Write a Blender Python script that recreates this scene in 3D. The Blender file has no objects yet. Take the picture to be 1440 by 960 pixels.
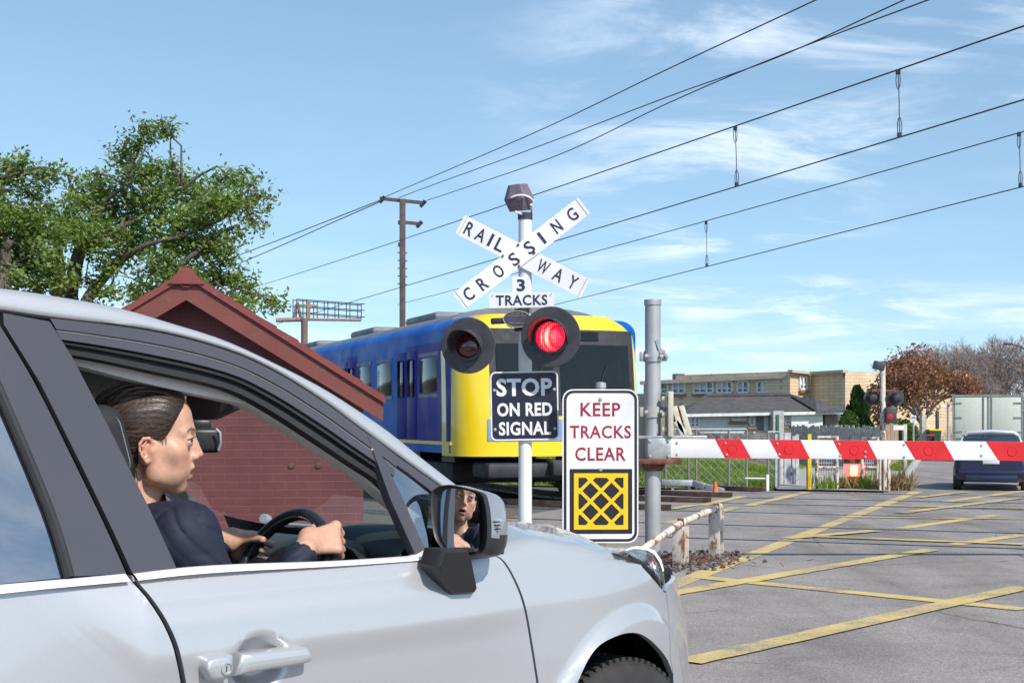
import bpy, bmesh, math, random
import numpy as np
from mathutils import Vector, Matrix, geometry, noise
R = math.radians
sc = bpy.context.scene
COL = sc.collection
RND = random.Random(11)

# ------------------------------------------------------------------ camera model (metres; photograph 1440 x 960)
F, CH, HZ = 2000.0, 1.33, 590.0
def at(px, py, Y):
    return Vector(((px - 720) / F * Y, Y, CH - (py - HZ) / F * Y))
def gnd(px, py, z=0.0):
    Y = (CH - z) * F / (py - HZ)
    return Vector(((px - 720) / F * Y, Y, z))

# ------------------------------------------------------------------ object helpers
def world_of(o):
    m = o.matrix_basis.copy()
    while o.parent:
        o = o.parent
        m = o.matrix_basis @ m
    return m
def tag(o, label=None, cat=None, group=None, kind=None):
    if label: o['label'] = label
    if cat: o['category'] = cat
    if group: o['group'] = group
    if kind: o['kind'] = kind
    return o
def thing(name, label, cat, loc=(0, 0, 0), rz=0.0, group=None):
    o = bpy.data.objects.new(name, None)
    COL.objects.link(o)
    o.empty_display_size = 0.2
    o.location = loc
    o.rotation_euler = (0, 0, rz)
    return tag(o, label, cat, group)
def dup(o, parent=None):
    c = o.copy(); COL.objects.link(c)
    if parent: c.parent = parent
    for ch in list(o.children):
        dup(ch, c)
    return c
def catmull(pts, n=8, closed=False):
    P = [Vector(p) for p in pts]; out = []
    N = len(P); segs = N if closed else N - 1
    for i in range(segs):
        if closed: p0, p1, p2, p3 = P[(i-1) % N], P[i], P[(i+1) % N], P[(i+2) % N]
        else: p0, p1, p2, p3 = P[max(i-1, 0)], P[i], P[i+1], P[min(i+2, N-1)]
        for k in range(n):
            t = k / n
            out.append(0.5 * ((2*p1) + (p2-p0)*t + (2*p0-5*p1+4*p2-p3)*t*t + (3*p1-p0-3*p2+p3)*t*t*t))
    if not closed: out.append(P[-1].copy())
    return out
def resample(pts, n):
    P = [Vector(p) for p in pts]
    d = [0.0]
    for a, b in zip(P, P[1:]): d.append(d[-1] + (b - a).length)
    out = []; j = 0
    for k in range(n):
        t = d[-1] * k / (n - 1)
        while j < len(P) - 2 and d[j+1] < t: j += 1
        L = d[j+1] - d[j]
        out.append(P[j].lerp(P[j+1], 0 if L < 1e-12 else (t - d[j]) / L))
    return out
def frame_of(d):
    d = Vector(d).normalized()
    up = Vector((0, 0, 1)) if abs(d.z) < 0.95 else Vector((0, 1, 0))
    x = d.cross(up).normalized(); y = x.cross(d).normalized()
    return x, y, d

class MB:
    def __init__(self):
        self.v, self.f, self.m = [], [], []
    def add(self, vs, fs, m=0):
        o = len(self.v)
        self.v += [tuple(p) for p in vs]
        self.f += [[i + o for i in f] for f in fs]
        self.m += [m] * len(fs)
        return self
    def box(self, c, size, rot=None, bev=0.0, m=0, seg=2):
        bm = bmesh.new()
        bmesh.ops.create_cube(bm, size=1.0)
        for v in bm.verts: v.co = Vector((v.co.x*size[0], v.co.y*size[1], v.co.z*size[2]))
        if bev > 0:
            bmesh.ops.bevel(bm, geom=list(bm.edges), offset=bev, segments=seg, affect='EDGES', profile=0.5)
        M = Matrix.Translation(Vector(c))
        if rot is not None:
            M = M @ (rot.to_4x4() if isinstance(rot, Matrix) else Matrix.Rotation(rot, 4, 'Z'))
        bm.verts.index_update()
        self.add([M @ v.co for v in bm.verts], [[v.index for v in f.verts] for f in bm.faces], m)
        bm.free(); return self
    def bar(self, a, b, w, h, up=(0, 0, 1), m=0, bev=0.0):
        a, b = Vector(a), Vector(b); d = (b - a); L = d.length; d.normalize()
        up = Vector(up)
        if abs(d.dot(up)) > 0.98: up = Vector((0, 1, 0))
        x = d.cross(up).normalized(); z = x.cross(d).normalized()
        rot = Matrix((x, d, z)).transposed()
        return self.box((a + b) / 2, (w, L, h), rot, bev, m)
    def tube(self, pts, r, n=8, cap=True, m=0):
        P = [Vector(p) for p in pts]; N = len(P)
        rr = r if isinstance(r, (list, tuple)) else [r] * N
        x = None; vs = []; fs = []
        for i in range(N):
            d = (P[min(i+1, N-1)] - P[max(i-1, 0)])
            if d.length < 1e-9: d = Vector((0, 0, 1))
            d.normalize()
            if x is None: x, y, _ = frame_of(d)
            else:
                x = (x - d * x.dot(d))
                if x.length < 1e-6: x = frame_of(d)[0]
                x.normalize()
            y = d.cross(x)
            for k in range(n):
                a = 2 * math.pi * k / n
                vs.append(P[i] + (x * math.cos(a) + y * math.sin(a)) * rr[i])
        for i in range(N - 1):
            for k in range(n):
                k2 = (k + 1) % n
                fs.append([i*n+k, i*n+k2, (i+1)*n+k2, (i+1)*n+k])
        if cap:
            fs.append(list(range(n))[::-1]); fs.append([(N-1)*n + k for k in range(n)])
        return self.add(vs, fs, m)
    def lathe(self, prof, o, axis=(0, 0, 1), n=24, m=0, a0=0.0, a1=2*math.pi):
        x, y, d = frame_of(axis); o = Vector(o); full = abs(a1 - a0 - 2*math.pi) < 1e-6
        cols = n if full else n + 1
        vs = []; fs = []
        for (r, h) in prof:
            for k in range(cols):
                a = a0 + (a1 - a0) * k / n
                vs.append(o + d * h + (x * math.cos(a) + y * math.sin(a)) * r)
        for i in range(len(prof) - 1):
            for k in range(n):
                k2 = (k + 1) % cols
                fs.append([i*cols+k, i*cols+k2, (i+1)*cols+k2, (i+1)*cols+k])
        return self.add(vs, fs, m)
    def prism(self, outline, vec, m=0):
        P = [Vector(p) for p in outline]; vec = Vector(vec); n = len(P)
        vs = P + [p + vec for p in P]
        fs = [list(range(n))[::-1], [n + i for i in range(n)]]
        for i in range(n):
            j = (i + 1) % n
            fs.append([i, j, n + j, n + i])
        return self.add(vs, fs, m)
    def grid(self, rows, m=0, closed=False):
        nr, nc = len(rows), len(rows[0]); vs = [p for r in rows for p in r]; fs = []
        for i in range(nr - 1):
            for k in range(nc if closed else nc - 1):
                k2 = (k + 1) % nc
                fs.append([i*nc+k, i*nc+k2, (i+1)*nc+k2, (i+1)*nc+k])
        return self.add(vs, fs, m)
    def text(self, txt, w, h, M, depth=0.002, m=0, bold=0.02, spacing=1.0):
        cu = bpy.data.curves.new('lettering', 'FONT'); cu.body = txt
        cu.size = 1; cu.offset = bold; cu.extrude = 0.01; cu.space_character = spacing
        cu.resolution_u = 3
        ob = bpy.data.objects.new('lettering', cu); COL.objects.link(ob)
        dg = bpy.context.evaluated_depsgraph_get(); dg.update()
        me = bpy.data.meshes.new_from_object(ob.evaluated_get(dg))
        vs = [v.co.copy() for v in me.vertices]; fs = [list(p.vertices) for p in me.polygons]
        bpy.data.objects.remove(ob); bpy.data.curves.remove(cu); bpy.data.meshes.remove(me)
        x0 = min(v.x for v in vs); x1 = max(v.x for v in vs); y0 = min(v.y for v in vs); y1 = max(v.y for v in vs)
        sx = w / (x1 - x0); sy = h / (y1 - y0)
        out = [M @ Vector(((v.x - (x0+x1)/2)*sx, (v.y - (y0+y1)/2)*sy, (v.z + 0.01) / 0.02 * depth)) for v in vs]
        return self.add(out, fs, m)
    def build(self, name, mats, parent=None, smooth=38, label=None, keep_origin=False):
        if not isinstance(mats, (list, tuple)): mats = [mats]
        me = bpy.data.meshes.new(name)
        o = bpy.data.objects.new(name, me); COL.objects.link(o)
        vs = self.v
        if parent is not None:
            o.parent = parent
            inv = world_of(parent).inverted()
            vs = [tuple(inv @ Vector(p)) for p in vs]
        elif not keep_origin and vs:
            A = np.array(vs); c = (A.min(0) + A.max(0)) / 2; c[2] = A[:, 2].min()
            vs = [tuple(p) for p in (A - c)]
            o.location = c
        me.from_pydata(vs, [], self.f)
        for mt in mats: me.materials.append(mt)
        if len(mats) > 1: me.polygons.foreach_set('material_index', self.m)
        me.update(); me.validate()
        if smooth:
            me.polygons.foreach_set('use_smooth', [True] * len(me.polygons))
            try: me.set_sharp_from_angle(angle=R(smooth))
            except Exception: pass
        if label: o['label'] = label
        return o
def islands(mb):
    par = list(range(len(mb.v)))
    def fd(i):
        while par[i] != i: par[i] = par[par[i]]; i = par[i]
        return i
    for f in mb.f:
        a = fd(f[0])
        for i in f[1:]: par[fd(i)] = a
    g = {}
    for k, f in enumerate(mb.f): g.setdefault(fd(f[0]), []).append(k)
    out = []
    for ks in g.values():
        m = MB(); idx = {}
        for k in ks:
            nf = []
            for i in mb.f[k]:
                if i not in idx: idx[i] = len(m.v); m.v.append(mb.v[i])
                nf.append(idx[i])
            m.f.append(nf); m.m.append(mb.m[k])
        out.append(m)
    return out
def build_each(mb, name, mats, parent, smooth=38):
    """one part per separate piece"""
    return [m.build(name, mats, parent, smooth) for m in islands(mb)]
def rrect(w, h, r, n=5):
    out = []
    for cx, cy, a0 in ((w/2-r, h/2-r, 0), (-w/2+r, h/2-r, 90), (-w/2+r, -h/2+r, 180), (w/2-r, -h/2+r, 270)):
        for k in range(n + 1):
            a = R(a0 + 90 * k / n); out.append((cx + r*math.cos(a), cy + r*math.sin(a)))
    return out
def xf(M, pts): return [M @ Vector((p[0], p[1], p[2] if len(p) > 2 else 0.0)) for p in pts]
def facing(origin, yaw=0.0, roll=0.0):
    """board frame: x right, y up, z towards the camera side (-Y), turned by yaw about the vertical, rolled in its plane"""
    base = Matrix(((1, 0, 0), (0, 0, -1), (0, 1, 0))).to_4x4()
    return Matrix.Translation(Vector(origin)) @ Matrix.Rotation(yaw, 4, 'Z') @ base @ Matrix.Rotation(roll, 4, 'Z')

# ------------------------------------------------------------------ materials
class NT:
    def __init__(self, name):
        self.mat = bpy.data.materials.new(name); self.mat.use_nodes = True
        self.t = self.mat.node_tree; self.b = self.t.nodes['Principled BSDF']
        self.tc = None
    def n(self, typ, **kw):
        nd = self.t.nodes.new(typ)
        for k, v in kw.items():
            if k.startswith('_'): setattr(nd, k[1:], v)
            else: nd.inputs[k.replace('__', ' ')].default_value = v
        return nd
    def l(self, a, b): self.t.links.new(a, b)
    def obj(self):
        if not self.tc: self.tc = self.n('ShaderNodeTexCoord')
        return self.tc.outputs['Object']
    def mapped(self, scale=(1, 1, 1), rot=(0, 0, 0), src=None):
        mp = self.n('ShaderNodeMapping'); mp.inputs['Scale'].default_value = scale; mp.inputs['Rotation'].default_value = rot
        self.l(src or self.obj(), mp.inputs['Vector']); return mp.outputs[0]
    def noise(self, scale, detail=4, rough=0.55, vec=None, dist=0.0):
        nd = self.n('ShaderNodeTexNoise', Scale=scale, Detail=detail, Roughness=rough, Distortion=dist)
        self.l(vec or self.obj(), nd.inputs['Vector']); return nd.outputs['Fac']
    def ramp(self, fac, stops):
        nd = self.n('ShaderNodeValToRGB'); cr = nd.color_ramp
        while len(cr.elements) < len(stops): cr.elements.new(0.5)
        for e, (p, c) in zip(cr.elements, stops):
            e.position = p; e.color = (c, c, c, 1) if isinstance(c, (int, float)) else (*c, 1)
        self.l(fac, nd.inputs['Fac']); return nd.outputs['Color']
    def mix(self, a, b, fac, mode='MIX'):
        nd = self.n('ShaderNodeMix', _data_type='RGBA', _blend_type=mode)
        for s, v in ((nd.inputs[0], fac), (nd.inputs[6], a), (nd.inputs[7], b)):
            if hasattr(v, 'links') or isinstance(v, bpy.types.NodeSocket): self.l(v, s)
            elif isinstance(v, (int, float)): s.default_value = v if s.type == 'VALUE' else (v, v, v, 1)
            else: s.default_value = (*v, 1) if len(v) == 3 else v
        return nd.outputs[2]
    def math(self, op, a, b=0.0, clamp=False):
        nd = self.n('ShaderNodeMath', _operation=op, _use_clamp=clamp)
        for s, v in ((nd.inputs[0], a), (nd.inputs[1], b)):
            if isinstance(v, bpy.types.NodeSocket): self.l(v, s)
            else: s.default_value = v
        return nd.outputs[0]
    def bump(self, h, strength=0.2, dist=0.01):
        nd = self.n('ShaderNodeBump', Strength=strength, Distance=dist)
        self.l(h, nd.inputs['Height']); self.l(nd.outputs[0], self.b.inputs['Normal']); return nd
    def color(self, c):
        if isinstance(c, bpy.types.NodeSocket): self.l(c, self.b.inputs['Base Color'])
        else: self.b.inputs['Base Color'].default_value = (*c, 1)
    def set(self, **kw):
        for k, v in kw.items(): self.b.inputs[k.replace('__', ' ')].default_value = v
        return self
def sc3(c, k): return tuple(min(1.0, x * k) for x in c)
def mat(name, col, rough=0.5, metal=0.0, var=0.18, scale=6.0, bump=0.0, bscale=80.0, coat=0.0, spec=0.5, rvar=0.12):
    t = NT(name)
    f = t.noise(scale, 5)
    t.color(t.ramp(f, [(0.3, sc3(col, 1 - var)), (0.7, sc3(col, 1 + var))]))
    t.set(Metallic=metal, Coat__Weight=coat, Specular__IOR__Level=spec, Coat__Roughness=0.03)
    r = t.ramp(t.noise(scale * 2.3, 4), [(0.3, max(0.02, rough - rvar)), (0.75, min(1, rough + rvar))])
    t.l(r, t.b.inputs['Roughness'])
    if bump: t.bump(t.noise(bscale, 6), bump, 0.005)
    return t.mat
def mat_worn(name, col, under, amount=0.5, scale=9.0, rough=0.6, metal=0.0, streak=1.0):
    """paint with rust or dirt showing through in patches"""
    t = NT(name)
    f = t.noise(scale, 8, 0.7, vec=t.mapped((1, 1, streak)))
    m = t.ramp(f, [(amount, 0.0), (amount + 0.08, 1.0)])
    base = t.ramp(t.noise(3.0, 5), [(0.3, sc3(col, 0.86)), (0.7, sc3(col, 1.08))])
    u = t.ramp(t.noise(30.0, 5), [(0.3, sc3(under, 0.6)), (0.7, sc3(under, 1.3))])
    t.color(t.mix(base, u, m))
    t.set(Roughness=rough, Metallic=metal)
    t.bump(t.noise(45.0, 6), 0.15, 0.004)
    return t.mat
def mat_emit(name, col, strength, base=(0.2, 0.01, 0.01)):
    t = NT(name); t.color(base)
    t.set(Emission__Strength=strength, Roughness=0.25); t.b.inputs['Emission Color'].default_value = (*col, 1)
    return t.mat
def mat_glass(name, tint=(0.9, 0.95, 0.95), trans=0.9, rough=0.01):
    """thin pane: mostly see-through, mirror-like at its surface by Fresnel"""
    t = NT(name); nt = t.t
    tr = t.n('ShaderNodeBsdfTransparent'); tr.inputs[0].default_value = (*sc3(tint, trans), 1)
    gl = t.n('ShaderNodeBsdfGlossy'); gl.inputs['Roughness'].default_value = rough
    fr = t.n('ShaderNodeFresnel', IOR=1.3)
    mx = t.n('ShaderNodeMixShader'); t.l(fr.outputs[0], mx.inputs[0]); t.l(tr.outputs[0], mx.inputs[1]); t.l(gl.outputs[0], mx.inputs[2])
    t.l(mx.outputs[0], nt.nodes['Material Output'].inputs['Surface'])
    return t.mat
M = {}
M['black_rubber'] = mat('black_rubber', (0.018, 0.018, 0.02), 0.55, bump=0.05)
M['black_plastic'] = mat('black_plastic', (0.02, 0.02, 0.022), 0.42, var=0.1, scale=3, bump=0.04, bscale=300)
M['signal_black'] = mat('signal_black', (0.045, 0.042, 0.05), 0.5, var=0.25, scale=12)
M['dark_metal'] = mat('dark_metal', (0.05, 0.05, 0.055), 0.5, 0.4, var=0.3)
M['galvanised'] = mat('galvanised', (0.42, 0.43, 0.45), 0.5, 0.55, var=0.2, scale=14)
M['grey_paint'] = mat_worn('grey_paint', (0.40, 0.39, 0.37), (0.22, 0.12, 0.07), 0.66, 7)
M['rust'] = mat('rust', (0.16, 0.07, 0.04), 0.85, 0.1, var=0.45, scale=15, bump=0.3)
M['white_paint'] = mat_worn('white_paint', (0.72, 0.71, 0.69), (0.35, 0.30, 0.25), 0.70, 8)
M['white_board'] = mat_worn('white_board', (0.74, 0.725, 0.74), (0.42, 0.36, 0.31), 0.735, 7, 0.4, streak=.45)
M['sign_navy'] = mat('sign_navy', (0.012, 0.013, 0.03), 0.4, var=0.15)
M['sign_black'] = mat('sign_black', (0.015, 0.012, 0.016), 0.45, var=0.15)
M['letter_navy'] = mat('letter_navy', (0.015, 0.018, 0.06), 0.5, var=0.2)
M['letter_red'] = mat('letter_red', (0.30, 0.015, 0.03), 0.4, var=0.25, scale=3)
M['sign_yellow'] = mat('sign_yellow', (0.80, 0.50, 0.01), 0.4, var=0.08)
M['boom_red'] = mat('boom_red', (0.62, 0.012, 0.018), 0.4, var=0.1)
M['boom_white'] = mat('boom_white', (0.78, 0.77, 0.77), 0.4, var=0.06)
M['worn_white_post'] = mat_worn('worn_white_post', (0.62, 0.57, 0.50), (0.22, 0.10, 0.055), 0.50, 10, streak=0.5)
M['yellow_paint'] = mat('yellow_post_paint', (0.62, 0.42, 0.02), 0.5)
# ------------------------------------------------------------------ camera, light, sky
cam_d = bpy.data.cameras.new('camera'); cam = bpy.data.objects.new('camera', cam_d); COL.objects.link(cam)
cam.location = (0, 0, CH); cam.rotation_euler = (R(90), 0, 0)
cam_d.sensor_width = 36.0; cam_d.lens = 50.0; cam_d.shift_y = 110.0 / 1440.0
cam_d.clip_start = 0.05; cam_d.clip_end = 5000
sc.camera = cam
sc.view_settings.view_transform = 'Standard'; sc.view_settings.look = 'None'
sc.view_settings.exposure = 0.55; sc.view_settings.gamma = 1.0
sc.cycles.use_denoising = True
sc.cycles.max_bounces = 8; sc.cycles.transparent_max_bounces = 12
SUN_AZ, SUN_EL = R(142), R(44)           # azimuth clockwise from +Y: behind the camera, to the right
sd = Vector((math.sin(SUN_AZ)*math.cos(SUN_EL), math.cos(SUN_AZ)*math.cos(SUN_EL), math.sin(SUN_EL)))
sl = bpy.data.lights.new('sun', 'SUN'); sun = bpy.data.objects.new('sun', sl); COL.objects.link(sun)
sl.energy = 3.5; sl.angle = R(1.2); sl.color = (1.0, 0.94, 0.85)
sun.rotation_euler = sd.to_track_quat('Z', 'Y').to_euler(); sun.location = sd * 60
W = bpy.data.worlds.new('World'); sc.world = W; W.use_nodes = True
wt = W.node_tree; wn = wt.nodes; wl = wt.links
for n_ in list(wn): wn.remove(n_)
def WN(t, **k):
    n_ = wn.new(t)
    for a, b in k.items():
        if a.startswith('_'): setattr(n_, a[1:], b)
        else: n_.inputs[a].default_value = b
    return n_
sky = WN('ShaderNodeTexSky', _sky_type='NISHITA', _sun_disc=False, _sun_elevation=SUN_EL, _sun_rotation=SUN_AZ,
         _air_density=1.0, _dust_density=0.15, _ozone_density=1.0)
tc = WN('ShaderNodeTexCoord'); lift = WN('ShaderNodeVectorMath', _operation='MULTIPLY_ADD'); wl.new(tc.outputs['Generated'], lift.inputs[0]); lift.inputs[1].default_value = (1, 1, .80); lift.inputs[2].default_value = (0, 0, .135); wl.new(lift.outputs[0], sky.inputs['Vector']); sep = WN('ShaderNodeSeparateXYZ'); wl.new(tc.outputs['Generated'], sep.inputs[0])
def WM(op, a, b=0.0, clamp=False):
    n_ = WN('ShaderNodeMath', _operation=op, _use_clamp=clamp)
    for s, v in ((n_.inputs[0], a), (n_.inputs[1], b)):
        if isinstance(v, bpy.types.NodeSocket): wl.new(v, s)
        else: s.default_value = v
    return n_.outputs[0]
def WS(v, lo, hi):
    n_ = WN('ShaderNodeMapRange', _interpolation_type='SMOOTHSTEP'); wl.new(v, n_.inputs[0])
    n_.inputs[1].default_value = lo; n_.inputs[2].default_value = hi; return n_.outputs[0]
zc = WM('MAXIMUM', sep.outputs[2], 0.02)
den = WM('ADD', zc, 0.16)
cx = WM('DIVIDE', sep.outputs[0], den); cy = WM('DIVIDE', sep.outputs[1], den)
cmb = WN('ShaderNodeCombineXYZ'); wl.new(cx, cmb.inputs[0]); wl.new(cy, cmb.inputs[1])
mp = WN('ShaderNodeMapping'); wl.new(cmb.outputs[0], mp.inputs[0])
mp.inputs['Scale'].default_value = (1.1, 1.7, 1); mp.inputs['Rotation'].default_value = (0, 0, R(-18)); mp.inputs['Location'].default_value = (0.35, 0.2, 0)
n1 = WN('ShaderNodeTexNoise', Scale=1.6, Detail=9, Roughness=0.62, Distortion=0.5); wl.new(mp.outputs[0], n1.inputs['Vector'])
n2 = WN('ShaderNodeTexNoise', Scale=0.7, Detail=2, Roughness=0.5); wl.new(mp.outputs[0], n2.inputs['Vector'])
mask = WM('MULTIPLY', WS(n1.outputs['Fac'], 0.46, 0.70), WS(n2.outputs['Fac'], 0.34, 0.58))
side = WS(sep.outputs[0], -0.06, 0.16)
mask = WM('MULTIPLY', mask, WM('ADD', WM('MULTIPLY', side, 0.52), 0.03))
low = WS(sep.outputs[2], 0.16, 0.0)                     # thin pale cloud bank low over the horizon
n3 = WN('ShaderNodeTexNoise', Scale=3.0, Detail=7, Roughness=0.6)
mp3 = WN('ShaderNodeMapping'); wl.new(tc.outputs['Generated'], mp3.inputs[0]); mp3.inputs['Scale'].default_value = (1.2, 1.2, 9); wl.new(mp3.outputs[0], n3.inputs['Vector'])
lowm = WM('MULTIPLY', low, WS(n3.outputs['Fac'], 0.40, 0.75))
mask = WM('ADD', mask, WM('MULTIPLY', lowm, 0.55), True)
cl = WN('ShaderNodeMix', _data_type='RGBA'); wl.new(mask, cl.inputs[0]); tint = WN('ShaderNodeMix', _data_type='RGBA', _blend_type='MULTIPLY'); tint.inputs[0].default_value = 1.0; wl.new(sky.outputs[0], tint.inputs[6]); tint.inputs[7].default_value = (.95, 1.0, .93, 1); wl.new(tint.outputs[2], cl.inputs[6]); cl.inputs[7].default_value = (7.0, 7.3, 7.8, 1)
bg = WN('ShaderNodeBackground', Strength=0.135); wl.new(cl.outputs[2], bg.inputs[0])
ow = WN('ShaderNodeOutputWorld'); wl.new(bg.outputs[0], ow.inputs[0])

# ------------------------------------------------------------------ ground
E = Vector((0.925, -0.380, 0)); Q = Vector((0.380, 0.925, 0))      # along the tracks, along the road
def eq(e, q, z=0.0): return E * e + Q * q + Vector((0, 0, z))
def m_ground():
    t = NT('ballast_earth')
    a = t.ramp(t.noise(28, 8, 0.75), [(0.3, (0.05, 0.042, 0.036)), (0.55, (0.13, 0.115, 0.10)), (0.75, (0.24, 0.22, 0.20))])
    g = t.ramp(t.noise(60, 8, 0.7), [(0.3, (0.03, 0.05, 0.012)), (0.7, (0.10, 0.14, 0.03))])
    f = t.ramp(t.noise(0.25, 6), [(0.50, 0.0), (0.60, 1.0)])
    t.color(t.mix(a, g, f)); t.set(Roughness=0.95); t.bump(t.noise(40, 8), 0.6, 0.03); return t.mat
def m_asphalt():
    t = NT('asphalt')
    v = t.n('ShaderNodeTexVoronoi', Scale=120.0); t.l(t.obj(), v.inputs['Vector'])
    st = t.ramp(v.outputs['Color'], [(0.2, 0.55), (0.5, 1.0), (0.85, 1.75)])
    big = t.ramp(t.noise(0.45, 7, 0.6), [(0.3, (0.212, 0.188, 0.176)), (0.55, (0.264, 0.237, 0.224)), (0.75, (0.303, 0.275, 0.259))])
    c = t.mix(big, st, 0.55, 'MULTIPLY')
    grit = t.ramp(t.noise(38, 8, 0.8), [(0.3, 0.62), (0.7, 1.35)])
    c = t.mix(c, grit, 0.6, 'MULTIPLY')
    pat = t.ramp(t.noise(1.7, 6, 0.62, dist=0.6), [(0.33, 0.72), (0.50, 1.0), (0.72, 1.10)])
    c = t.mix(c, pat, 0.7, 'MULTIPLY')
    trk = t.ramp(t.noise(1.0, 4, .55, vec=t.mapped((.10, 1.3, 1), (0, 0, R(22)), src=t.mapped((1, 1, 1), (0, 0, R(-90))))), [(.34, .70), (.52, 1.0), (.7, 1.08)]); c = t.mix(c, trk, .8, 'MULTIPLY')
    oil = t.ramp(t.noise(.55, 5, .6), [(.66, 1.0), (.74, .66)]); c = t.mix(c, oil, .9, 'MULTIPLY')
    w = t.n('ShaderNodeTexVoronoi', Scale=0.42); w.feature = 'DISTANCE_TO_EDGE'
    dn = t.n('ShaderNodeTexNoise', Scale=2.6, Detail=8.0); t.l(t.obj(), dn.inputs['Vector'])
    wv = t.mix(t.obj(), dn.outputs['Color'], 0.16); t.l(wv, w.inputs['Vector'])
    cr = t.ramp(w.outputs['Distance'], [(0.0, 0.0), (0.0045, 1.0)])
    gate = t.ramp(t.noise(0.33, 3), [(0.48, 1.0), (0.56, 0.0)])
    crk = t.math('MAXIMUM', cr, gate)
    c = t.mix((0.035, 0.032, 0.032), c, crk)
    t.color(c); t.set(Roughness=0.82, Specular__IOR__Level=0.35)
    h = t.mix(st, crk, 0.4); t.bump(h, 0.5, 0.006); return t.mat
def m_line():
    t = NT('worn_yellow_line')
    y = t.ramp(t.noise(6, 5), [(0.3, (0.50, 0.365, 0.12)), (0.7, (0.63, 0.48, 0.19))])
    f = t.math('ADD', t.math('MULTIPLY', t.noise(55, 8, 0.8), 0.6), t.math('MULTIPLY', t.noise(1.2, 5), 0.4))
    m_ = t.ramp(f, [(0.43, 0.0), (0.50, 1.0)])
    t.color(t.mix((0.21, 0.195, 0.19), y, m_)); t.set(Roughness=0.75); t.bump(t.noise(120, 5), 0.4, 0.004); return t.mat
def m_grass_ground():
    t = NT('grass_soil')
    t.color(t.ramp(t.noise(7, 8, 0.7), [(0.3, (0.07, 0.10, 0.02)), (0.5, (0.15, 0.20, 0.035)), (0.72, (0.22, 0.20, 0.08))]))
    t.set(Roughness=0.95); t.bump(t.noise(30, 8), 0.8, 0.05); return t.mat
def m_path():
    t = NT('concrete_path')
    t.color(t.ramp(t.noise(9, 7, 0.7), [(0.3, (0.26, 0.25, 0.23)), (0.7, (0.38, 0.37, 0.35))])); t.set(Roughness=0.9); return t.mat
def m_steel():
    t = NT('rail_steel'); t.color(t.ramp(t.noise(8, 6), [(0.35, (0.10, 0.06, 0.045)), (0.7, (0.20, 0.14, 0.11))]))
    t.set(Metallic=0.5, Roughness=0.5); return t.mat
M['asphalt'] = m_asphalt(); M['line'] = m_line(); M['ground'] = m_ground(); M['grass_soil'] = m_grass_ground(); M['path'] = m_path(); M['rail'] = m_steel()
M['rail_top'] = mat('rail_top', (0.50, 0.48, 0.47), 0.32, 0.8, var=0.2)
M['kerb'] = mat('kerb_concrete', (0.36, 0.35, 0.33), 0.85, bump=0.2)
def sheet(name, pts, m, z, n=1):
    mb = MB(); mb.add([(p[0], p[1], z) for p in pts], [list(range(len(pts)))]); o = mb.build(name, m, smooth=0, keep_origin=True); return tag(o, kind='structure')
sheet('ground', [(-900, -300), (900, -300), (900, 1500), (-900, 1500)], M['ground'], -0.05)
# road: wide at the crossing, then running away to the right
def q2(e, q): p = eq(e, q); return (p.x, p.y)
road = [q2(-40, -20), q2(30, -20), q2(30, 9), q2(16, 15), q2(14, 28), q2(7, 40), q2(-1.5, 120), q2(-26, 400), q2(-38, 400), q2(-12, 120), q2(-4.6, 40), q2(-3.6, 26.6), q2(-7.4, 26.4), q2(-7.4, 14.6), q2(-3.7, 12.6), q2(-5.6, 9.0), q2(-40, 5)]
sheet('road', road, M['asphalt'], 0.0)
for i, (e, q) in enumerate([(-10.2, 9.6)]): pass
# rails let into the road, curving away to the left with the line
CE, CQ = -5.75, 27.25
def rail_path(q, e1=40):
    out = [eq(e1, q), eq(8, q), eq(CE, q)]
    Rr = CQ - q; sgn = 1
    n = 14; ang = R(47.5)
    pts = []
    for k in range(1, n + 1):
        a = ang * k / n
        pts.append(eq(CE - Rr * math.sin(a), CQ - Rr * math.cos(a)))
    d = (eq(-math.cos(ang), math.sin(ang)))
    out += pts; out.append(pts[-1] + d * 90)
    return out
def ribbon(mb, path, off, w, z, h=0.0, m=0):
    """strip of width w at lateral offset off along a path, with sides when h is given"""
    P = [Vector(p) for p in path]; L = []; Rr = []
    for i in range(len(P)):
        d = (P[min(i+1, len(P)-1)] - P[max(i-1, 0)]).normalized(); nrm = Vector((-d.y, d.x, 0))
        a = P[i] + nrm * (off - w/2); b = P[i] + nrm * (off + w/2)
        L.append(Vector((a.x, a.y, z))); Rr.append(Vector((b.x, b.y, z)))
    if h:
        Ld = [p - Vector((0, 0, h)) for p in L]; Rd = [p - Vector((0, 0, h)) for p in Rr]
        mb.grid([Ld, L, Rr, Rd], m)
    else: mb.grid([L, Rr], m)
def inside_road(p):
    e = p.dot(E); return e > -7.3
gi = 0
for tq in (16.65, 21.25, 25.05):
    mb = MB()
    pth = rail_path(tq)
    for s in (-1, 1):
        off = s * 1.05
        ribbon(mb, pth, off, 0.16, 0.004, 0, 0)         # flat dark strip painting in the shade of the flangeway groove
        ribbon(mb, pth, off, 0.062, 0.010, 0.14, 1)
    o = mb.build('rails', [M['black_rubber'], M['rail_top']], smooth=0, keep_origin=True); tag(o, kind='structure')
# raised rails with sleepers on the left of the road
mb = MB()
for tq in (21.25, 25.05):
    pth = rail_path(tq)[2:]
    for s in (-1, 1):
        ribbon(mb, pth, s * 1.05, 0.07, 0.085, 0.095)
o = mb.build('running_rails', M['rail'], smooth=0, keep_origin=True); tag(o, kind='structure')
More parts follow.
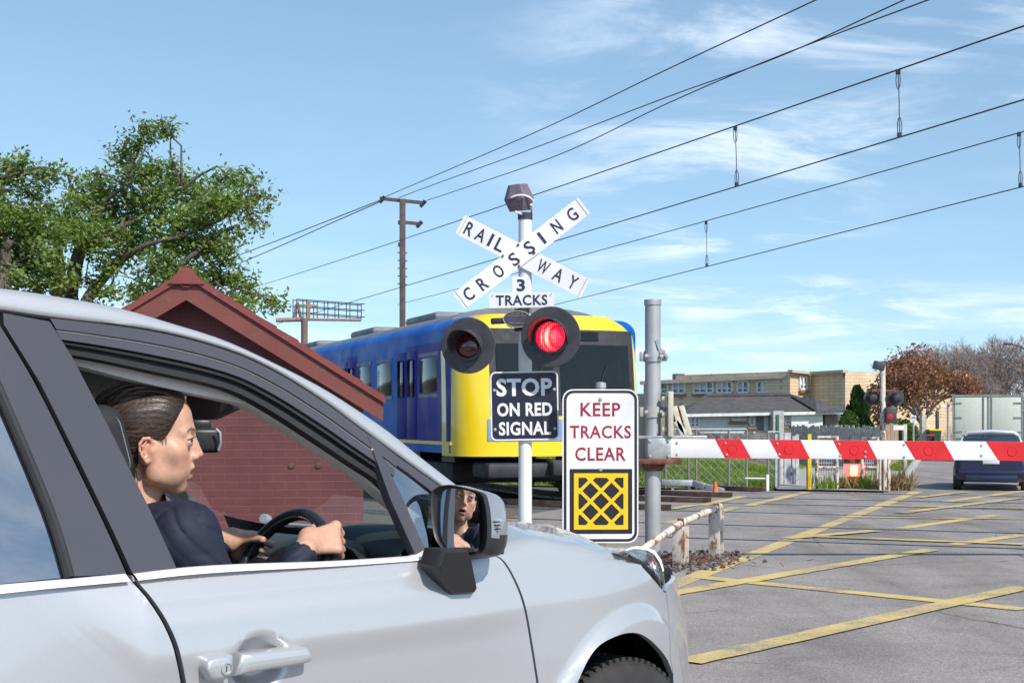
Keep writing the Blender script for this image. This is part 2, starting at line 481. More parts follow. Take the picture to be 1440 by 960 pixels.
# yellow box markings (corner points measured on the ground, metres)
lines = [((938, 826), (1290, 691), 22, 7), ((985, 812), (1440, 857), 14, 16), ((938, 836), (1310, 773), 10, 8), ((966, 932), (1440, 826), 20, 16),
         ((1118, 754), (1440, 766), 6, 7), ((1105, 758), (1232, 747), 5, 5), ((1265, 743), (1400, 724), 5, 4), ((1340, 766), (1440, 752), 5, 5),
         ((1190, 727), (1440, 730), 4, 4), ((1240, 711), (1440, 715), 3, 3), ((1265, 722), (1440, 700), 4, 3), ((1290, 700), (1360, 692), 3, 3),
         ((1330, 705), (1440, 690), 3, 3), ((938, 736), (1038, 713), 5, 4), ((1052, 711), (1136, 692), 4, 3), ((986, 711), (1045, 698), 4, 3), ((942, 716), (975, 711), 4, 3)]
mb = MB()
for i, (a, b, wa, wb) in enumerate(lines):
    z = 0.004 + 0.0022 * (i % 6)
    n_ = 24
    A, B = gnd(*a), gnd(*b)
    d = (B - A); L = d.length; d.normalize(); nr = Vector((-d.y, d.x, 0))
    def wid(p, wpx):     # metres of a stripe wpx pixels tall at p
        return wpx
    w0 = (gnd(a[0], a[1] - wa/2) - gnd(a[0], a[1] + wa/2)).length * abs(Vector((0, 1, 0)).dot(nr))
    w1 = (gnd(b[0], b[1] - wb/2) - gnd(b[0], b[1] + wb/2)).length * abs(Vector((0, 1, 0)).dot(nr))
    w0 = w1 = max(0.08, min(0.19, (w0 + w1) / 2))
    ra, rb = [], []
    for k in range(n_ + 1):
        p = A.lerp(B, k / n_); w = w0 / 2
        j1 = RND.uniform(-0.006, 0.006); j2 = RND.uniform(-0.006, 0.006)
        ra.append(p + nr * (w + j1) + Vector((0, 0, z))); rb.append(p - nr * (w + j2) + Vector((0, 0, z)))
    mb.grid([ra, rb])
o = mb.build('road_markings', M['line'], smooth=0, keep_origin=True); tag(o, kind='structure')
# grass verge beyond the tracks, with a low bank, and the footpath
def bank():
    mb = MB(); rows = []
    nx, ny = 60, 26
    for j in range(ny + 1):
        row = []
        for i in range(nx + 1):
            q = 27.2 + 13 * j / ny; eR = -5.7 - .2 * (q - 27); e = eR - 22.0 + 22.0 * i / nx
            p = eq(e, q); t = j / ny
            hgt = 0.58 * min(1, max(0, (t - 0.08) / 0.5)) ** 1.1 * min(1, max(0, (eR - e) / 3.0))
            hgt *= 0.9 + 0.35 * noise.noise(Vector((e * 0.35, q * 0.35, 0)))
            row.append((p.x, p.y, 0.004 + hgt - 0.02 * (j == 0)))
        rows.append(row)
    return mb.grid(rows)
o = bank().build('grass_bank', M['grass_soil'], keep_origin=True); tag(o, kind='structure')
LE = lambda q: -3.4 - .0925 * (q - 27)
sheet('verge', [q2(LE(q) + o, q) for q, o in ((37.5, -.05), (40, -.05), (60, -.05), (90, -.05), (90, -6), (60, -5), (40.5, -4), (37.5, -1.6))], M['grass_soil'], 0.012)
sheet('footpath', [q2(LE(q) + o, q) for q, o in ((26.9, -.15), (29.5, -.20), (37.4, -.2), (37.4, -1.5), (41, -1.5), (90, -1.9), (90, -3.2), (41, -2.9), (37.4, -3.4), (27.3, -2.3), (26.9, -2.2))], M['path'], 0.020)
mb = MB()
for a, b in (((-3.45, 27.6), (-4.63, 40)), ((-4.63, 40), (-12.03, 120)), ((7.08, 40), (-1.42, 120))):
    mb.bar(eq(a[0], a[1], 0.03), eq(b[0], b[1], 0.03), 0.16, 0.18, bev=0.02)
o = mb.build('kerb', M['kerb'], keep_origin=True); tag(o, kind='structure')
# ------------------------------------------------------------------ near crossing signal
def board_mb(o, w, h, r, th, face, Mx):
    pass
def text_at(mb, txt, px, py, Y, wpx, hpx, roll=0.0, yaw=0.0, fwd=0.02, bold=0.02, m=0, spacing=1.0):
    k = Y / F
    c = at(px, py, Y); c.y -= fwd
    mb.text(txt, wpx * k, hpx * k, facing(c, yaw, roll), 0.0025, m, bold, spacing)
YS = 11.7; KS = YS / F
base = at(738.5, 590, YS); base.z = 0
sig = thing('crossing_signal', 'tall white crossing signal post with crossed blades and two round red lamps', 'crossing signal', base)
mb = MB(); top = at(738.5, 303, YS)
mb.tube([base, base + Vector((0, 0, 0.02)), top], 0.055, 20)
mb.lathe([(0.055, 0.0), (0.14, 0.0), (0.14, 0.03), (0.07, 0.09), (0.055, 0.09)], base, n=20)
mb.build('post', M['white_paint'], sig)
mb = MB(); mb.lathe([(0.0, -0.0), (0.061, 0.0), (0.061, 0.055), (0, 0.058)], at(738.5, 309, YS), n=20); mb.build('post_cap', M['dark_metal'], sig)
# bell housing on the top
mb = MB(); hc = at(730, 282, YS); ax = Vector((-0.10, -0.14, 1.0)).normalized()
n8 = 6
def ngon(c, r, h, a0=0.3, ax=ax, n=n8):
    x, y, d = frame_of(ax); return [c + d * h + (x * math.cos(a0 + 2*math.pi*k/n) + y * math.sin(a0 + 2*math.pi*k/n)) * r for k in range(n)]
rings = [ngon(hc, 0.0001, 0.135), ngon(hc, 0.082, 0.13), ngon(hc, 0.128, 0.015), ngon(hc, 0.122, 0.0), ngon(hc, 0.09, -0.085), ngon(hc, 0.084, -0.085), ngon(hc, 0.112, 0.0), ngon(hc, 0.07, 0.115)]
mb.grid(rings, 0, True); M['hood_purple'] = mat('bell_housing_paint', (0.13, 0.10, 0.125), 0.6, var=0.25, scale=20, bump=0.1)
bell = mb.build('bell_housing', M['hood_purple'], sig, smooth=25)
mb = MB(); x, y, d = frame_of(ax)
mb.tube([hc + d * -0.02 + x * (-0.118 * math.cos(a)) + Vector((0, -0.115, 0)) * (0.6 + 0.4*math.sin(a)) + d * (0.075 * math.sin(a) - 0.03) for a in [math.pi * k / 14 * 0.62 + 0.2 for k in range(15)]], 0.008, 6)
mb.tube([at(724, 300, YS) + Vector((0, -0.09, 0)), at(733, 302, YS) + Vector((0, -0.05, 0)), at(741, 303, YS)], 0.01, 6)
mb.tube([at(747, 290, YS) + Vector((0, -0.09, 0)), at(748, 299, YS), at(743, 306, YS)], 0.01, 6)
mb.build('mounting_hoop', M['white_paint'], bell)
mb = MB(); mb.lathe([(0, 0.05), (0.03, 0.045), (0.06, 0.01), (0.075, -0.03), (0.06, -0.032), (0, 0)], hc + d * -0.04, ax, 18); mb.build('gong', M['dark_metal'], bell)
# crossed blades
def blade(name, pa, pb, wpx, letters, yf, roll):
    A, B = at(*pa, YS), at(*pb, YS); c = (A + B) / 2; L = (B - A).length; w = wpx * KS
    ro = math.atan2(B.z - A.z, B.x - A.x)
    Mx = facing(c + Vector((0, -yf, 0)), 0, ro)
    mb = MB(); mb.prism(xf(Mx, rrect(L, w, 0.008, 2)), Mx.to_3x3() @ Vector((0, 0, 0.006)))
    bl = mb.build(name, M['white_board'], sig)
    mb = MB()
    for sx in (-1, 1):       # folded end strips
        mb.prism(xf(Mx, [(sx*L/2 - sx*0.028, -w/2), (sx*L/2 - sx*0.022, -w/2), (sx*L/2 - sx*0.022, w/2), (sx*L/2 - sx*0.028, w/2)]), Mx.to_3x3() @ Vector((0, 0, 0.0085)))
    build_each(mb, 'end_strip', M['grey_paint'], bl)
    mb = MB()
    for ch, lx, ly in letters:
        P = at(lx, ly, YS); t = (P.x - c.x) * math.cos(ro) + (P.z - c.z) * math.sin(ro)
        ww = {'I': 0.024, 'W': 0.094, 'O': 0.074, 'G': 0.074, 'C': 0.072, 'A': 0.078}.get(ch, 0.068)
        Mt = Mx @ Matrix.Translation((t, 0, 0.007))
        mb.text(ch, ww, 0.108, Mt, 0.002, 0, 0.012)
    mb.build('lettering', M['letter_navy'], bl)
    mb = MB()
    for tx in (-0.085, 0.085):
        for ty in (-w*0.38, w*0.38):
            pass
    return bl, Mx
blR, MR_ = blade('railway_blade', (647.5, 317), (822.5, 407), 29, [('R', 660.5, 323.7), ('A', 675.5, 334), ('I', 690, 339.5), ('L', 702.5, 347.5), ('W', 763.7, 376.5), ('A', 785, 387.5), ('Y', 805.5, 397.5)], 0.066, 0)
blC, MC_ = blade('crossing_blade', (646, 425), (821, 291), 28, [('C', 659, 414), ('R', 678, 399), ('O', 700.5, 382), ('S', 722.5, 365.5), ('S', 743.7, 349), ('I', 761, 335.5), ('N', 782, 319.8), ('G', 803.7, 303)], 0.078, 0)
mb = MB()
for px, py in ((707, 361.5), (728.5, 346), (751, 357), (730, 375.5)):
    p = at(px, py, YS); mb.lathe([(0, 0.012), (0.009, 0.010), (0.011, 0.0)], p + Vector((0, -0.086, 0)), (0, -1, 0), 8)
mb.build('bolt', M['rust'], blC)
# number plate and TRACKS plate
def plate(name, px, py, wpx, hpx, txt, tw, th, yf, m_board, m_txt, r=0.006, bold=0.02, roll=0.0):
    Mx = facing(at(px, py, YS) + Vector((0, -yf, 0)), 0, roll)
    mb = MB(); mb.prism(xf(Mx, rrect(wpx*KS, hpx*KS, r, 3)), Mx.to_3x3() @ Vector((0, 0, 0.005)))
    p = mb.build(name, m_board, sig)
    mb = MB(); mb.text(txt, tw*KS, th*KS, Mx @ Matrix.Translation((0, 0, 0.006)), 0.002, 0, bold, 1.08)
    mb.build('lettering', m_txt, p); return p, Mx
plate('number_plate', 732.5, 402, 24, 24, '3', 11.5, 17, 0.060, M['white_board'], M['letter_navy'], bold=0.03)
tp, MT_ = plate('tracks_plate', 733.5, 423, 91, 21, 'TRACKS', 72, 14.5, 0.070, M['white_board'], M['letter_navy'], roll=R(1.0))
mb = MB()
for sx in (-41, 41): mb.bar(MT_ @ Vector((sx*KS - 0.006, 0.03, 0.007)), MT_ @ Vector((sx*KS + 0.006, 0.048, 0.007)), 0.006, 0.004)
mb.build('fixing', M['dark_metal'], tp)
# lamp bracket with its oval maker's plate
mb = MB(); cb = at(735, 450, YS)
mb.bar(at(690, 452, YS) + Vector((0, -0.02, 0)), at(775, 448, YS) + Vector((0, -0.02, 0)), 0.05, 0.05, bev=0.012)
mb.lathe([(0.07, -0.09), (0.07, 0.09)], cb, n=18)
br = mb.build('lamp_bracket', M['dark_metal'], sig)
Mx = facing(at(727, 450, YS) + Vector((0, -0.10, 0)), 0, 0)
mb = MB(); ov = [(0.118*math.cos(a) * (1 + 0.05*math.cos(6*a)), 0.072*math.sin(a)*(1 + 0.05*math.cos(6*a))) for a in [2*math.pi*k/36 for k in range(36)]]
mb.prism(xf(Mx, ov), Mx.to_3x3() @ Vector((0, 0, 0.02))); mp_ = mb.build('maker_plate', M['signal_black'], br)
mb = MB()      # raised worn lines on the cast plate, too small to read
for ly, hw in ((0.045, 0.055), (0.027, 0.075), (-0.035, 0.07)):
    n_ = 14
    for k in range(n_):
        if (k * 7 + int(ly * 1000)) % 5 == 0: continue
        x0 = -hw + 2*hw*k/n_; mb.bar(Mx @ Vector((x0, ly, 0.021)), Mx @ Vector((x0 + hw/n_*1.2, ly + 0.002, 0.021)), 0.008, 0.004)
o_ = [(0.112*math.cos(a), 0.067*math.sin(a), 0.021) for a in [2*math.pi*k/36 for k in range(37)]]
mb.tube(xf(Mx, o_), 0.0035, 4); mb.build('raised_rim', M['grey_paint'], mp_)
# red lens with a fine grid of lit diodes
def m_lens(on):
    t = NT('lit_red_lens' if on else 'dark_red_lens')
    v = t.n('ShaderNodeTexVoronoi', Scale=62.0, Randomness=0.0); t.l(t.obj(), v.inputs['Vector'])
    dots = t.ramp(v.outputs['Distance'], [(0.25, 1.0), (0.55, 0.0)])
    if on:
        g = t.n('ShaderNodeTexGradient'); g.gradient_type = 'SPHERICAL'; t.obj(); mg = t.n('ShaderNodeMapping'); mg.vector_type = 'POINT'; mg.inputs['Location'].default_value = (-.95, -.95, -.95); mg.inputs['Scale'].default_value = (1.9, 1.9, 1.9); t.l(t.tc.outputs['Generated'], mg.inputs['Vector']); t.l(mg.outputs[0], g.inputs[0])
        core = t.ramp(g.outputs['Fac'], [(0.02, (1.0, 0.01, 0.03)), (0.30, (1.0, 0.10, 0.09)), (0.65, (1.0, 0.62, 0.42))])
        e = t.mix((0.9, 0.0, 0.02), core, dots)
        t.l(e, t.b.inputs['Emission Color'])
        st = t.math('ADD', t.math('MULTIPLY', dots, 3.4), 0.9); t.l(st, t.b.inputs['Emission Strength'])
        t.color((0.4, 0.01, 0.02))
    else:
        t.color(t.mix((0.05, 0.002, 0.006), (0.14, 0.006, 0.016), dots))
    t.set(Roughness=0.12, Coat__Weight=1.0); return t.mat
M['lens_on'], M['lens_off'] = m_lens(True), m_lens(False)
def lamp(parent, px, py, rpx, Y, yaw, on, lens_r, name='signal_lamp', back=False, pitch=0.0):
    c = at(px, py, Y); k = Y / F; r = rpx * k
    ax = (Matrix.Rotation(yaw, 3, 'Z') @ Matrix.Rotation(pitch, 3, 'X') @ Vector((0, -1, 0)))
    L = c + ax * 0.13
    mb = MB()
    mb.lathe([(0.0, 0.0), (r - 0.012, 0.0), (r, 0.003), (r, 0.008), (r - 0.004, 0.012), (r*0.35, 0.012), (0, 0.012)], L, ax, 40)
    bb = mb.build(name, M['signal_black'], parent)
    lr = lens_r * k
    mb = MB(); mb.lathe([(lr*1.28, 0.012), (lr*1.28, 0.035), (lr*1.05, 0.04), (lr*1.02, 0.016)], L, ax, 28); mb.build('lens_rim', M['signal_black'], bb)
    mb = MB(); mb.lathe([(lr*1.03, 0.0), (lr*0.8, 0.012), (lr*0.45, 0.019), (0.0, 0.022)], L + ax * 0.016, ax, 28)
    ln = mb.build('lens', M['lens_on'] if on else M['lens_off'], bb)
    # visor: the upper part of a tube, longest at the top
    x, y, d = frame_of(ax); up = Vector((0, 0, 1))
    rows = []
    for j in range(7):
        row = []
        for i in range(25):
            a = R(-18) + R(216) * i / 24
            sx = -math.cos(a); sz = math.sin(a)
            ln_ = 0.05 + 0.21 * max(0, math.sin(a * 0.83 + R(15))) ** 0.9
            rr = lr * (1.28 + 0.12 * j / 6)
            side_ = ax.cross(up).normalized(); upv = side_.cross(ax).normalized()
            row.append(L + ax * (0.012 + ln_ * j / 6) + side_ * (sx * rr) + upv * (sz * rr) + upv * (-0.02 * (j / 6)))
        rows.append(row)
    mb = MB(); mb.grid(rows)
    rows2 = [[p - (p - (L + ax * (p - L).dot(ax))).normalized() * 0.006 for p in r_] for r_ in rows]
    mb.grid(rows2[::-1]); mb.grid([rows[-1], rows2[-1]])
    mb.build('visor', M['signal_black'], bb)
    mb = MB(); mb.lathe([(0, -0.13), (0.07, -0.13), (0.10, -0.03), (0.11, 0.0)], L, ax, 20); mb.build('lamp_body', M['signal_black'], bb)
    return bb
a1 = lamp(sig, 665, 487, 39, YS - 0.12, R(-14), False, 17)
a1['label'] = 'unlit round lamp with black disc and visor'
a2 = lamp(sig, 779.5, 475, 42.5, YS - 0.12, R(-14), True, 20)
a2['label'] = 'glowing red round lamp with black disc and visor'
# STOP ON RED SIGNAL
Mx = facing(at(737.5, 570.5, YS) + Vector((0, -0.075, 0)), R(2), R(1.0))
w, h = 95*KS, 96*KS
mb = MB(); mb.prism(xf(Mx, rrect(w, h, 0.045)), Mx.to_3x3() @ Vector((0, 0, 0.004)))
st_ = mb.build('stop_sign', M['white_board'], sig)
mb = MB(); mb.prism([p + Mx.to_3x3() @ Vector((0, 0, 0.004)) for p in xf(Mx, rrect(w - 0.024, h - 0.024, 0.036))], Mx.to_3x3() @ Vector((0, 0, 0.0015))); mb.build('sign_face', M['sign_navy'], st_)
mb = MB()
for txt, dy, tw, th, b in (('STOP', 26, 78, 25, 0.035), ('ON RED', -5, 77, 19, 0.035), ('SIGNAL', -31.5, 73, 19, 0.03)):
    mb.text(txt, tw*KS, th*KS, Mx @ Matrix.Translation((0, dy*KS, 0.006)), 0.002, 0, b, 1.06)
mb.build('lettering', M['white_board'], st_)
mb = MB()
for sx in (-0.245, 0.245):
    for sy in (-0.19, 0.13): mb.lathe([(0, 0.012), (0.012, 0.009), (0.015, 0.0)], Mx @ Vector((sx, sy, 0.005)), (0, -1, 0), 8)
mb.build('bolt', M['galvanised'], st_)

# ------------------------------------------------------------------ KEEP TRACKS CLEAR sign on its own post
YK = 11.5; KK = YK / F
kb = at(845, 590, YK + 0.05); kb.z = 0
ks = thing('keep_clear_sign', 'white KEEP TRACKS CLEAR sign with a yellow crosshatch square beside the signal post', 'sign', kb)
mb = MB(); mb.tube([kb, at(845, 543, YK + 0.05)], 0.038, 14); mb.lathe([(0.038, 0), (0.044, 0.0), (0.04, 0.04), (0, 0.05)], at(845, 545, YK + 0.05), n=14); mb.build('post', M['galvanised'], ks)
Mx = facing(at(844.3, 655, YK), R(1.5), 0); w, h = 107*KK, 216*KK
def up3(z): return Mx.to_3x3() @ Vector((0, 0, z))
mb = MB(); mb.prism(xf(Mx, rrect(w, h, 0.085)), up3(0.004)); bd = mb.build('board', M['white_board'], ks)
mb = MB(); mb.prism([p + up3(0.004) for p in xf(Mx, rrect(w - 0.022, h - 0.022, 0.076))], up3(0.0012), 0)
mb.prism([p + up3(0.0052) for p in xf(Mx, rrect(w - 0.066, h - 0.066, 0.058))], up3(0.0012), 1)
mb.build('border', [M['sign_black'], M['white_board']], bd)
mb = MB()
for txt, y_, tw, th in (('KEEP', 575.5, 56, 19), ('TRACKS', 607, 86, 18), ('CLEAR', 638, 71, 19)):
    mb.text(txt, tw*KK, th*KK, Mx @ Matrix.Translation((0, (655 - y_)*KK, 0.0066)), 0.002, 0, 0.015, 1.08)
mb.build('lettering', M['letter_red'], bd)
mb = MB(); cy_ = (655 - 704.5)*KK
mb.prism([p + up3(0.0066) for p in xf(Mx @ Matrix.Translation((0.004, cy_, 0)), rrect(88*KK, 91*KK, 0.004, 2))], up3(0.0015), 0)
hz = mb.build('hazard_panel', M['sign_black'], bd)
mb = MB(); gw, gh = 76*KK, 79*KK; th_ = 0.040
MG = Mx @ Matrix.Translation((0.004, cy_, 0.0084))
def gbar(a, b, w_, lift=0.0):
    a, b = Vector((*a, lift)), Vector((*b, lift)); d_ = (b - a).normalized(); n_ = Vector((-d_.y, d_.x, 0)) * w_/2
    mb.prism([MG @ (a + n_), MG @ (b + n_), MG @ (b - n_), MG @ (a - n_)], Mx.to_3x3() @ Vector((0, 0, 0.0015)))
for a, b in (((-gw/2, -gh/2 + .018), (gw/2, -gh/2 + .018)), ((-gw/2, gh/2 - .018), (gw/2, gh/2 - .018))): gbar(a, b, .036)
for a, b in (((-gw/2 + .018, -gh/2), (-gw/2 + .018, gh/2)), ((gw/2 - .018, -gh/2), (gw/2 - .018, gh/2))): gbar(a, b, .036, 0.0002)
def clipd(c0, s):      # 45 degree bar x*s - y = c0 clipped to the frame
    iw, ih = gw/2 - .03, gh/2 - .03; ps = []
    for xx in (-iw, iw):
        yy = s * xx - c0
        if -ih <= yy <= ih: ps.append((xx, yy))
    for yy in (-ih, ih):
        xx = (yy + c0) / s
        if -iw < xx < iw: ps.append((xx, yy))
    return ps[:2] if len(ps) >= 2 else None
for s, lift in ((1, 0.0004), (-1, 0.0007)):
    for k in (-0.255, -0.085, 0.085, 0.255):
        p = clipd(k, s)
        if p: gbar(p[0], p[1], 0.026, lift)
mb.build('crosshatch', M['sign_yellow'], hz)
mb = MB()
for sy in (0.54, -0.03): mb.lathe([(0, 0.012), (0.012, 0.01), (0.016, 0.0)], Mx @ Vector((0, sy, 0.008)), (0, -1, 0), 10)
mb.build('bolt', M['galvanised'], bd)

# ------------------------------------------------------------------ boom gate
YB = 13.3; KB = YB / F
bb_ = at(918, 590, YB); bb_.z = 0
bg_ = thing('boom_gate', 'galvanised boom gate post with a lowered red and white striped arm across the road', 'boom gate', bb_)
mb = MB(); mb.tube([bb_, at(918, 424, YB)], 0.074, 24); mb.build('post', mat_worn('weathered_galvanised', (0.44, 0.44, 0.45), (0.30, 0.20, 0.15), 0.60, 3.5, 0.5, 0.4, 0.35), bg_)
mb = MB(); mb.lathe([(0.074, -0.02), (0.082, -0.02), (0.082, 0.03), (0, 0.034)], at(918, 426, YB), n=24); mb.build('post_cap', M['galvanised'], bg_)
def clamp(y, m):
    mb = MB(); c = at(918, y, YB)
    mb.lathe([(0.076, -0.05), (0.088, -0.05), (0.088, 0.05), (0.076, 0.05)], c, n=24)
    mb.box(c + Vector((0.11, -0.01, 0)), (0.05, 0.03, 0.09), bev=0.006); mb.box(c + Vector((-0.105, -0.01, 0)), (0.04, 0.03, 0.09), bev=0.006)
    for sx in (-0.07, 0.07, 0.125): mb.lathe([(0, 0.035), (0.018, 0.032), (0.02, 0.0)], c + Vector((sx, -0.075 if abs(sx) < 0.1 else -0.02, 0)), (0, -1, 0), 8)
    return mb.build('clamp', m, bg_)
clamp(501, M['galvanised']); clamp(579, M['grey_paint'])
mb = MB(); mb.bar(at(922, 478, YB) + Vector((0, -.07, 0)), at(929, 497, YB) + Vector((0, -.07, 0)), .02, .03); mb.box(at(927, 494, YB) + Vector((0.02, -0.06, 0)), (.06, .03, .05), bev=.005); mb.build('latch', M['galvanised'], bg_)
# pivot machinery: cream plates, counterweight arms, machine box behind the sign
mb = MB()
mb.box(at(893, 586, YB + .16), (.40, .03, .44), bev=.01)
mb.box(at(893, 640, YB + .18), (.42, .20, .30), bev=.01)
mb.box(at(941, 582, YB - .03), (.05, .28, .42), bev=.008)
for py in (560, 582, 603): mb.box(at(934, py, YB - .1), (.05, .05, .04), bev=.005)
mb.build('mechanism_box', mat_worn('cream_machine_paint', (0.52, 0.48, 0.40), (0.22, 0.11, 0.06), 0.62, 9), bg_)
mb = MB()
for a, b in (((948, 571), (960, 613)), ((958, 570), (970, 612)), ((950, 592), (966, 612))):
    mb.bar(at(*a, YB + .05), at(*b, YB + .05), .05, .035, (0, 1, 0), bev=.006)
build_each(mb, 'counterweight_arm', mat_worn('cream_machine_paint_b', (0.55, 0.51, 0.43), (0.25, 0.12, 0.06), 0.58, 8), bg_)
mb = MB(); mb.lathe([(0, -.1), (.075, -.1), (.085, -.08), (.085, .08), (.075, .1), (0, .1)], at(951, 584, YB + .2), (0, 1, 0), 18); mb.build('counterweight', M['rust'], bg_)
mb = MB(); mb.box(at(945, 614.5, YB - .05), (.64, .12, .028), bev=.004); mb.build('top_channel', M['galvanised'], bg_)
mb = MB(); mb.box(at(924, 648, YB - .02), (.44, .30, .05), bev=.006)
mb.prism([at(905, 652, YB - .10), at(936, 652, YB - .10), at(931, 662, YB - .10), at(909, 662, YB - .10)], (0, .2, 0)); mb.build('support_flange', M['rust'], bg_)
mb = MB(); mb.box(at(927, 630.5, YB - .125), (.215, .016, .19), bev=.004)
for sx in (-.085, .085):
    for sz in (-.07, .07): mb.lathe([(0, .015), (.012, .012), (.014, 0)], at(927, 630.5, YB - .135) + Vector((sx, 0, sz)), (0, -1, 0), 8)
mb.build('joint_plate', M['galvanised'], bg_)
# the arm itself: a hollow beam about 0.18 m deep, sagging slightly
A0 = at(940, 630, YB - .09); A1 = A0 + Vector((4.3, 0.02, -0.037)); hh = 0.0875; dp = .055
dA = (A1 - A0).normalized(); upA = Vector((0, 0, 1))
mb = MB(); mb.bar(A0, A1, dp, 2*hh, bev=.006)
arm = mb.build('arm', M['boom_white'], bg_)
def bx_(px): return (px - 720) / F * (YB - .118) - A0.x
mb = MB()
reds = [(1005.4, 1042, 1020, 1056.5), (1082, 1126, 1097, 1139.5), (1171.5, 1220.6, 1185, 1234), (1271.5, 1327.6, 1288, 1342.5), (1387, 1446, 1405, 1462), (1508, 1566, 1524, 1582)]
for a, b, c, d in reds:
    q_ = []
    for px, s in ((a, 1), (b, 1), (d, -1), (c, -1)):
        q_.append(A0 + dA * bx_(px) + upA * (s * hh) + Vector((0, -dp/2 - .0015, 0)))
    mb.prism(q_, (0, .003, 0))
build_each(mb, 'red_stripe', M['boom_red'], arm)
for a, b, c, d in reds:
    ctr = A0 + dA * bx_((a + b + c + d) / 4 - 1) + Vector((0, -dp/2 - .003, 0))
    mb = MB(); mb.lathe([(0, .0015), (.038, .0015), (.040, .0038), (.044, .0038), (.047, 0.0)], ctr, (0, -1, 0), 26); mb.build('reflector_disc', M['boom_red'], arm)
mb = MB()
for px, s in ((952, .6), (952, -.6), (1020, .6), (1022, -.6), (1093, .6), (1096, -.55), (1180, .6), (1182, -.6), (1217, -.2), (1217, -.75), (1272, -.7), (1272, .65), (1381, .6), (1381, -.45)):
    mb.lathe([(0, .010), (.010, .008), (.012, 0)], A0 + dA * bx_(px) + upA * (s * hh) + Vector((0, -dp/2 - .002, 0)), (0, -1, 0), 8)
mb.build('bolt', M['galvanised'], arm)

# ------------------------------------------------------------------ low pipe railing in front of the boom post
p1 = gnd(957, 797); p2 = gnd(1007, 782)
rl = thing('pipe_railing', 'low rusty white pipe railing on two steel posts at the road edge', 'railing', (p1 + p2) / 2)
for p, hgt, px in ((p1, .37, 957), (p2, .45, 1007)):
    mb = MB()
    yaw = R(-28)
    for off, sz in (((0, -.05), (.115, .012)), ((0, .05), (.115, .012)), ((0, 0), (.012, .10))):
        o_ = Matrix.Rotation(yaw, 3, 'Z') @ Vector((off[0], off[1], 0))
        mb.box(p + o_ + Vector((0, 0, hgt/2 - .05)), (sz[0], sz[1], hgt + .1), yaw, .002)
    mb.build('post', M['worn_white_post'], rl)
h1 = p1 + Vector((0, -.02, .40)); h2 = p2 + Vector((0, -.02, .475))
mb = MB(); d_ = (h2 - h1); d_.normalize(); mb.tube([h1 - d_*1.9 - Vector((0, 0, .16)), h1 - d_*.5 - Vector((0, 0, .04)), h1, h2, h2 + d_*.12], .031, 14); mb.build('rail', M['worn_white_post'], rl)
mb = MB()
for p, h_ in ((p1, .40), (p2, .475)): mb.bar(p + Vector((0, -.02, h_ - .045)), p + Vector((0, -.02, h_ + .04)), .05, .09, bev=.005)
build_each(mb, 'pipe_bracket', M['rust'], rl)
# ballast thrown up round the posts
def pebbles(name, centres, n, rmin, rmax, m, zfun=None, squash=.6):
    mb = MB()
    ico = bmesh.new(); bmesh.ops.create_icosphere(ico, subdivisions=1, radius=1.0); IV = [v.co.copy() for v in ico.verts]; IF = [[v.index for v in f.verts] for f in ico.faces]; ico.free()
    for _ in range(n):
        cx_, cy_, sx, sy = RND.choice(centres)
        x_ = RND.gauss(cx_, sx); y_ = RND.gauss(cy_, sy); r_ = RND.uniform(rmin, rmax)
        rot = Matrix.Rotation(RND.uniform(0, 6.28), 3, Vector((RND.random()-.5, RND.random()-.5, RND.random()-.5)).normalized())
        s3 = Vector((RND.uniform(.7, 1.3), RND.uniform(.7, 1.3), RND.uniform(.5, .9))) * r_
        z_ = zfun(x_, y_) if zfun else 0.0
        mb.add([Vector((x_, y_, z_ + r_*.3)) + rot @ Vector((v.x*s3.x, v.y*s3.y, v.z*s3.z)) * (1 + .18*RND.uniform(-1, 1)) for v in IV], IF)
    o = mb.build(name, m, smooth=0, keep_origin=True); return tag(o, kind='stuff')
M['ballast'] = mat('ballast_stone', (0.12, 0.10, 0.095), 0.9, var=0.55, scale=9)
def mound(x_, y_): return .030 * math.exp(-((x_-p1.x)**2 + (y_-p1.y)**2) / .10) + .025 * math.exp(-((x_-p2.x+.1)**2 + (y_-p2.y)**2) / .12)
pebbles('ballast_gravel', [(p1.x + .02, p1.y + .02, .16, .20), (p2.x - .12, p2.y - .05, .22, .25), (bb_.x + .1, bb_.y + .1, .25, .3), (p1.x + .1, p1.y + .45, .2, .3)], 560, .010, .028, M['ballast'], mound)
mb = MB()
for _ in range(150):        # dead leaves and twigs between the stones
    x_ = RND.gauss(p1.x + .12, .26); y_ = RND.gauss(p1.y + .3, .32); z_ = mound(x_, y_) + .03; a = RND.uniform(0, 6.3); L = RND.uniform(.03, .12)
    mb.bar((x_, y_, z_), (x_ + L*math.cos(a), y_ + L*math.sin(a), z_ + RND.uniform(-.01, .04)), .007, .004)
o = mb.build('twig_litter', M['rust'], smooth=0, keep_origin=True); tag(o, kind='stuff')

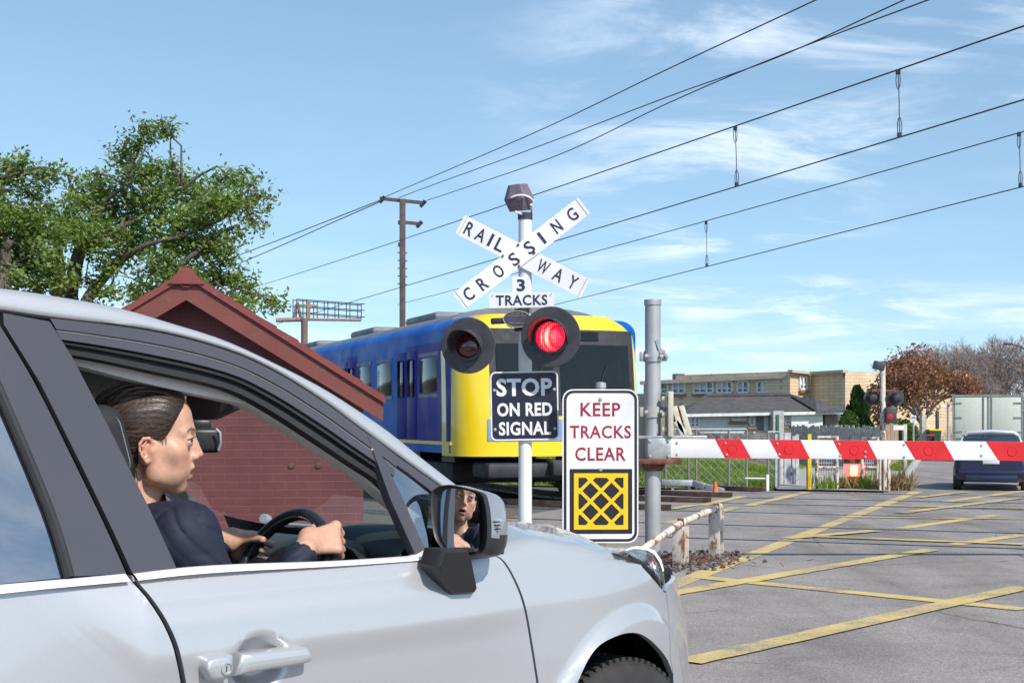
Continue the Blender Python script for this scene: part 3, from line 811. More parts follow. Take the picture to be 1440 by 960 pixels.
# ------------------------------------------------------------------ far crossing signal (seen from behind)
YF = 26.6; KF = YF / F
fb = at(1242, 590, YF); fb.z = 0
fs = thing('crossing_signal', 'worn white crossing signal on the far side seen from behind with black discs', 'crossing signal', fb)
mb = MB(); mb.tube([fb, at(1241, 509, YF)], .055, 14); mb.build('post', M['worn_white_post'], fs)
mb = MB(); mb.box(at(1236, 514, YF), (.20, .16, .15), Matrix.Rotation(R(14), 3, 'Y'), .015); mb.box(at(1241.5, 509, YF), (.14, .12, .03)); mb.build('bell_housing', M['signal_black'], fs)
for px, rp in ((1225.5, 11), (1259.5, 12)):
    mb = MB(); c = at(px, 559, YF + .12); r_ = rp * KF
    mb.lathe([(0, -.006), (r_, -.006), (r_, .006), (0, .006)], c, (0, -1, 0), 28); l_ = mb.build('signal_lamp', M['signal_black'], fs)
    mb = MB(); mb.lathe([(.10, 0), (.095, .08), (.06, .13), (0, .14)], c, (0, -1, 0), 18); mb.build('lamp_body', M['dark_metal'], l_)
mb = MB(); mb.bar(at(1226, 549, YF), at(1260, 549, YF), .04, .04); mb.tube([at(1232, 541, YF), at(1232, 550, YF)], .02, 8); mb.build('lamp_bracket', M['rust'], fs)
mb = MB(); mb.box(at(1252, 583, YF - .10), (.20, .18, .28), bev=.02); ps = mb.build('pedestrian_signal', M['signal_black'], fs)
mb = MB(); mb.lathe([(0, .02), (.05, .012), (.058, 0)], at(1252, 586, YF - .19), (0, -1, 0), 16); mb.build('lens', mat_emit('pedestrian_red', (1, .03, .05), .22), ps)
mb = MB(); mb.box(at(1264, 601, YF - .02), (.20, .012, .09)); mb.build('name_plate', M['white_board'], fs)
mb = MB(); mb.box(at(1244, 667, YF - .12), (.06, .10, .62), bev=.006); mb.box(at(1250, 667, YF - .1), (.05, .05, .62), bev=.006); mb.box(at(1237.5, 667, YF - .1), (.03, .08, .62)); mb.build('post_guard', M['worn_white_post'], fs)

# low red warning lamp glowing behind the boom
lb = at(1201, 590, 27.6); lb.z = 0
wl_ = thing('warning_lamp', 'small glowing red and yellow warning lamp on a short post under the boom', 'lamp', lb)
mb = MB(); mb.tube([lb, at(1201, 652, 27.6)], .12, 14); mb.build('post', mat('pinkish_post', (.42, .32, .29), .8, bump=.2), wl_)
mb = MB(); mb.box(at(1201, 647, 27.5), (.36, .22, .10), bev=.02); mb.build('hood', M['rust'], wl_)
mb = MB(); mb.box(at(1201, 661, 27.44), (.40, .06, .24), bev=.015); lp = mb.build('lens_panel', mat_emit('red_lamp_glow', (1.0, .10, .08), 2.4), wl_)
mb = MB(); mb.box(at(1201, 661, 27.40), (.13, .05, .20), bev=.015); mb.build('lit_core', mat_emit('yellow_lamp_glow', (1.0, .62, .12), 4.5), lp)
# ------------------------------------------------------------------ smooth solids: signed distances and a surface-net mesher
def V3(*a): return np.array(a, float)
def s_sph(P, c, r): return np.linalg.norm(P - np.asarray(c), axis=1) - r
def s_ell(P, c, r):
    q = P - np.asarray(c); r = np.asarray(r, float)
    k0 = np.linalg.norm(q / r, axis=1); k1 = np.linalg.norm(q / (r * r), axis=1)
    return k0 * (k0 - 1.0) / np.maximum(k1, 1e-9)
def s_cap(P, a, b, ra, rb=None):
    a = np.asarray(a, float); b = np.asarray(b, float); rb = ra if rb is None else rb
    ab = b - a; t = np.clip(((P - a) @ ab) / max(ab @ ab, 1e-12), 0, 1)
    return np.linalg.norm(P - a - t[:, None] * ab, axis=1) - (ra + (rb - ra) * t)
def s_chain(P, pts, rs, k=0.004):
    d = None
    for i in range(len(pts) - 1):
        e = s_cap(P, pts[i], pts[i+1], rs[i], rs[i+1]); d = e if d is None else smin(d, e, k)
    return d
def s_box(P, c, half, r, Rm=None):
    q = P - np.asarray(c)
    if Rm is not None: q = q @ Rm
    q = np.abs(q) - (np.asarray(half) - r)
    return np.linalg.norm(np.maximum(q, 0), axis=1) + np.minimum(q.max(1), 0) - r
def smin(a, b, k):
    h = np.maximum(k - np.abs(a - b), 0) / k
    return np.minimum(a, b) - h * h * k * 0.25
def smax(a, b, k): return -smin(-a, -b, k)
def surfnet(sdf, lo, hi, h, slack=1.7):
    lo = np.asarray(lo, float); hi = np.asarray(hi, float); B = 8; H = B * h
    nb = np.ceil((hi - lo) / H).astype(int)
    bi = np.stack(np.meshgrid(*[np.arange(n) for n in nb], indexing='ij'), -1).reshape(-1, 3)
    d = sdf(lo + (bi + 0.5) * H)
    bi = bi[np.abs(d) < H * 0.87 * slack]
    o = np.stack(np.meshgrid(*[np.arange(B + 1)] * 3, indexing='ij'), -1).reshape(-1, 3)
    vals = np.empty((len(bi), (B+1)**3))
    for i in range(0, len(bi), 256):
        g = (bi[i:i+256, None, :] * B + o[None]).reshape(-1, 3)
        vals[i:i+256] = sdf(lo + g * h).reshape(-1, (B+1)**3)
    vals = vals.reshape(-1, B+1, B+1, B+1)
    N = (nb * B + 2)
    corners = [(a, b, c) for a in (0, 1) for b in (0, 1) for c in (0, 1)]
    cv = np.stack([vals[:, a:a+B, b:b+B, c:c+B] for a, b, c in corners], -1)
    ins = cv < 0; act = ins.any(-1) & ~ins.all(-1)
    idx = np.argwhere(act); cvals = cv[act]
    gc = bi[idx[:, 0]] * B + idx[:, 1:]
    key = (gc[:, 0] * N[1] + gc[:, 1]) * N[2] + gc[:, 2]
    acc = np.zeros((len(gc), 3)); cnt = np.zeros(len(gc))
    C = np.array(corners, float)
    for i in range(8):
        for j in range(i + 1, 8):
            if np.abs(C[i] - C[j]).sum() != 1: continue
            va, vb = cvals[:, i], cvals[:, j]; m = (va < 0) != (vb < 0)
            t = np.where(m, va / np.where(m, va - vb, 1), 0)
            acc += np.where(m[:, None], C[i] + t[:, None] * (C[j] - C[i]), 0); cnt += m
    verts = lo + (gc + acc / cnt[:, None]) * h
    order = np.argsort(key); skey = key[order]
    faces = []
    strd = [N[1] * N[2], N[2], 1]
    for ax in range(3):
        sl0 = [slice(0, B)] * 3; sl1 = [slice(0, B)] * 3; sl1[ax] = slice(1, B + 1)
        v0 = vals[(slice(None), *sl0)] < 0; v1 = vals[(slice(None), *sl1)] < 0
        e = np.argwhere(v0 != v1); flip = v0[tuple(e.T)]
        g = bi[e[:, 0]] * B + e[:, 1:]
        k = (g[:, 0] * N[1] + g[:, 1]) * N[2] + g[:, 2]
        u, w = strd[(ax + 1) % 3], strd[(ax + 2) % 3]
        q = np.stack([k - u - w, k - w, k, k - u], 1)
        pos = np.clip(np.searchsorted(skey, q), 0, len(skey) - 1)
        ok = (skey[pos] == q).all(1)
        f = order[pos][ok]; fl = flip[ok]
        f[~fl] = f[~fl][:, ::-1]
        faces.append(f)
    return verts, np.concatenate(faces)
def solid(name, sdf, lo, hi, h, mats, parent=None, label=None, slack=1.7, smooth=180):
    v, f = surfnet(sdf, lo, hi, h, slack)
    mb = MB(); mb.v = [tuple(p) for p in v]; mb.f = [list(map(int, q)) for q in f]; mb.m = [0] * len(mb.f)
    return mb.build(name, mats, parent, smooth=smooth, label=label)
# ------------------------------------------------------------------ the silver car (driver on the near side)
CU, CN = Vector((.70711, .70711, 0)), Vector((.70711, -.70711, 0)); CP = Vector((-.776, 2.9, 0))
def cw(s, t, z): return CP + CU * s + CN * t + Vector((0, 0, z))
car = thing('car', 'silver car in the foreground with a woman driver seen through its open window', 'car', cw(.3, -.8, 0), R(45))
def proj(P): return 720 + F * P.x / P.y, HZ - F * (P.z - CH) / P.y
def lerp_tab(tab, x):
    if x <= tab[0][0]: return tab[0][1]
    for (a, va), (b, vb) in zip(tab, tab[1:]):
        if x <= b:
            u = (x - a) / (b - a); u = u * u * (3 - 2 * u) * .5 + u * .5; return va + (vb - va) * u
    return tab[-1][1]
def sst(x, a, b):
    u = min(1, max(0, (x - a) / (b - a))); return u * u * (3 - 2 * u)
PROF = [(.16, -.02), (.22, .015), (.30, .044), (.40, .048), (.52, .040), (.66, .038), (.78, .046), (.845, .056), (.90, .046), (.955, .027), (.985, .012), (1.0, 0.0), (1.1, -.03)]
WS_, WZ = 1.57, .325          # front axle
def tside(s, z):
    t = lerp_tab(PROF, z)
    k = lerp_tab(PROF, .80) * .9
    b = sst(s, .85, 1.25)                                   # fender: fuller and plainer than the doors
    if b > 0:
        tf = lerp_tab([(.16, -.01), (.3, .035), (.5, .045), (.7, .048), (.85, .042), (.95, .02), (1.05, -.02)], z)
        t = t * (1 - b) + tf * b
    for ws in (WS_, -.80):
        rho = math.hypot(s - ws, z - .345)
        if z > .2: t += .020 * (1 - sst(rho, .425, .465)) - .010 * (1 - sst(rho, .36, .40)) * 0
    if s > 1.3:
        c = lerp_tab([(.2, .38), (.62, .415), (.85, .48), (1.0, .50)], z)
        t -= c * (s - 1.3) ** 2
    if s < -.9: t -= .10 * (-.9 - s) ** 2
    return t
ZS = [(.80, 1.005), (1.0, 1.008), (1.2, 1.024), (1.37, .998), (1.47, .976), (1.82, .942), (2.0, .905), (2.2, .84), (2.35, .79)]
RC = .06
def Sbody(s, a):
    """car side; from s > .9 it rolls over at the top into the fender crown"""
    zs = lerp_tab(ZS, s)
    if s < .80 or a < zs - RC: return cw(s, tside(s, a), a)
    t0 = tside(s, zs - RC); ph = (a - (zs - RC)) / RC
    if ph <= math.pi / 2: return cw(s, t0 - RC * (1 - math.cos(ph)) - .0, zs - RC + RC * math.sin(ph))
    ex = (ph - math.pi / 2) * RC
    return cw(s, t0 - RC - ex, zs + .22 * ex)
def tgreen(s, z):
    return -.30 * (z - 1.0) - .06 * max(0, s - .55) ** 1.5 - .02 * max(0, -s - .6)
def Sgreen(s, z, off=0.0): return cw(s, tgreen(s, z) + off, z)
def inv_factory(S, s0, s1, a0, a1, n=60):
    samp = []
    for i in range(n + 1):
        for j in range(n + 1):
            s, a = s0 + (s1 - s0) * i / n, a0 + (a1 - a0) * j / n
            P = S(s, a)
            if P.y > .3: samp.append((*proj(P), s, a))
    A = np.array(samp)
    def inv(px, py):
        k = np.argmin((A[:, 0] - px) ** 2 + (A[:, 1] - py) ** 2); s, a = A[k, 2], A[k, 3]
        for _ in range(14):
            x, y = proj(S(s, a)); e = 1e-4
            xs, ys = proj(S(s + e, a)); xa, ya = proj(S(s, a + e))
            J = np.array([[(xs - x) / e, (xa - x) / e], [(ys - y) / e, (ya - y) / e]]); r = np.array([px - x, py - y])
            if abs(np.linalg.det(J)) < 1e-3: break
            dl = np.linalg.solve(J, r); dl = np.clip(dl, -.05, .05); s += dl[0]; a += dl[1]
            s = min(s1 + .1, max(s0 - .1, s)); a = min(a1 + .1, max(a0 - .1, a))
        return (s, a)
    return inv
ib = inv_factory(Sbody, -1.0, 2.32, .45, 1.12)
ig = inv_factory(lambda s, z: Sgreen(s, z), -1.2, 1.3, .95, 1.65)
def chain(inv, pts, n=6, smooth=True):
    p = catmull([(x, y, 0) for x, y in pts], n) if smooth else [Vector((x, y, 0)) for x, y in pts]
    return [inv(q.x, q.y) for q in p]
MIRT = -1.6
def mirror_pt(P):
    """reflection of a world point in the car's centre plane"""
    d = (P - CP); t = d.dot(CN); return P + CN * (MIRT - 2 * t)
def inpoly(p, poly):
    c = False; n = len(poly); j = n - 1
    for i in range(n):
        if (poly[i][1] > p[1]) != (poly[j][1] > p[1]) and p[0] < (poly[j][0]-poly[i][0])*(p[1]-poly[i][1])/(poly[j][1]-poly[i][1]+1e-12)+poly[i][0]: c = not c
        j = i
    return c
def panel(name, S, poly, mats, res=.03, thick=.018, parent=None, mirror=False, modify=None, rim_in=.004, smooth=40):
    """sheet-metal panel cut to an outline given on a surface, with a returned edge"""
    P = []
    for (a, b) in zip(poly, poly[1:] + poly[:1]):
        L = math.hypot(b[0]-a[0], b[1]-a[1]); n = max(1, int(L / res))
        for k in range(n): P.append((a[0] + (b[0]-a[0])*k/n, a[1] + (b[1]-a[1])*k/n))
    nb = len(P)
    xs = [p[0] for p in P]; ys = [p[1] for p in P]
    A = np.array(P); x = min(xs) + res * .5; row = 0
    while x < max(xs):
        y = min(ys) + res * (.5 if row % 2 else .0)
        while y < max(ys):
            if inpoly((x, y), P) and np.min((A[:, 0]-x)**2 + (A[:, 1]-y)**2) > (res*.55)**2: P.append((x, y))
            y += res
        x += res * .9; row += 1
    vv, ee, ff, *_ = geometry.delaunay_2d_cdt([Vector(p) for p in P], [(i, (i+1) % nb) for i in range(nb)], [], 1, 1e-6)
    ff = [f for f in ff if inpoly(tuple((vv[f[0]] + vv[f[1]] + vv[f[2]]) / 3), [tuple(v) for v in vv[:nb]])]
    W3 = [S(v.x, v.y) for v in vv]
    if modify: W3 = [modify(w, v.x, v.y) for w, v in zip(W3, vv)]
    mb = MB()
    n3 = len(W3)
    # orient outwards
    f0 = ff[len(ff)//2]; nn = (W3[f0[1]]-W3[f0[0]]).cross(W3[f0[2]]-W3[f0[0]])
    if nn.dot(CN + Vector((0, 0, .4))) < 0: ff = [f[::-1] for f in ff]
    fl = [list(f) for f in ff]
    inn = []
    for i in range(nb):
        d = (Vector(vv[(i+1) % nb]) - Vector(vv[i-1])); nr = Vector((-d.y, d.x))
        if nr.length > 0: nr.normalize()
        q = Vector(vv[i]) + nr * rim_in
        if not inpoly(tuple(q), [tuple(v) for v in vv[:nb]]): q = Vector(vv[i]) - nr * rim_in
        inn.append(W3[i] - CN * thick)
    vs = W3 + inn
    for i in range(nb):
        j = (i + 1) % nb; fl.append([i, j, n3 + j, n3 + i])
    mb.add(vs, fl)
    o = mb.build(name, mats, parent or car, smooth=smooth)
    if mirror:
        mm = MB(); mm.add([mirror_pt(Vector(v)) for v in vs], [f[::-1] for f in fl]); mm.build(name, mats, parent or car, smooth=smooth)
    return o
def both(mb, name, mats, parent=None, smooth=38):
    o = mb.build(name, mats, parent or car, smooth=smooth)
    mm = MB(); mm.v = [tuple(mirror_pt(Vector(v))) for v in mb.v]; mm.f = [f[::-1] for f in mb.f]; mm.m = list(mb.m)
    mm.build(name, mats, parent or car, smooth=smooth); return o
# --- materials
def m_paint():
    t = NT('silver_paint')
    fl = t.noise(900, 2, .5); t.color(t.ramp(fl, [(.3, (.41, .415, .43)), (.7, (.48, .485, .50))]))
    t.set(Metallic=.35, Roughness=.34, Coat__Weight=1.0, Coat__Roughness=.09, Coat__IOR=1.5); return t.mat
M['paint'] = m_paint()
M['satin'] = mat('satin_black_trim', (.060, .058, .070), .28, var=.06, scale=2, rvar=.05, coat=.15)
M['chrome'] = mat('chrome_strip', (.80, .80, .82), .22, 1.0, var=.03, rvar=.04)
M['alu'] = mat('satin_aluminium_strip', (.80, .79, .80), .32, .25, var=.03, rvar=.04, coat=.3)
M['glass'] = mat_glass('clear_glass', (.93, .97, .96), .94)
def m_tint(name, base, refl):
    t = NT(name); nt = t.t
    d = t.n('ShaderNodeBsdfTransparent'); d.inputs[0].default_value = (*base, 1)
    g = t.n('ShaderNodeBsdfGlossy'); g.inputs['Roughness'].default_value = .01; g.inputs[0].default_value = (.9, .92, .95, 1)
    lw = t.n('ShaderNodeLayerWeight', Blend=.35); f = t.math('ADD', t.math('MULTIPLY', lw.outputs['Fresnel'], .7), refl, True)
    mx = t.n('ShaderNodeMixShader'); t.l(f, mx.inputs[0]); t.l(d.outputs[0], mx.inputs[1]); t.l(g.outputs[0], mx.inputs[2])
    t.l(mx.outputs[0], nt.nodes['Material Output'].inputs['Surface']); return t.mat
M['privacy'] = m_tint('tinted_glass', (.05, .055, .06), .38)
M['quarter'] = m_tint('quarter_glass', (.62, .66, .66), .34)
M['liner'] = mat('headliner_cloth', (.30, .285, .275), .95, var=.08, scale=200, bump=.1, bscale=600)
M['pillar_trim'] = mat('pillar_trim', (.74, .71, .69), .8, var=.05, scale=40)
M['dash'] = mat('dash_vinyl', (.045, .058, .062), .75, var=.12, scale=300, bump=.15, bscale=500, spec=.25)
M['dash_black'] = mat('dash_black', (.012, .012, .014), .5, var=.2)
M['seat_cloth'] = mat('seat_cloth', (.014, .015, .02), .8, var=.3, scale=400, bump=.1, bscale=900)
M['stitch'] = mat('stitching', (.35, .35, .36), .8)
M['well'] = mat('wheel_well', (.010, .010, .012), .9)
# --- seams (pixels)
rear_seam = [(181, 808), (190, 818), (210, 841), (230, 871), (245, 903), (253, 933), (258, 960)]
front_seam = [(692, 778), (709, 790), (726, 820), (738, 854), (747, 903), (756, 960)]
def shift(pts, dx): return [(x + dx, y) for x, y in pts]
chb = [(0, 834), (100, 824), (185, 816), (250, 808.5), (330, 802.5), (480, 794.5), (614, 785)]
rs_f = chain(ib, shift(rear_seam, 4.0)); rs_r = chain(ib, shift(rear_seam, -4.0))
fs_r = chain(ib, shift(front_seam, -1.6)); fs_f = chain(ib, shift(front_seam, 1.6))
belt_f = chain(ib, [(187, 817), (250, 809), (330, 803), (480, 795), (614, 786), (660, 781)])
# front door
door_poly = [(rs_f[-1][0] + .05, .25), (rs_f[-1][0] + .02, .50)] + rs_f[::-1] + belt_f + fs_r + [(fs_r[-1][0] + .02, .45), (fs_r[-1][0] + .0, .25)]
hb = ib(366, 930)                                             # handle recess
def recess(w, s, a):
    u = ((s - hb[0]) / .082) ** 2 + ((a - hb[1]) / .066) ** 2
    return w - CN * (.030 * sst(1 - u, 0, .85) if u < 1 else 0)
door = panel('front_door', Sbody, door_poly, M['paint'], res=.0095, parent=car, modify=recess)
# rear door
rd_poly = rs_r + [(rs_r[-1][0] + .03, .5), (rs_r[-1][0] + .05, .25), (-.42, .25), (-.46, .50), (-.55, .70), (-.75, .80), (-.86, .99)] + [(-.5, 1.0)] + chain(ib, [(0, 834.5), (100, 825), (176, 817)])
rdoor = panel('rear_door', Sbody, rd_poly, M['paint'], res=.025, parent=car, mirror=True)
dl_ = MB()
door_m = panel('left_front_door_tmp', Sbody, door_poly, M['paint'], res=.03, parent=car)
for v in door_m.data.vertices: v.co = Vector((v.co.x, -v.co.y, v.co.z))
door_m.data.flip_normals(); door_m.name = 'front_door'
# rear quarter
rq = [(-.862, .99), (-.755, .805), (-.62, .735), (-.505, .60)]
rq = [(-.87, .99), (-.76, .80)] + [(-.80 + .39*math.cos(a), .345 + .39*math.sin(a)) for a in [R(78) + R(102 + 12) * k / 16 for k in range(17)]] + [(-1.3, .25), (-1.72, .30), (-1.76, .6), (-1.75, .9), (-1.70, 1.0)]
panel('rear_quarter', Sbody, rq, M['paint'], res=.05, parent=car, mirror=True)
# front fender
hood_seam_a = lambda s: lerp_tab(ZS, s) - RC + RC * 1.05
arch = [(811, 962), (827, 927), (844, 906), (869, 893), (890, 889), (907, 894), (924, 908), (938, 926), (946, 946)]
arch_sa = chain(ib, arch)
bump_seam = [(936, 830), (939.5, 860), (942, 900), (942, 921)]
bs = chain(ib, bump_seam)
hl_low = [(1.64, hood_seam_a(1.64))] + [q for q in chain(ib, [(891, 787), (903, 797), (922, 818), (933, 832)]) if q[0] < 1.9]
a_out = [(WS_ + .385*math.cos(a), .345 + .385*math.sin(a)) for a in [R(200 - 6*k) for k in range(5)]]
aL = arch_sa[0]
fend_poly = fs_f[::-1]
fend_poly = [(fs_f[-1][0] + .02, .25), (fs_f[-1][0] + .02, .45)] + fs_f[::-1]
zsl = lambda s, ex: lerp_tab(ZS, s) - RC + RC * math.pi / 2 + ex
fend_poly += [(1.02, zsl(1.02, -.02)), (.98, zsl(.98, .02)), (1.0, zsl(1.0, .09)), (1.10, zsl(1.1, .13)), (1.25, zsl(1.25, .12)), (1.36, zsl(1.36, .08)), (1.42, zsl(1.42, .02)), (1.46, hood_seam_a(1.46))]
fend_poly += [(s, hood_seam_a(s)) for s in (1.52, 1.56, 1.60, 1.65, 1.75) if s < hl_low[0][0] - .015] + [hl_low[0]] + hl_low[1:] + bs[1:]
fend_poly += arch_sa[::-1] + [(aL[0] - .055, aL[1] - .10), (aL[0] - .10, aL[1] - .25), (aL[0] - .10, .25)]
fender = panel('front_fender', Sbody, fend_poly, M['paint'], res=.016, parent=car, thick=.022)
fl_ = panel('front_fender', Sbody, fend_poly, M['paint'], res=.03, parent=car, thick=.022, modify=lambda P, s, a: P - Vector((0, 0, .13 * sst(P.z, .80, 1.0) * (1 - sst(s, 1.55, 2.05)))))
for v in fl_.data.vertices: v.co = Vector((v.co.x, -v.co.y, v.co.z))
fl_.data.flip_normals()
# bumper corner and nose
nose_s = 2.33
bp = [bs[-1]] + bs[::-1][1:] + [hl_low[-1]]
bump_poly = arch_sa[-1:] + [bs[-1]] + bs[::-1] + chain(ib, [(937, 829), (938, 838)], 1, False)[:0]
top_s = bs[0]
bump_poly = [(arch_sa[-1][0] + .03, .25), (arch_sa[-1][0] + .015, .45), arch_sa[-1], bs[-1]] + bs[::-1][1:] + [(top_s[0] + .06, top_s[1] + .01), (nose_s, top_s[1]), (nose_s, .25)]
def shrink(poly, d):
    c = (sum(p[0] for p in poly)/len(poly), sum(p[1] for p in poly)/len(poly))
    return [(p[0] + d * (1 if p[0] < c[0] else 0), p[1]) for p in poly]
bump_poly = [(s + (.004 if i < len(bump_poly) - 3 else 0), a) for i, (s, a) in enumerate(bump_poly)]
bumper = panel('front_bumper', Sbody, bump_poly, M['paint'], res=.03, parent=car, mirror=True)
mb = MB(); rows = []
for j in range(13):
    z = .25 + (top_s[1] - .25) * j / 12; t0 = tside(nose_s, z); c = lerp_tab([(.2, .38), (.62, .415), (.85, .48), (1.0, .50)], z)
    A = Vector((nose_s, t0, 0)); dv = Vector((1, -2*c*(nose_s - 1.3), 0)).normalized(); Cc = Vector((2.47 - .25 * max(0, z - .6), MIRT/2, 0))
    B1 = A + dv * .08; B2 = Cc + Vector((0, .25, 0)); row = []
    for k in range(15):
        u = k / 14; p = A*(1-u)**3 + B1*3*u*(1-u)**2 + B2*3*u*u*(1-u) + Cc*u**3; row.append(cw(p.x, p.y, z))
    row += [mirror_pt(p) for p in row[-2::-1]]; rows.append(row)
mb.grid(rows); mb.build('nose', M['paint'], bumper, smooth=60)
# headlight
hl_px = [(876, 773.5), (883, 770), (892, 768.5), (905, 770), (917, 775), (928, 792), (933, 806), (935.5, 818), (936, 829), (932, 828), (922, 815), (903, 794)]
hA, hB, hC = Sbody(1.64, lerp_tab(ZS, 1.64) - .01), Sbody(1.842, .82), cw(1.84, -.1766, CH - (770 - HZ)/F*4.326)
hN = (hB - hA).cross(hC - hA).normalized()
if hN.y > 0: hN = -hN
hcx, hcy = 908, 795
def hl_at(x, y, off=0.0):
    d = Vector(((x - 720)/F, 1, -(y - HZ)/F)); O = Vector((0, 0, CH)); P = O + d * ((hA - O).dot(hN) / d.dot(hN))
    return P + hN * (off + .012 * max(0, 1 - ((x - hcx)/32)**2) * max(0, 1 - ((y - hcy)/36)**2))
hp3 = [(v.x, v.y) for v in catmull([(x, y, 0) for x, y in hl_px], 3, True)]
M['lamp_inner'] = mat('headlamp_inner', (.30, .30, .31), .3, .7, var=.35, scale=40)
M['lamp_white'] = mat('headlamp_white', (.74, .71, .66), .5)
bk_ = [hl_at(x, y, -.016) for x, y in hp3]; ce = sum(bk_, Vector())/len(bk_); bk_ = [ce + (p - ce)*.97 for p in bk_]
mb = MB(); mb.prism(bk_, -CN * .22 + CU * .03); mb.m = [0] + [1] * (len(mb.f) - 1); head_l = mb.build('headlight', [M['lamp_inner'], M['paint']], car, smooth=30)
mm = MB(); mm.add([mirror_pt(Vector(v)) for v in mb.v], [f[::-1] for f in mb.f]); mm.m = list(mb.m); mm.build('headlight', [M['lamp_inner'], M['paint']], car, smooth=30)
mb = MB(); rows = []
for k in range(11):
    q = .02 + .98*k/10; rows.append([hl_at(hcx + (x - hcx)*q, hcy + (y - hcy)*q, .0 if k < 10 else -.003) for x, y in hp3])
mb.grid(rows, 0, True); mb.build('lamp_cover', mat_glass('lamp_cover', (.97, .98, .98), .96, .02), head_l, smooth=180)
mb = MB(); rows = [[hl_at(x, y, .004) for x, y in pts] for pts in ([(877, 773.5), (884, 770.5), (893, 769.3), (904, 771), (916, 776), (925, 789), (930, 803)], [(879, 775), (886, 773.5), (895, 773.2), (904, 775.5), (914, 781), (922, 793), (928, 806)])]
mb.grid(rows); mb.build('lamp_sheen', M['lamp_white'], head_l, smooth=180)  # opaque white strip painting in the reflection along the headlight's top edge
mb = MB(); P = hl_at(914, 797, -.012); mb.lathe([(.030, 0), (.032, .010), (.027, .012), (.022, .003), (.010, .010), (0, .012)], P, hN, 20); mb.build('projector', M['chrome'], head_l)
mb = MB(); mb.tube([hl_at(x, y, -.008) for x, y in ((886, 781), (903, 794), (918, 809), (931, 826))], .006, 6); mb.tube([hl_at(x, y, -.008) for x, y in ((900, 783), (916, 800), (930, 820))], .003, 5); mb.build('bezel', M['black_plastic'], head_l)
# hood
mb = MB(); rows = []
def rise(s): return lerp_tab([(1.1, -.06), (1.30, -.03), (1.50, .035), (1.85, .058), (2.1, .05), (2.4, .03)], s)
SS = [1.12 + .06 * i for i in range(23)]
def hood_pt(s0, w):
    s = s0 + .0; smax_ = min(2.40, 1.635 + .80 * w ** .95)
    s = 1.12 + (smax_ - 1.12) * (s0 - 1.12) / (SS[-1] - 1.12)
    ss = min(s, 1.93)
    ts = tside(ss, lerp_tab(ZS, ss) - RC) - .031; z0 = lerp_tab(ZS, ss) - .009
    ins = .12 * (1 - sst(s, 1.36, 1.47)); ts -= ins; z0 += .22 * max(0, ins - .03)
    t = ts + (MIRT/2 - ts) * w
    zm = z0 + rise(s) * (1 - (1 - w) ** 6) + .012 * w - .003 - .06 * max(0, s - 1.93)
    zf = lerp_tab([(0, .946), (.2, .930), (.5, .902), (1.0, .868)], w)
    b = sst((s0 - 1.12) / (SS[-1] - 1.12), .66, 1.0)
    return cw(s, t, zm * (1 - b) + zf * b)
WW = [0, .012, .03, .05, .08, .12, .18, .26, .36, .5, .66, .83, 1.0]
for s0 in SS:
    r_ = [hood_pt(s0, w) for w in WW]; kz = 1 - sst(s0, 1.75, 2.3); rows.append(r_ + [mirror_pt(p) - Vector((0, 0, .10 * kz * sst(1 - w_, .0, .75))) for p, w_ in zip(r_[-2::-1], WW[-2::-1])])
mb.grid(rows); hood = mb.build('hood', M['paint'], car, smooth=70)
mb = MB(); mb.tube([hood_pt(s_, 0) - Vector((0, 0, .016)) for s_ in SS[10:]] + [hood_pt(SS[-1], w_) - Vector((0, 0, .016)) for w_ in (.02, .05, .09, .14, .20)], .0165, 8); both(mb, 'hood_edge', M['paint'], hood, smooth=80)
mb = MB(); fr_ = rows[-1][4:-4]; lip_ = [p + CU * .022 - Vector((0, 0, .055)) for p in fr_]; mb.grid([fr_, [p + CU * .014 - Vector((0, 0, .018)) for p in fr_], lip_]); mb.build('hood_lip', M['paint'], hood, smooth=80)
mb = MB(); mb.grid([lip_, [Vector((p.x, p.y, .70)) + CU * .05 for p in fr_], [Vector((p.x, p.y, .45)) for p in fr_]]); mb.build('grille', M['black_plastic'], car, smooth=60)
# --- greenhouse
TOP = [(-60, 401), (0, 405), (70, 415), (164, 432), (244, 455), (313, 477), (383, 509), (450, 543), (500, 574), (548, 607), (590, 641), (639, 679), (680, 712), (712, 738)]
LOW = [(-60, 430), (0, 436), (70, 446), (209, 463), (313, 489), (383, 519), (452, 561), (500, 596), (560, 640), (620, 684), (670, 725), (700, 752)]
N_ = 70
def rear_ext(ptsa, z_end, s_end):
    s0, z0 = ptsa[0]; out = []
    for k in range(8, 0, -1):
        u = k / 8; out.append((s0 + (s_end - s0) * u, z0 + (z_end - z0) * u ** 2))
    return out + ptsa
top_sa = resample([Vector((a, b, 0)) for a, b in rear_ext(chain(ig, TOP), 1.50, -1.45)], N_)
low_sa = resample([Vector((a, b, 0)) for a, b in rear_ext(chain(ig, LOW), 1.45, -1.45)], N_)
mb = MB(); rows = []
for i in range(N_):
    a, b = low_sa[i], top_sa[i]; row = []
    for u, o_ in ((-.04, -.02), (0.0, -.002), (.06, .004), (.25, .007), (.5, .008), (.75, .006), (.93, .002), (1.0, -.004)):
        row.append(Sgreen(a.x + (b.x-a.x)*u, a.y + (b.y-a.y)*u, o_))
    b3 = Sgreen(b.x, b.y, 0); row.append(b3 - CN * .03 + Vector((0, 0, .003))); row.append(b3 - CN * .06 + Vector((0, 0, -.005)))
    rows.append(row)
mb.grid(rows); both(mb, 'roof_rail', M['paint'], smooth=60)
hi_ = min(range(N_), key=lambda i: abs(top_sa[i].x - .30))
mb = MB(); rows = []
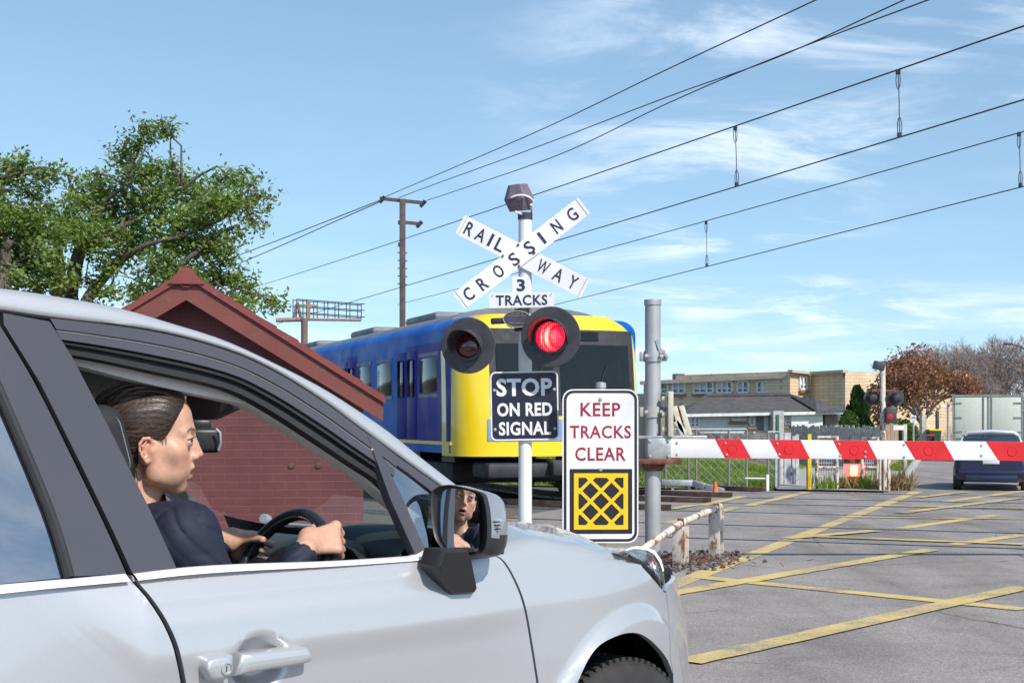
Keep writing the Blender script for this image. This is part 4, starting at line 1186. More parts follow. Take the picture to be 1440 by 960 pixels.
for i in range(0, hi_ + 1):
    b = top_sa[i]; A = Sgreen(b.x, b.y) - CN * .045 + Vector((0, 0, .0)); B = mirror_pt(A); row = []
    for k in range(17):
        u = k / 16; p = A.lerp(B, u); p += Vector((0, 0, .010 * (1 - (2*u - 1) ** 4))) - CU * (-.10 * (1 - (2*u-1)**2) * sst(b.x, .1, .3)); row.append(p)
    rows.append(row)
mb.grid(rows); roof = mb.build('roof', M['paint'], car, smooth=60)
rows_l = [[p - Vector((0, 0, .045)) - CU * .02 for p in r_[1:-1]] for r_ in rows]
mb = MB(); mb.grid(rows_l); mb.build('headliner', M['liner'], car, smooth=60)
mb = MB(); mb.prism([cw(.02, -.215, 1.475), cw(.40, -.215, 1.388), cw(.425, -.215, 1.398), cw(.40, -.215, 1.44), cw(.28, -.215, 1.48)], -CN * 1.17); mb.build('windscreen_header', M['liner'], car)
mb = MB(); rows = []
for i in range(hi_, N_):
    b = top_sa[i]; A = Sgreen(b.x, b.y) - CN * .05 - Vector((0, 0, .008)); B = mirror_pt(A)
    rows.append([A.lerp(B, k/16) + CU * (.10 * (1 - (2*k/16 - 1) ** 2)) - Vector((0, 0, .06 * ((i - hi_)/(N_ - 1 - hi_))**2 * (1 - (2*k/16 - 1) ** 4))) for k in range(17)])
mb.grid(rows); mb.build('windscreen', M['glass'], car, smooth=60)
e_ = [p + Vector((0, 0, .0)) for p in rows[-1]]
mb = MB(); mb.grid([e_, [p + CU * .10 - Vector((0, 0, .035)) for p in e_], [p + CU * .14 - Vector((0, 0, .12)) for p in e_]]); mb.build('cowl', M['black_plastic'], car)
# rear end: tailgate, rear glass, bumper
mb = MB(); rows = []
for z, ds in ((.28, 0), (.5, -.06), (.75, -.07), (.9, -.05), (1.0, -.03)):
    A = cw(-1.73, tside(-1.7, min(z, .99)), z); B = mirror_pt(A); rows.append([A.lerp(B, k/12) + CU * (ds - .06 * (1 - (2*k/12-1)**4)) for k in range(13)])
mb.grid(rows); tg_ = mb.build('tailgate', M['paint'], car, smooth=60)
mb = MB(); b = top_sa[0]; A0_ = Sgreen(b.x, b.y) - CN * .04; rows = []
for u in (0, .5, 1):
    A = A0_.lerp(cw(-1.73, 0, 1.0), u); B = mirror_pt(A); rows.append([A.lerp(B, k/12) - CU * (.06 * (1 - (2*k/12-1)**4)) for k in range(13)])
mb.grid(rows); mb.build('rear_window', M['privacy'], tg_, smooth=60)
mb = MB(); mb.prism([cw(-1.70, .02, .72), cw(-1.70, .02, .95), cw(-1.55, .06, .95), cw(-1.60, .06, .72)], -CN * .08); both(mb, 'tail_lamp', mat('tail_lamp_red', (.35, .01, .015), .15, coat=1), None)
# window frame band over the front door: stepped satin and rubber ridges
LOWd = [(4, 437), (70, 446.5), (209, 464), (313, 490), (383, 520), (452, 562), (500, 597), (527, 617), (560, 642)]
B_ap = [(99, 499), (150, 508), (223, 524), (324, 547.5), (383, 576), (452, 620), (500, 652), (537, 676), (552, 690)]
ca = resample([Vector((a, b, 0)) for a, b in chain(ig, LOWd[1:])], 60); cb_ = resample([Vector((a, b, 0)) for a, b in chain(ig, B_ap)], 60)
def band(name, prof, m, parent=car):
    mb = MB(); rows = []
    for i in range(60):
        a, b = ca[i], cb_[i]; rows.append([Sgreen(a.x + (b.x-a.x)*u, a.y + (b.y-a.y)*u, o_) for u, o_ in prof])
    mb.grid(rows); return both(mb, name, m, parent, smooth=30)
band('door_frame', [(0, -.03), (0, -.003), (.015, 0), (.30, .0), (.33, -.008), (.36, -.008), (.38, -.003), (.58, -.003), (.60, -.016)], M['satin'])
band('window_channel', [(.60, -.03), (.60, -.014), (.64, -.010), (.70, -.012), (.72, -.026), (.80, -.026), (.82, -.018), (.96, -.022), (1.0, -.030), (1.0, -.05)], M['black_rubber'])
mb = MB(); mb.tube([Sgreen(ca[i].lerp(cb_[i], .345).x, ca[i].lerp(cb_[i], .345).y, -.004) for i in range(60)], .0022, 5); both(mb, 'bright_line', M['chrome'])
# black band between the silver rail and the sashes over the rear door
sash_f = [(4, 440), (36, 446), (69, 452), (78, 466), (101, 502), (155, 606), (209, 714), (248, 799), (186, 806), (157, 743), (117, 660), (56, 538), (5, 456)]
panel('front_sash', lambda s, z: Sgreen(s, z, .002), chain(ig, sash_f, 1, False), M['satin'], res=.03, thick=.02, mirror=True)
seamr = chain(ig, [(-4, 452), (48, 538), (109, 660), (149, 743), (177, 806)], 5)
sash_r = seamr + chain(ig, [(101, 810), (71, 714), (0, 543)], 1, False)
core = [Sgreen(q[0], q[1], -.028) for q in chain(ig, [(-10, 440), (2, 453), (52, 538), (113, 660), (153, 743), (182, 812)], 4)]
mb = MB(); mb.grid([[p - CU * .05 for p in core], [p + CU * .05 for p in core]]); both(mb, 'pillar_core', M['black_rubber'])
up_l = low_sa[:]
r_top = [(p.x, p.y - .004) for p in low_sa if p.x < seamr[0][0] - .01]
sash_r += [(sash_r[-1][0] - .06, r_top[-1][1] - .045)] + [(p[0], p[1] - .05) for p in r_top[::-1][2::2]] + r_top[::2]
panel('rear_sash', lambda s, z: Sgreen(s, z, .001), sash_r, M['satin'], res=.04, thick=.02, mirror=True)
gl_edge = chain(ig, [(95, 812), (64, 714), (0, 552)], 4)
rg = gl_edge + [(gl_edge[-1][0] - .05, r_top[-1][1] - .05)] + [(p[0], p[1] - .055) for p in r_top[::-1][2::2]] + [(-1.45, 1.38), (-1.5, 1.0)]
rg = [p for p in rg]
panel('rear_side_window', lambda s, z: Sgreen(s, z, -.008), rg, M['privacy'], res=.05, thick=.006, mirror=True)
mb = MB(); mb.tube([Sgreen(*q, -.001) for q in chain(ig, [(98, 811), (68, 714), (-3, 545), (-30, 490)], 6)], .0105, 8); both(mb, 'window_seal', M['black_rubber'])
# quarter glass and divider
panel('quarter_divider', lambda s, z: Sgreen(s, z, .001), chain(ig, [(517, 613), (529, 624), (566, 701), (601, 779), (584, 780), (549, 702)], 1, False), M['satin'], res=.03, thick=.03, mirror=True)
panel('quarter_glass', lambda s, z: Sgreen(s, z, -.008), chain(ig, [(531, 634), (575, 664), (619, 697), (650, 730), (650, 780), (602, 779)], 1, False), M['quarter'], res=.03, thick=.004)
panel('quarter_frame', lambda s, z: Sgreen(s, z, -.001), chain(ig, [(522, 612), (560, 642), (620, 684), (670, 725), (690, 770), (655, 779), (645, 730), (616, 697), (575, 665), (531, 634)], 1, False), M['satin'], res=.03, thick=.02, mirror=True)
# belt strip
def strip(name, top, bot, m, bulge, parent=car, mir=True):
    ct = resample([Vector((*q, 0)) for q in chain(ib, top)], 40); cb2 = resample([Vector((*q, 0)) for q in chain(ib, bot)], 40); mb = MB(); rows = []
    for i in range(40):
        a, b = ct[i], cb2[i]; rows.append([cw(a.x, -.02, a.y - .001), cw(a.x, -.002, a.y), cw(a.x*.6 + b.x*.4, bulge*.5, a.y*.6 + b.y*.4), cw(a.x*.2 + b.x*.8, bulge*1.1, a.y*.2 + b.y*.8), cw(b.x, bulge * 1.15, b.y), cw(b.x, -.01, b.y - .001)])
    mb.grid(rows); return both(mb, name, m, parent, smooth=50)
strip('belt_moulding', [(187, 806), (250, 798.5), (330, 793), (480, 788), (600, 780), (650, 777)], [(189, 815), (250, 808), (330, 802), (480, 794.5), (614, 785.5), (655, 782)], M['alu'], .012)
strip('belt_moulding', [(-120, 833), (0, 822), (90, 814), (176, 806)], [(-120, 846), (0, 833), (90, 824), (178, 816)], M['alu'], .012)
# dark core behind seams and windows sills
mb = MB()
for s0, s1 in ((-1.2, -.38), (-.38, .98)):
    mb.box(cw((s0+s1)/2, -.075, .64), (.02, .02, .02))
mb = MB(); mb.bar(cw(-1.45, -.075, .62), cw(1.16, -.075, .62), .06, .70); both(mb, 'door_trim', M['dash_black'])
mb = MB(); mb.bar(cw(-.9, -.035, .965), cw(1.0, -.035, .965), .05, .04, bev=.01); both(mb, 'sill_trim', M['dash_black'])
mb = MB(); mb.box(cw(.25, -.8, .27), (1.42, 3.6, .06), R(-45)); mb.build('floor_pan', M['well'], car)
mb = MB(); mb.box(cw(1.62, -.8, .56), (.95, .86, .58), R(-45)); mb.build('engine_bay', M['well'], car)
for ws in (WS_, -.80):
    mb = MB(); mb.lathe([(0, -.34), (.395, -.34), (.395, -.11)], cw(ws, 0, .345), CN, 30); both(mb, 'wheel_liner', M['well'])
# door handle
hh_px = [(279, 938), (283, 926), (297, 920), (318, 918), (360, 914), (415, 908), (425, 910), (427, 919), (424, 928), (400, 934), (360, 940), (320, 948), (300, 954.5), (285, 954)]
hs = chain(ib, hh_px, 3)
def handle_mb(sel):
    mb = MB(); c = (sum(p[0] for p in sel)/len(sel), sum(p[1] for p in sel)/len(sel)); rings = []
    for kk, off in ((1.0, -.012), (1.0, .010), (.985, .018), (.95, .024), (.85, .029), (.6, .032), (.2, .033)):
        kk2 = 1 - (1 - kk)
        rings.append([cw(c[0] + (p[0]-c[0])*(1 - (1-kk)*.18), tside(p[0], p[1])*0 + lerp_tab(PROF, c[1]) + off, c[1] + (p[1]-c[1])*kk) for p in sel])
    mb.grid(rings, 0, True); n_ = len(sel); mb.add(rings[-1], [list(range(n_))]); return mb
split_s = ib(318, 935)[0]
cap_pts = [p for p in hs if p[0] <= split_s - .002]; grip = [p for p in hs if p[0] >= split_s + .002]
hnd = handle_mb(grip).build('door_handle', M['paint'], door, smooth=50)
handle_mb(cap_pts).build('lock_cap', M['paint'], door, smooth=50)
lk = ib(306, 937); LP_ = cw(lk[0], lerp_tab(PROF, lk[1]) + .030, lk[1])
mb = MB(); mb.lathe([(.0135, 0), (.0135, .006), (.011, .0065), (.010, .002), (0, .002)], LP_, CN, 20); kc = mb.build('key_lock', M['galvanised'], door)
mb = MB(); mb.bar(LP_ + CN * .004 - Vector((0, 0, .006)), LP_ + CN * .004 + Vector((0, 0, .006)), .002, .002); mb.build('key_slot', M['black_plastic'], kc)
# door mirror
MC = cw(.885, .12, 1.085)
HEAD = cw(.194, -.27, 1.283) + Vector((.065, -.055, -.10))
to_c = (Vector((0, 0, CH)) - MC).normalized(); to_h = (HEAD - MC).normalized()
MN = (to_c + to_h).normalized()
def on_plane(px, py, off=0.0):
    d = Vector(((px - 720)/F, 1, -(py - HZ)/F)); O = Vector((0, 0, CH)); k = (MC + MN * off - O).dot(MN) / d.dot(MN); return O + d * k
rim_px = [(607, 697), (611, 687), (625, 681.5), (640, 682), (665, 688), (676, 692), (682, 700), (686.5, 725), (687, 755), (683, 774), (673, 781), (650, 784), (632, 781.5), (620, 769), (611.5, 754), (607.5, 728)]
gls_px = [(620.5, 719), (621.5, 751), (628, 769), (638, 776), (669, 775), (673.5, 768), (675, 750), (674, 708), (668, 694), (655, 689), (640, 686.5), (626, 689), (621.5, 700)]
rim = [on_plane(x.x, x.y) for x in catmull([(a, b, 0) for a, b in rim_px], 5, True)]
rc_ = sum(rim, Vector()) / len(rim)
def ring(k, off, sh=Vector()): return [rc_ + (p - rc_) * k + MN * off + sh for p in rim]
mirA = thing('x', 'x', 'x') if False else None
mb = MB(); mb.grid([ring(.93, -.012), ring(.955, .002), ring(.985, .004), ring(1.0, -.002), ring(1.0, -.012)], 0, True)
mirror_rim = mb.build('door_mirror', M['black_plastic'], car, smooth=60)
mb = MB(); back = -MN; outw = (CU * .35).normalized() * .0
sh = [ring(1.0, -.012), ring(1.015, -.022), ring(1.02, -.045), ring(.98, -.075), ring(.86, -.10), ring(.62, -.118), ring(.25, -.124)]
mb.grid(sh, 0, True); mb.add(sh[-1], [list(range(len(rim)))])
lowcol = [1 if (sum((mb.v[i][2] for i in f)) / len(f)) < 1.045 else 0 for f in mb.f]; mb.m = lowcol
mb.build('mirror_shell', [mat('mirror_shell_grey', (.30, .31, .33), .3, .4, coat=1.0), M['black_plastic']], mirror_rim, smooth=60)
mb = MB(); mb.grid([ring(.95, -.006), ring(.6, -.02), ring(.02, -.02)], 0, True); mb.build('mirror_bowl', M['black_rubber'], mirror_rim)
# slightly convex glass
gl_ = [on_plane(x.x, x.y, -.004) for x in catmull([(a, b, 0) for a, b in gls_px], 4, True)]; gcen = sum(gl_, Vector()) / len(gl_)
RCV = 1.35; mb = MB(); rings = []
for k in range(0, 15):
    q = max(.001, 1 - k / 14); rg_ = []
    for p in gl_:
        v = (p - gcen) * q; rg_.append(gcen + v - MN * (v.length_squared / (2 * RCV)) + MN * .004)
    rings.append(rg_)
mb.grid(rings, 0, True)
tm = NT('mirror_glass'); tm.color((.86, .88, .88)); tm.set(Metallic=1.0, Roughness=.0); mb.build('mirror_glass', tm.mat, mirror_rim, smooth=180)
# indicator on the shell's outer end
ic = on_plane(698, 737, -.05)
mb = MB(); mb.box(ic + MN * .0, (.026, .052, .036), Matrix((CU * .5 + CN * .86, CU * .86 - CN * .5, Vector((0, 0, 1)))).transposed(), .008)
ind = mb.build('indicator', mat('indicator_lens', (.55, .55, .56), .12, .6, coat=1), mirror_rim)
mb = MB()
for dz in (-.009, 0, .009): mb.bar(ic + Vector((-.012, -.03, dz)), ic + Vector((.010, -.03, dz)), .004, .003)
mb.build('indicator_rib', M['black_plastic'], ind)
# stalk
stk_px = [(619, 772), (612, 795), (614, 803), (629, 831), (635, 835.5), (665, 834), (668.5, 828), (660, 786), (656, 772)]
def on_t(px, py, t):
    k = (px - 720)/F; s = (-CP.x - .70711*t + k*(CP.y - .70711*t)) / (.70711*(1 - k)); Y = CP.y + .70711*(s - t); return cw(s, t, CH - (py - HZ)/F*Y)
fr = [on_t(x, y, .085 - .035 * sst(y, 790, 832)) for x, y in stk_px]; c_ = sum(fr, Vector())/len(fr)
bk = [c_ + (p - c_)*1.02 - CN * (p - CP).dot(CN) * .0 for p in fr]; bk = [p - CN * ((p - CP).dot(CN) - .03) for p in bk]
fi = [c_ + (p - c_)*.90 + CN * .012 for p in fr]
mb = MB(); mb.grid([bk, fr, fi], 0, True); mb.add(fi, [list(range(len(fi)))]); mb.build('mirror_stalk', M['black_plastic'], mirror_rim, smooth=50)
tri = [on_t(x, y, .012) for x, y in ((690, 780), (698, 770), (703, 760), (707, 765), (709.5, 773), (708, 780))]
mb = MB(); mb.prism(tri, -CN * .05); mb.build('mirror_base', M['black_plastic'], mirror_rim)
# wheels
def wheel(s):
    c = cw(s, -.015, WZ)
    mb = MB(); r0 = .325
    mb.lathe([(.21, -.20), (.27, -.205), (.305, -.195), (.318, -.18), (r0, -.15), (r0+.001, -.10), (r0, -.05), (.318, -.02), (.305, -.005), (.275, .004), (.235, .002), (.215, -.012), (.21, -.02)], c, CN, 56)
    x, y, d = frame_of(CN)
    for k in range(72):
        a = 2*math.pi*k/72
        for (h0, h1) in ((-.178, -.118), (-.082, -.022)):
            p = lambda r, h, da: c + d*h + (x*math.cos(a+da) + y*math.sin(a+da))*r
            mb.add([p(.316, h0, 0), p(.316, h1, .018), p(.316, h1, .068), p(.316, h0, .05), p(.3305, h0, .004), p(.3305, h1, .022), p(.3305, h1, .064), p(.3305, h0, .046)], [[4,5,6,7],[0,1,5,4],[1,2,6,5],[2,3,7,6],[3,0,4,7]])
    w = mb.build('wheel', mat('tyre_rubber', (.030, .028, .028), .75, var=.3, scale=20), car, smooth=30)
    mb = MB(); mb.lathe([(.215, -.02), (.208, -.005), (.198, -.004), (.19, -.03), (.185, -.16)], c, CN, 40); mb.lathe([(.06, -.04), (.055, -.015), (.03, -.010), (0, -.010)], c, CN, 20)
    for k in range(5):
        a = 2*math.pi*k/5 + .3
        for da in (-.13, .13):
            p0 = c + d*-.022 + (x*math.cos(a+da*.5)+y*math.sin(a+da*.5))*.05; p1 = c + d*-.014 + (x*math.cos(a+da)+y*math.sin(a+da))*.198
            mb.bar(p0, p1, .022, .016, d, bev=.004)
    mb.build('rim', M['galvanised'], w); mb = MB(); mb.lathe([(0, -.09), (.15, -.09), (.15, -.10)], c, CN, 30); mb.build('brake_disc', M['dark_metal'], w)
    return w
for s in (WS_, -.80):
    w = wheel(s); w2 = dup(w, car)
    for o_ in [w2]:
        Mm = Matrix.Rotation(math.pi, 4, 'Z'); o_.matrix_basis = Matrix.Translation((2*(s - .3), 0, 0)) @ Mm
# ------------------------------------------------------------------ cabin
# light trim seen inside along the top of the opening
SI = lambda s, z: Sgreen(s, z, -.085)
ii = inv_factory(SI, -.6, 1.3, .95, 1.6)
tt = [(60, 492), (101, 500), (223, 529), (324, 552), (365, 566), (435, 608), (500, 653), (551, 693), (600, 735)]; tb = [(60, 504), (104, 513), (223, 543), (324, 564), (358, 575), (435, 622), (500, 665), (551, 708), (598, 750)]
c1 = resample([Vector((*q, 0)) for q in chain(ii, tt)], 50); c2 = resample([Vector((*q, 0)) for q in chain(ii, tb)], 50)
mb = MB(); rows = []
for i in range(50):
    a, b = c1[i], c2[i]; up_ = (a - b); rows.append([SI(a.x + up_.x*1.5, a.y + up_.y*1.5) - CN*.0, SI(a.x, a.y) + CN*.004, SI((a.x+b.x)/2, (a.y+b.y)/2) + CN*.005, SI(b.x, b.y), SI(b.x, b.y) - CN*.05 - Vector((0, 0, .0))])
mb.grid(rows); both(mb, 'pillar_trim', M['pillar_trim'], smooth=60)
# sun visor and header mirror
def face_pt(px, py, Y): return at(px, py, Y)
mb = MB(); v_ = [at(262, 548, 3.46), at(322, 560, 3.42), at(329, 575, 3.42), at(296, 590, 3.46), at(262, 590, 3.50)]
mb.prism(v_, Vector((.012, .02, 0))); mb.build('sun_visor', mat('visor_smoke', (.10, .075, .085), .6), car)
mb = MB(); mb.box(at(289, 619, 3.62), (.075, .028, .063), R(20), .012, seg=3); rv = mb.build('rear_view_mirror', M['black_plastic'], car, smooth=60)
mb = MB(); mb.tube([at(284, 605, 3.63), at(276, 594, 3.66), at(270, 580, 3.70)], .010, 8); mb.box(at(283, 598, 3.64), (.05, .03, .03), R(20), .008); mb.build('mirror_arm', M['black_plastic'], rv)
mb = MB(); mb.tube([at(304, 603, 3.598), at(309.5, 608, 3.595), at(310.5, 622, 3.595), at(307, 633, 3.597)], .0035, 6); mb.build('mirror_edge', M['galvanised'], rv)
# dashboard
mb = MB(); rows = []
for k in range(40):
    u = k / 39; t = -.05 - 1.50 * u
    hmp = .054 * math.exp(-((t + .25) / .30) ** 4) + .028 * math.exp(-((t + .45) / .12) ** 2) * 0
    zt = 1.000 + hmp; fr_ = .02 * math.sin(u * math.pi)
    row = []
    for s, z in ((1.20, .90), (1.12, zt - .045), (1.02, zt - .012), (.92, zt), (.84, zt - .002), (.79, zt - .014), (.765, zt - .04), (.76, zt - .075), (.785, zt - .10)):
        row.append(cw(s + fr_, t, z))
    rows.append(row)
mb.grid(rows); dash = mb.build('dashboard', M['dash'], car, smooth=60)
mb = MB(); rows = []
for k in range(12):
    t = -.07 - 1.46 * k / 11; rows.append([cw(s, t, z) for s, z in ((.80, .93), (.785, .88), (.80, .70), (.83, .50))])
mb.grid(rows); mb.build('dash_fascia', M['dash_black'], dash)
mb = MB()      # instrument hood behind the wheel
for k in range(1): pass
rows = []
for j in range(10):
    a = math.pi * j / 9; rows.append([cw(s, -.27 - .15*math.cos(a)*w_, .90 + .125*math.sin(a)*w_) for s, w_ in ((.84, 1.0), (.77, 1.0), (.73, .96), (.735, .88), (.80, .85))])
mb.grid(rows); mb.build('instrument_hood', M['dash_black'], dash, smooth=60)
mb = MB(); mb.box(cw(.775, -.66, .93), (.22, .02, .05), R(-45), .006)
for k in range(4): mb.bar(cw(.757, -.56, .912 + .012*k), cw(.757, -.76, .912 + .012*k), .004, .003)
mb.build('air_vent', M['galvanised'], dash)
# steering wheel
SWC = Vector((.566, -.272, .950)); swd = Vector((-.906, 0, .423)); swu = Vector((.423, 0, .906)); SWR = .160
def sw(lat, up, d): return cw(SWC.x + swu.x*up + swd.x*d, SWC.y + lat, SWC.z + swu.z*up + swd.z*d)
SWO = sw(0, 0, 0); S_lat = CN.copy(); S_up = (sw(0, 1, 0) - SWO); S_d = (sw(0, 0, 1) - SWO)
def rim_pt(a): return SWO + (S_lat * math.cos(a) + S_up * math.sin(a)) * SWR
mb = MB(); rows = []
for k in range(73):
    a = 2*math.pi*k/72; c = rim_pt(a); ro = (c - SWO).normalized()
    rows.append([c + (ro * math.cos(b) * .0150 + S_d * math.sin(b) * .0175) for b in [2*math.pi*j/14 for j in range(14)]])
mb.grid(rows, 0, True); stw = mb.build('steering_wheel', M['black_plastic'], car, smooth=80)
mb = MB(); mb.lathe([(.075, -.05), (.085, -.02), (.07, .012), (.03, .02), (0, .02)], SWO, S_d, 24)
for a in (R(8), R(172), R(270)):
    mb.bar(SWO + (S_lat*math.cos(a) + S_up*math.sin(a))*.06 - S_d*.01, SWO + (S_lat*math.cos(a) + S_up*math.sin(a))*(SWR - .004), .045, .018, S_d, bev=.005)
mb.lathe([(.04, -.25), (.04, -.04)], SWO, S_d, 16); mb.build('hub', M['dash_black'], stw)
mb = MB()
for k in range(46):
    a = R(52) + R(118) * k / 45; c = rim_pt(a); ro = (c - SWO).normalized(); tg = (S_lat * -math.sin(a) + S_up * math.cos(a))
    b0 = 2.35; p = c + (ro*math.cos(b0)*.0155 + S_d*math.sin(b0)*.0180)
    mb.bar(p - tg*.0022 - ro*.0016, p + tg*.0022 + ro*.0016, .0013, .0013)
mb.build('stitching', M['stitch'], stw)
# seats
def seat(tc, name='front_seat'):
    lean = R(24); Rl = np.array([[math.cos(lean), 0, -math.sin(lean)], [0, 1, 0], [math.sin(lean), 0, math.cos(lean)]])
    o = V3(0, tc, 0)
    def sd_(P):      # P in (s, t, z)
        d = s_box(P, o + V3(-.06, 0, .74), (.075, .245, .34), .06, np.array([[math.cos(R(20)), 0, -math.sin(R(20))], [0, 1, 0], [math.sin(R(20)), 0, math.cos(R(20))]]))
        d = smin(d, s_box(P, o + V3(.20, 0, .45), (.27, .25, .08), .06), .05)
        for sg in (-1, 1): d = smin(d, s_box(P, o + V3(-.01, sg*.225, .76), (.09, .045, .24), .04, np.array([[math.cos(R(20)), 0, -math.sin(R(20))], [0, 1, 0], [math.sin(R(20)), 0, math.cos(R(20))]])), .03)
        return d
    v, f = surfnet(sd_, (-.45, tc - .33, .3), (.55, tc + .33, 1.2), .014)
    mb = MB(); mb.add([cw(*p) for p in v], [list(map(int, q)) for q in f]); st = mb.build(name, M['seat_cloth'], car, smooth=180)
    return st
st_d = seat(-.29); st_p = seat(-1.08)
# driver's headrest and the lit edge of the backrest, placed from the head
def headrest(c, st):
    def sd_(P):
        Rl = np.array([[math.cos(R(16)), 0, -math.sin(R(16))], [0, 1, 0], [math.sin(R(16)), 0, math.cos(R(16))]])
        return s_box(P, c, (.050, .125, .088), .045, Rl)
    c = np.asarray(c); v, f = surfnet(sd_, c - .2, c + .2, .009)
    mb = MB(); mb.add([cw(*p) for p in v], [list(map(int, q)) for q in f]); h_ = mb.build('headrest', M['seat_cloth'], st, smooth=180)
    mb = MB(); cs, sn = math.cos(R(16)), math.sin(R(16))
    def pt(u):
        l2 = -.074 + .148*u; ov = max(0, abs(l2) - .043); lt = .1255 - (.045 - math.sqrt(max(0, .045**2 - ov*ov))); l0 = .026 - .3*ov
        return cw(c[0] + l0*cs - l2*sn, c[1] + lt - .006, c[2] + l0*sn + l2*cs)
    for k in range(44): mb.bar(pt(k/44), pt((k + .6)/44), .0018, .0018)
    mb.build('stitching', M['stitch'], h_)
    mb = MB()
    for dt in (-.06, .06): mb.tube([cw(c[0] + .0, c[1] + dt, c[2] - .16), cw(c[0], c[1] + dt, c[2] - .06)], .007, 8)
    mb.build('headrest_rod', M['galvanised'], h_); return h_
headrest((.036, -.252, 1.275), st_d); headrest((.0, -1.08, 1.22), st_p)
# ------------------------------------------------------------------ the driver
HO = np.array(cw(.194, -.27, 1.283)); HS = 1.153
fx = np.array([.968, .249, 0.0]); fy = np.array([-.249, .968, 0.0]); fz = np.array([0, 0, 1.0])
HR = np.stack([fx, fy, fz], 1)             # columns: forward, her left, up
def to_head(P): return (P - HO) @ HR / HS
def from_head(p): return HO + (np.asarray(p, float) * HS) @ HR.T
person = thing('person', 'woman in a navy jacket with tied back brown hair, both hands on the steering wheel', 'person', cw(.10, -.29, .54), R(45))
EYE = np.array((.0755, .0315, .0005)); ER = .0134
def lid_h(yy): return .0050 * np.clip(1 - ((yy - .0318) / .0150) ** 2, 0, 1) ** .8
def sd_head(p):
    """p in head units: x forward, y left, z up, origin between the ears at eye height; lengths in metres at life size"""
    y = np.abs(p[:, 1]); q = np.stack([p[:, 0], y, p[:, 2]], 1)
    d = s_ell(q, (-.014, 0, .030), (.093, .071, .080))
    d = smin(d, s_ell(q, (.031, 0, -.018), (.050, .054, .072)), .024)
    d = smin(d, s_cap(q, (.052, .006, -.0885), (.016, .0455, -.066), .0138, .0145), .020)       # jaw line
    d = smin(d, s_cap(q, (.016, .0455, -.066), (.008, .0570, -.020), .0145, .0160), .020)
    d = smin(d, s_sph(q, (.0605, 0, -.0890), .0158), .020)                                      # chin
    d = smin(d, s_ell(q, (.053, 0, -.052), (.0325, .031, .031)), .018)                          # muzzle
    d = smin(d, s_ell(q, (.043, .029, -.050), (.031, .022, .034)), .026)                         # cheek
    d = smin(d, s_sph(q, (.053, .043, -.020), .020), .022)                                      # cheek bone
    d = smin(d, s_cap(q, (.0835, .010, .0185), (.0690, .043, .0155), .0088, .0085), .016)       # brow
    d = smin(d, s_ell(q, (.046, 0, .047), (.0375, .052, .040)), .028)                           # forehead
    d = smax(d, -s_sph(q, (.0945, .0315, .000), .0165), .012)                                   # eye socket
    # eyelids: a ball with an almond opening
    d = smin(d, s_sph(q, EYE, .0149), .006)
    slit = np.maximum(np.abs(q[:, 2] - EYE[2] + .0002) - lid_h(y), np.maximum(EYE[0] + .001 - q[:, 0], s_sph(q, EYE, .0175)))
    # nose
    d = smin(d, s_chain(q, [(.0740, 0, .010), (.0800, 0, -.012), (.0855, 0, -.031)], [.0105, .0125, .0125], .006), .012)
    d = smin(d, s_chain(q, [(.0868, 0, .010), (.0940, 0, -.0075), (.1030, 0, -.0270)], [.0062, .0062, .0066], .004), .010)
    d = smin(d, s_ell(q, (.0925, .0105, -.0325), (.0085, .0058, .0066)), .006)
    d = smax(d, -s_ell(q, (.0975, .0055, -.0390), (.0050, .0028, .0032)), .003)                 # nostril
    d = smax(d, -slit, .0012)
    # lips, parted
    d = smin(d, s_chain(q, [(.0880, 0, -.0530), (.0860, .010, -.0530), (.0745, .0235, -.0625)], [.0052, .0050, .0022], .003), .007)
    d = smin(d, s_chain(q, [(.0830, 0, -.0710), (.0805, .010, -.0706), (.0735, .0225, -.0650)], [.0058, .0052, .0022], .003), .007)
    d = smax(d, -s_chain(q, [(.0890, 0, -.0625), (.0850, .010, -.0625), (.0735, .0185, -.0632)], [.0040, .0036, .0014], .002), .0025)
    d = smax(d, -s_ell(q, (.073, 0, -.0630), (.016, .014, .0058)), .003)                         # mouth cavity
    # ear: bowl with a rolled rim, lobe and tragus
    e = s_ell(q, (-.002, .0665, -.022), (.014, .0060, .025))
    th = [(.0090, .0680, -.0160), (.0105, .0705, -.0030), (.0045, .0750, .0050), (-.0055, .0785, .0045), (-.0125, .0800, -.006), (-.0120, .0800, -.0190), (-.0070, .0765, -.0310), (.000, .0725, -.0400), (.0045, .0695, -.0385)]
    e = smin(e, s_chain(q, th, [.0026, .0031, .0034, .0034, .0031, .0029, .0030, .0044, .003], .002), .003)
    e = smin(e, s_chain(q, [(-.0005, .0745, -.0010), (-.0062, .0755, -.0100), (-.0052, .0745, -.0215), (.0005, .0720, -.0300)], [.0022, .0027, .0027, .0022], .002), .0025)
    e = smax(e, -s_ell(q, (.0025, .0760, -.0190), (.0058, .0068, .0095)), .002)
    e = smax(e, -s_chain(q, [(.004, .0775, -.001), (-.0055, .0810, -.002), (-.0092, .0815, -.012), (-.0080, .0800, -.024)], [.0014, .0016, .0018, .0014], .001), .002)
    e = smin(e, s_sph(q, (.0085, .0695, -.0215), .0040), .003)
    d = smin(d, e, .004)
    return d
NECK0, NECK1 = from_head((-.032, 0, -.055)), np.array(cw(.135, -.285, 1.08))
SHR, SHL = np.array(cw(.200, -.115, 1.076)), np.array(cw(.20, -.455, 1.085))
CHEST, BELLY = np.array(cw(.10, -.28, .96)), np.array(cw(.06, -.28, .66))
SWD = np.array(S_d); SW0 = np.array(SWO)
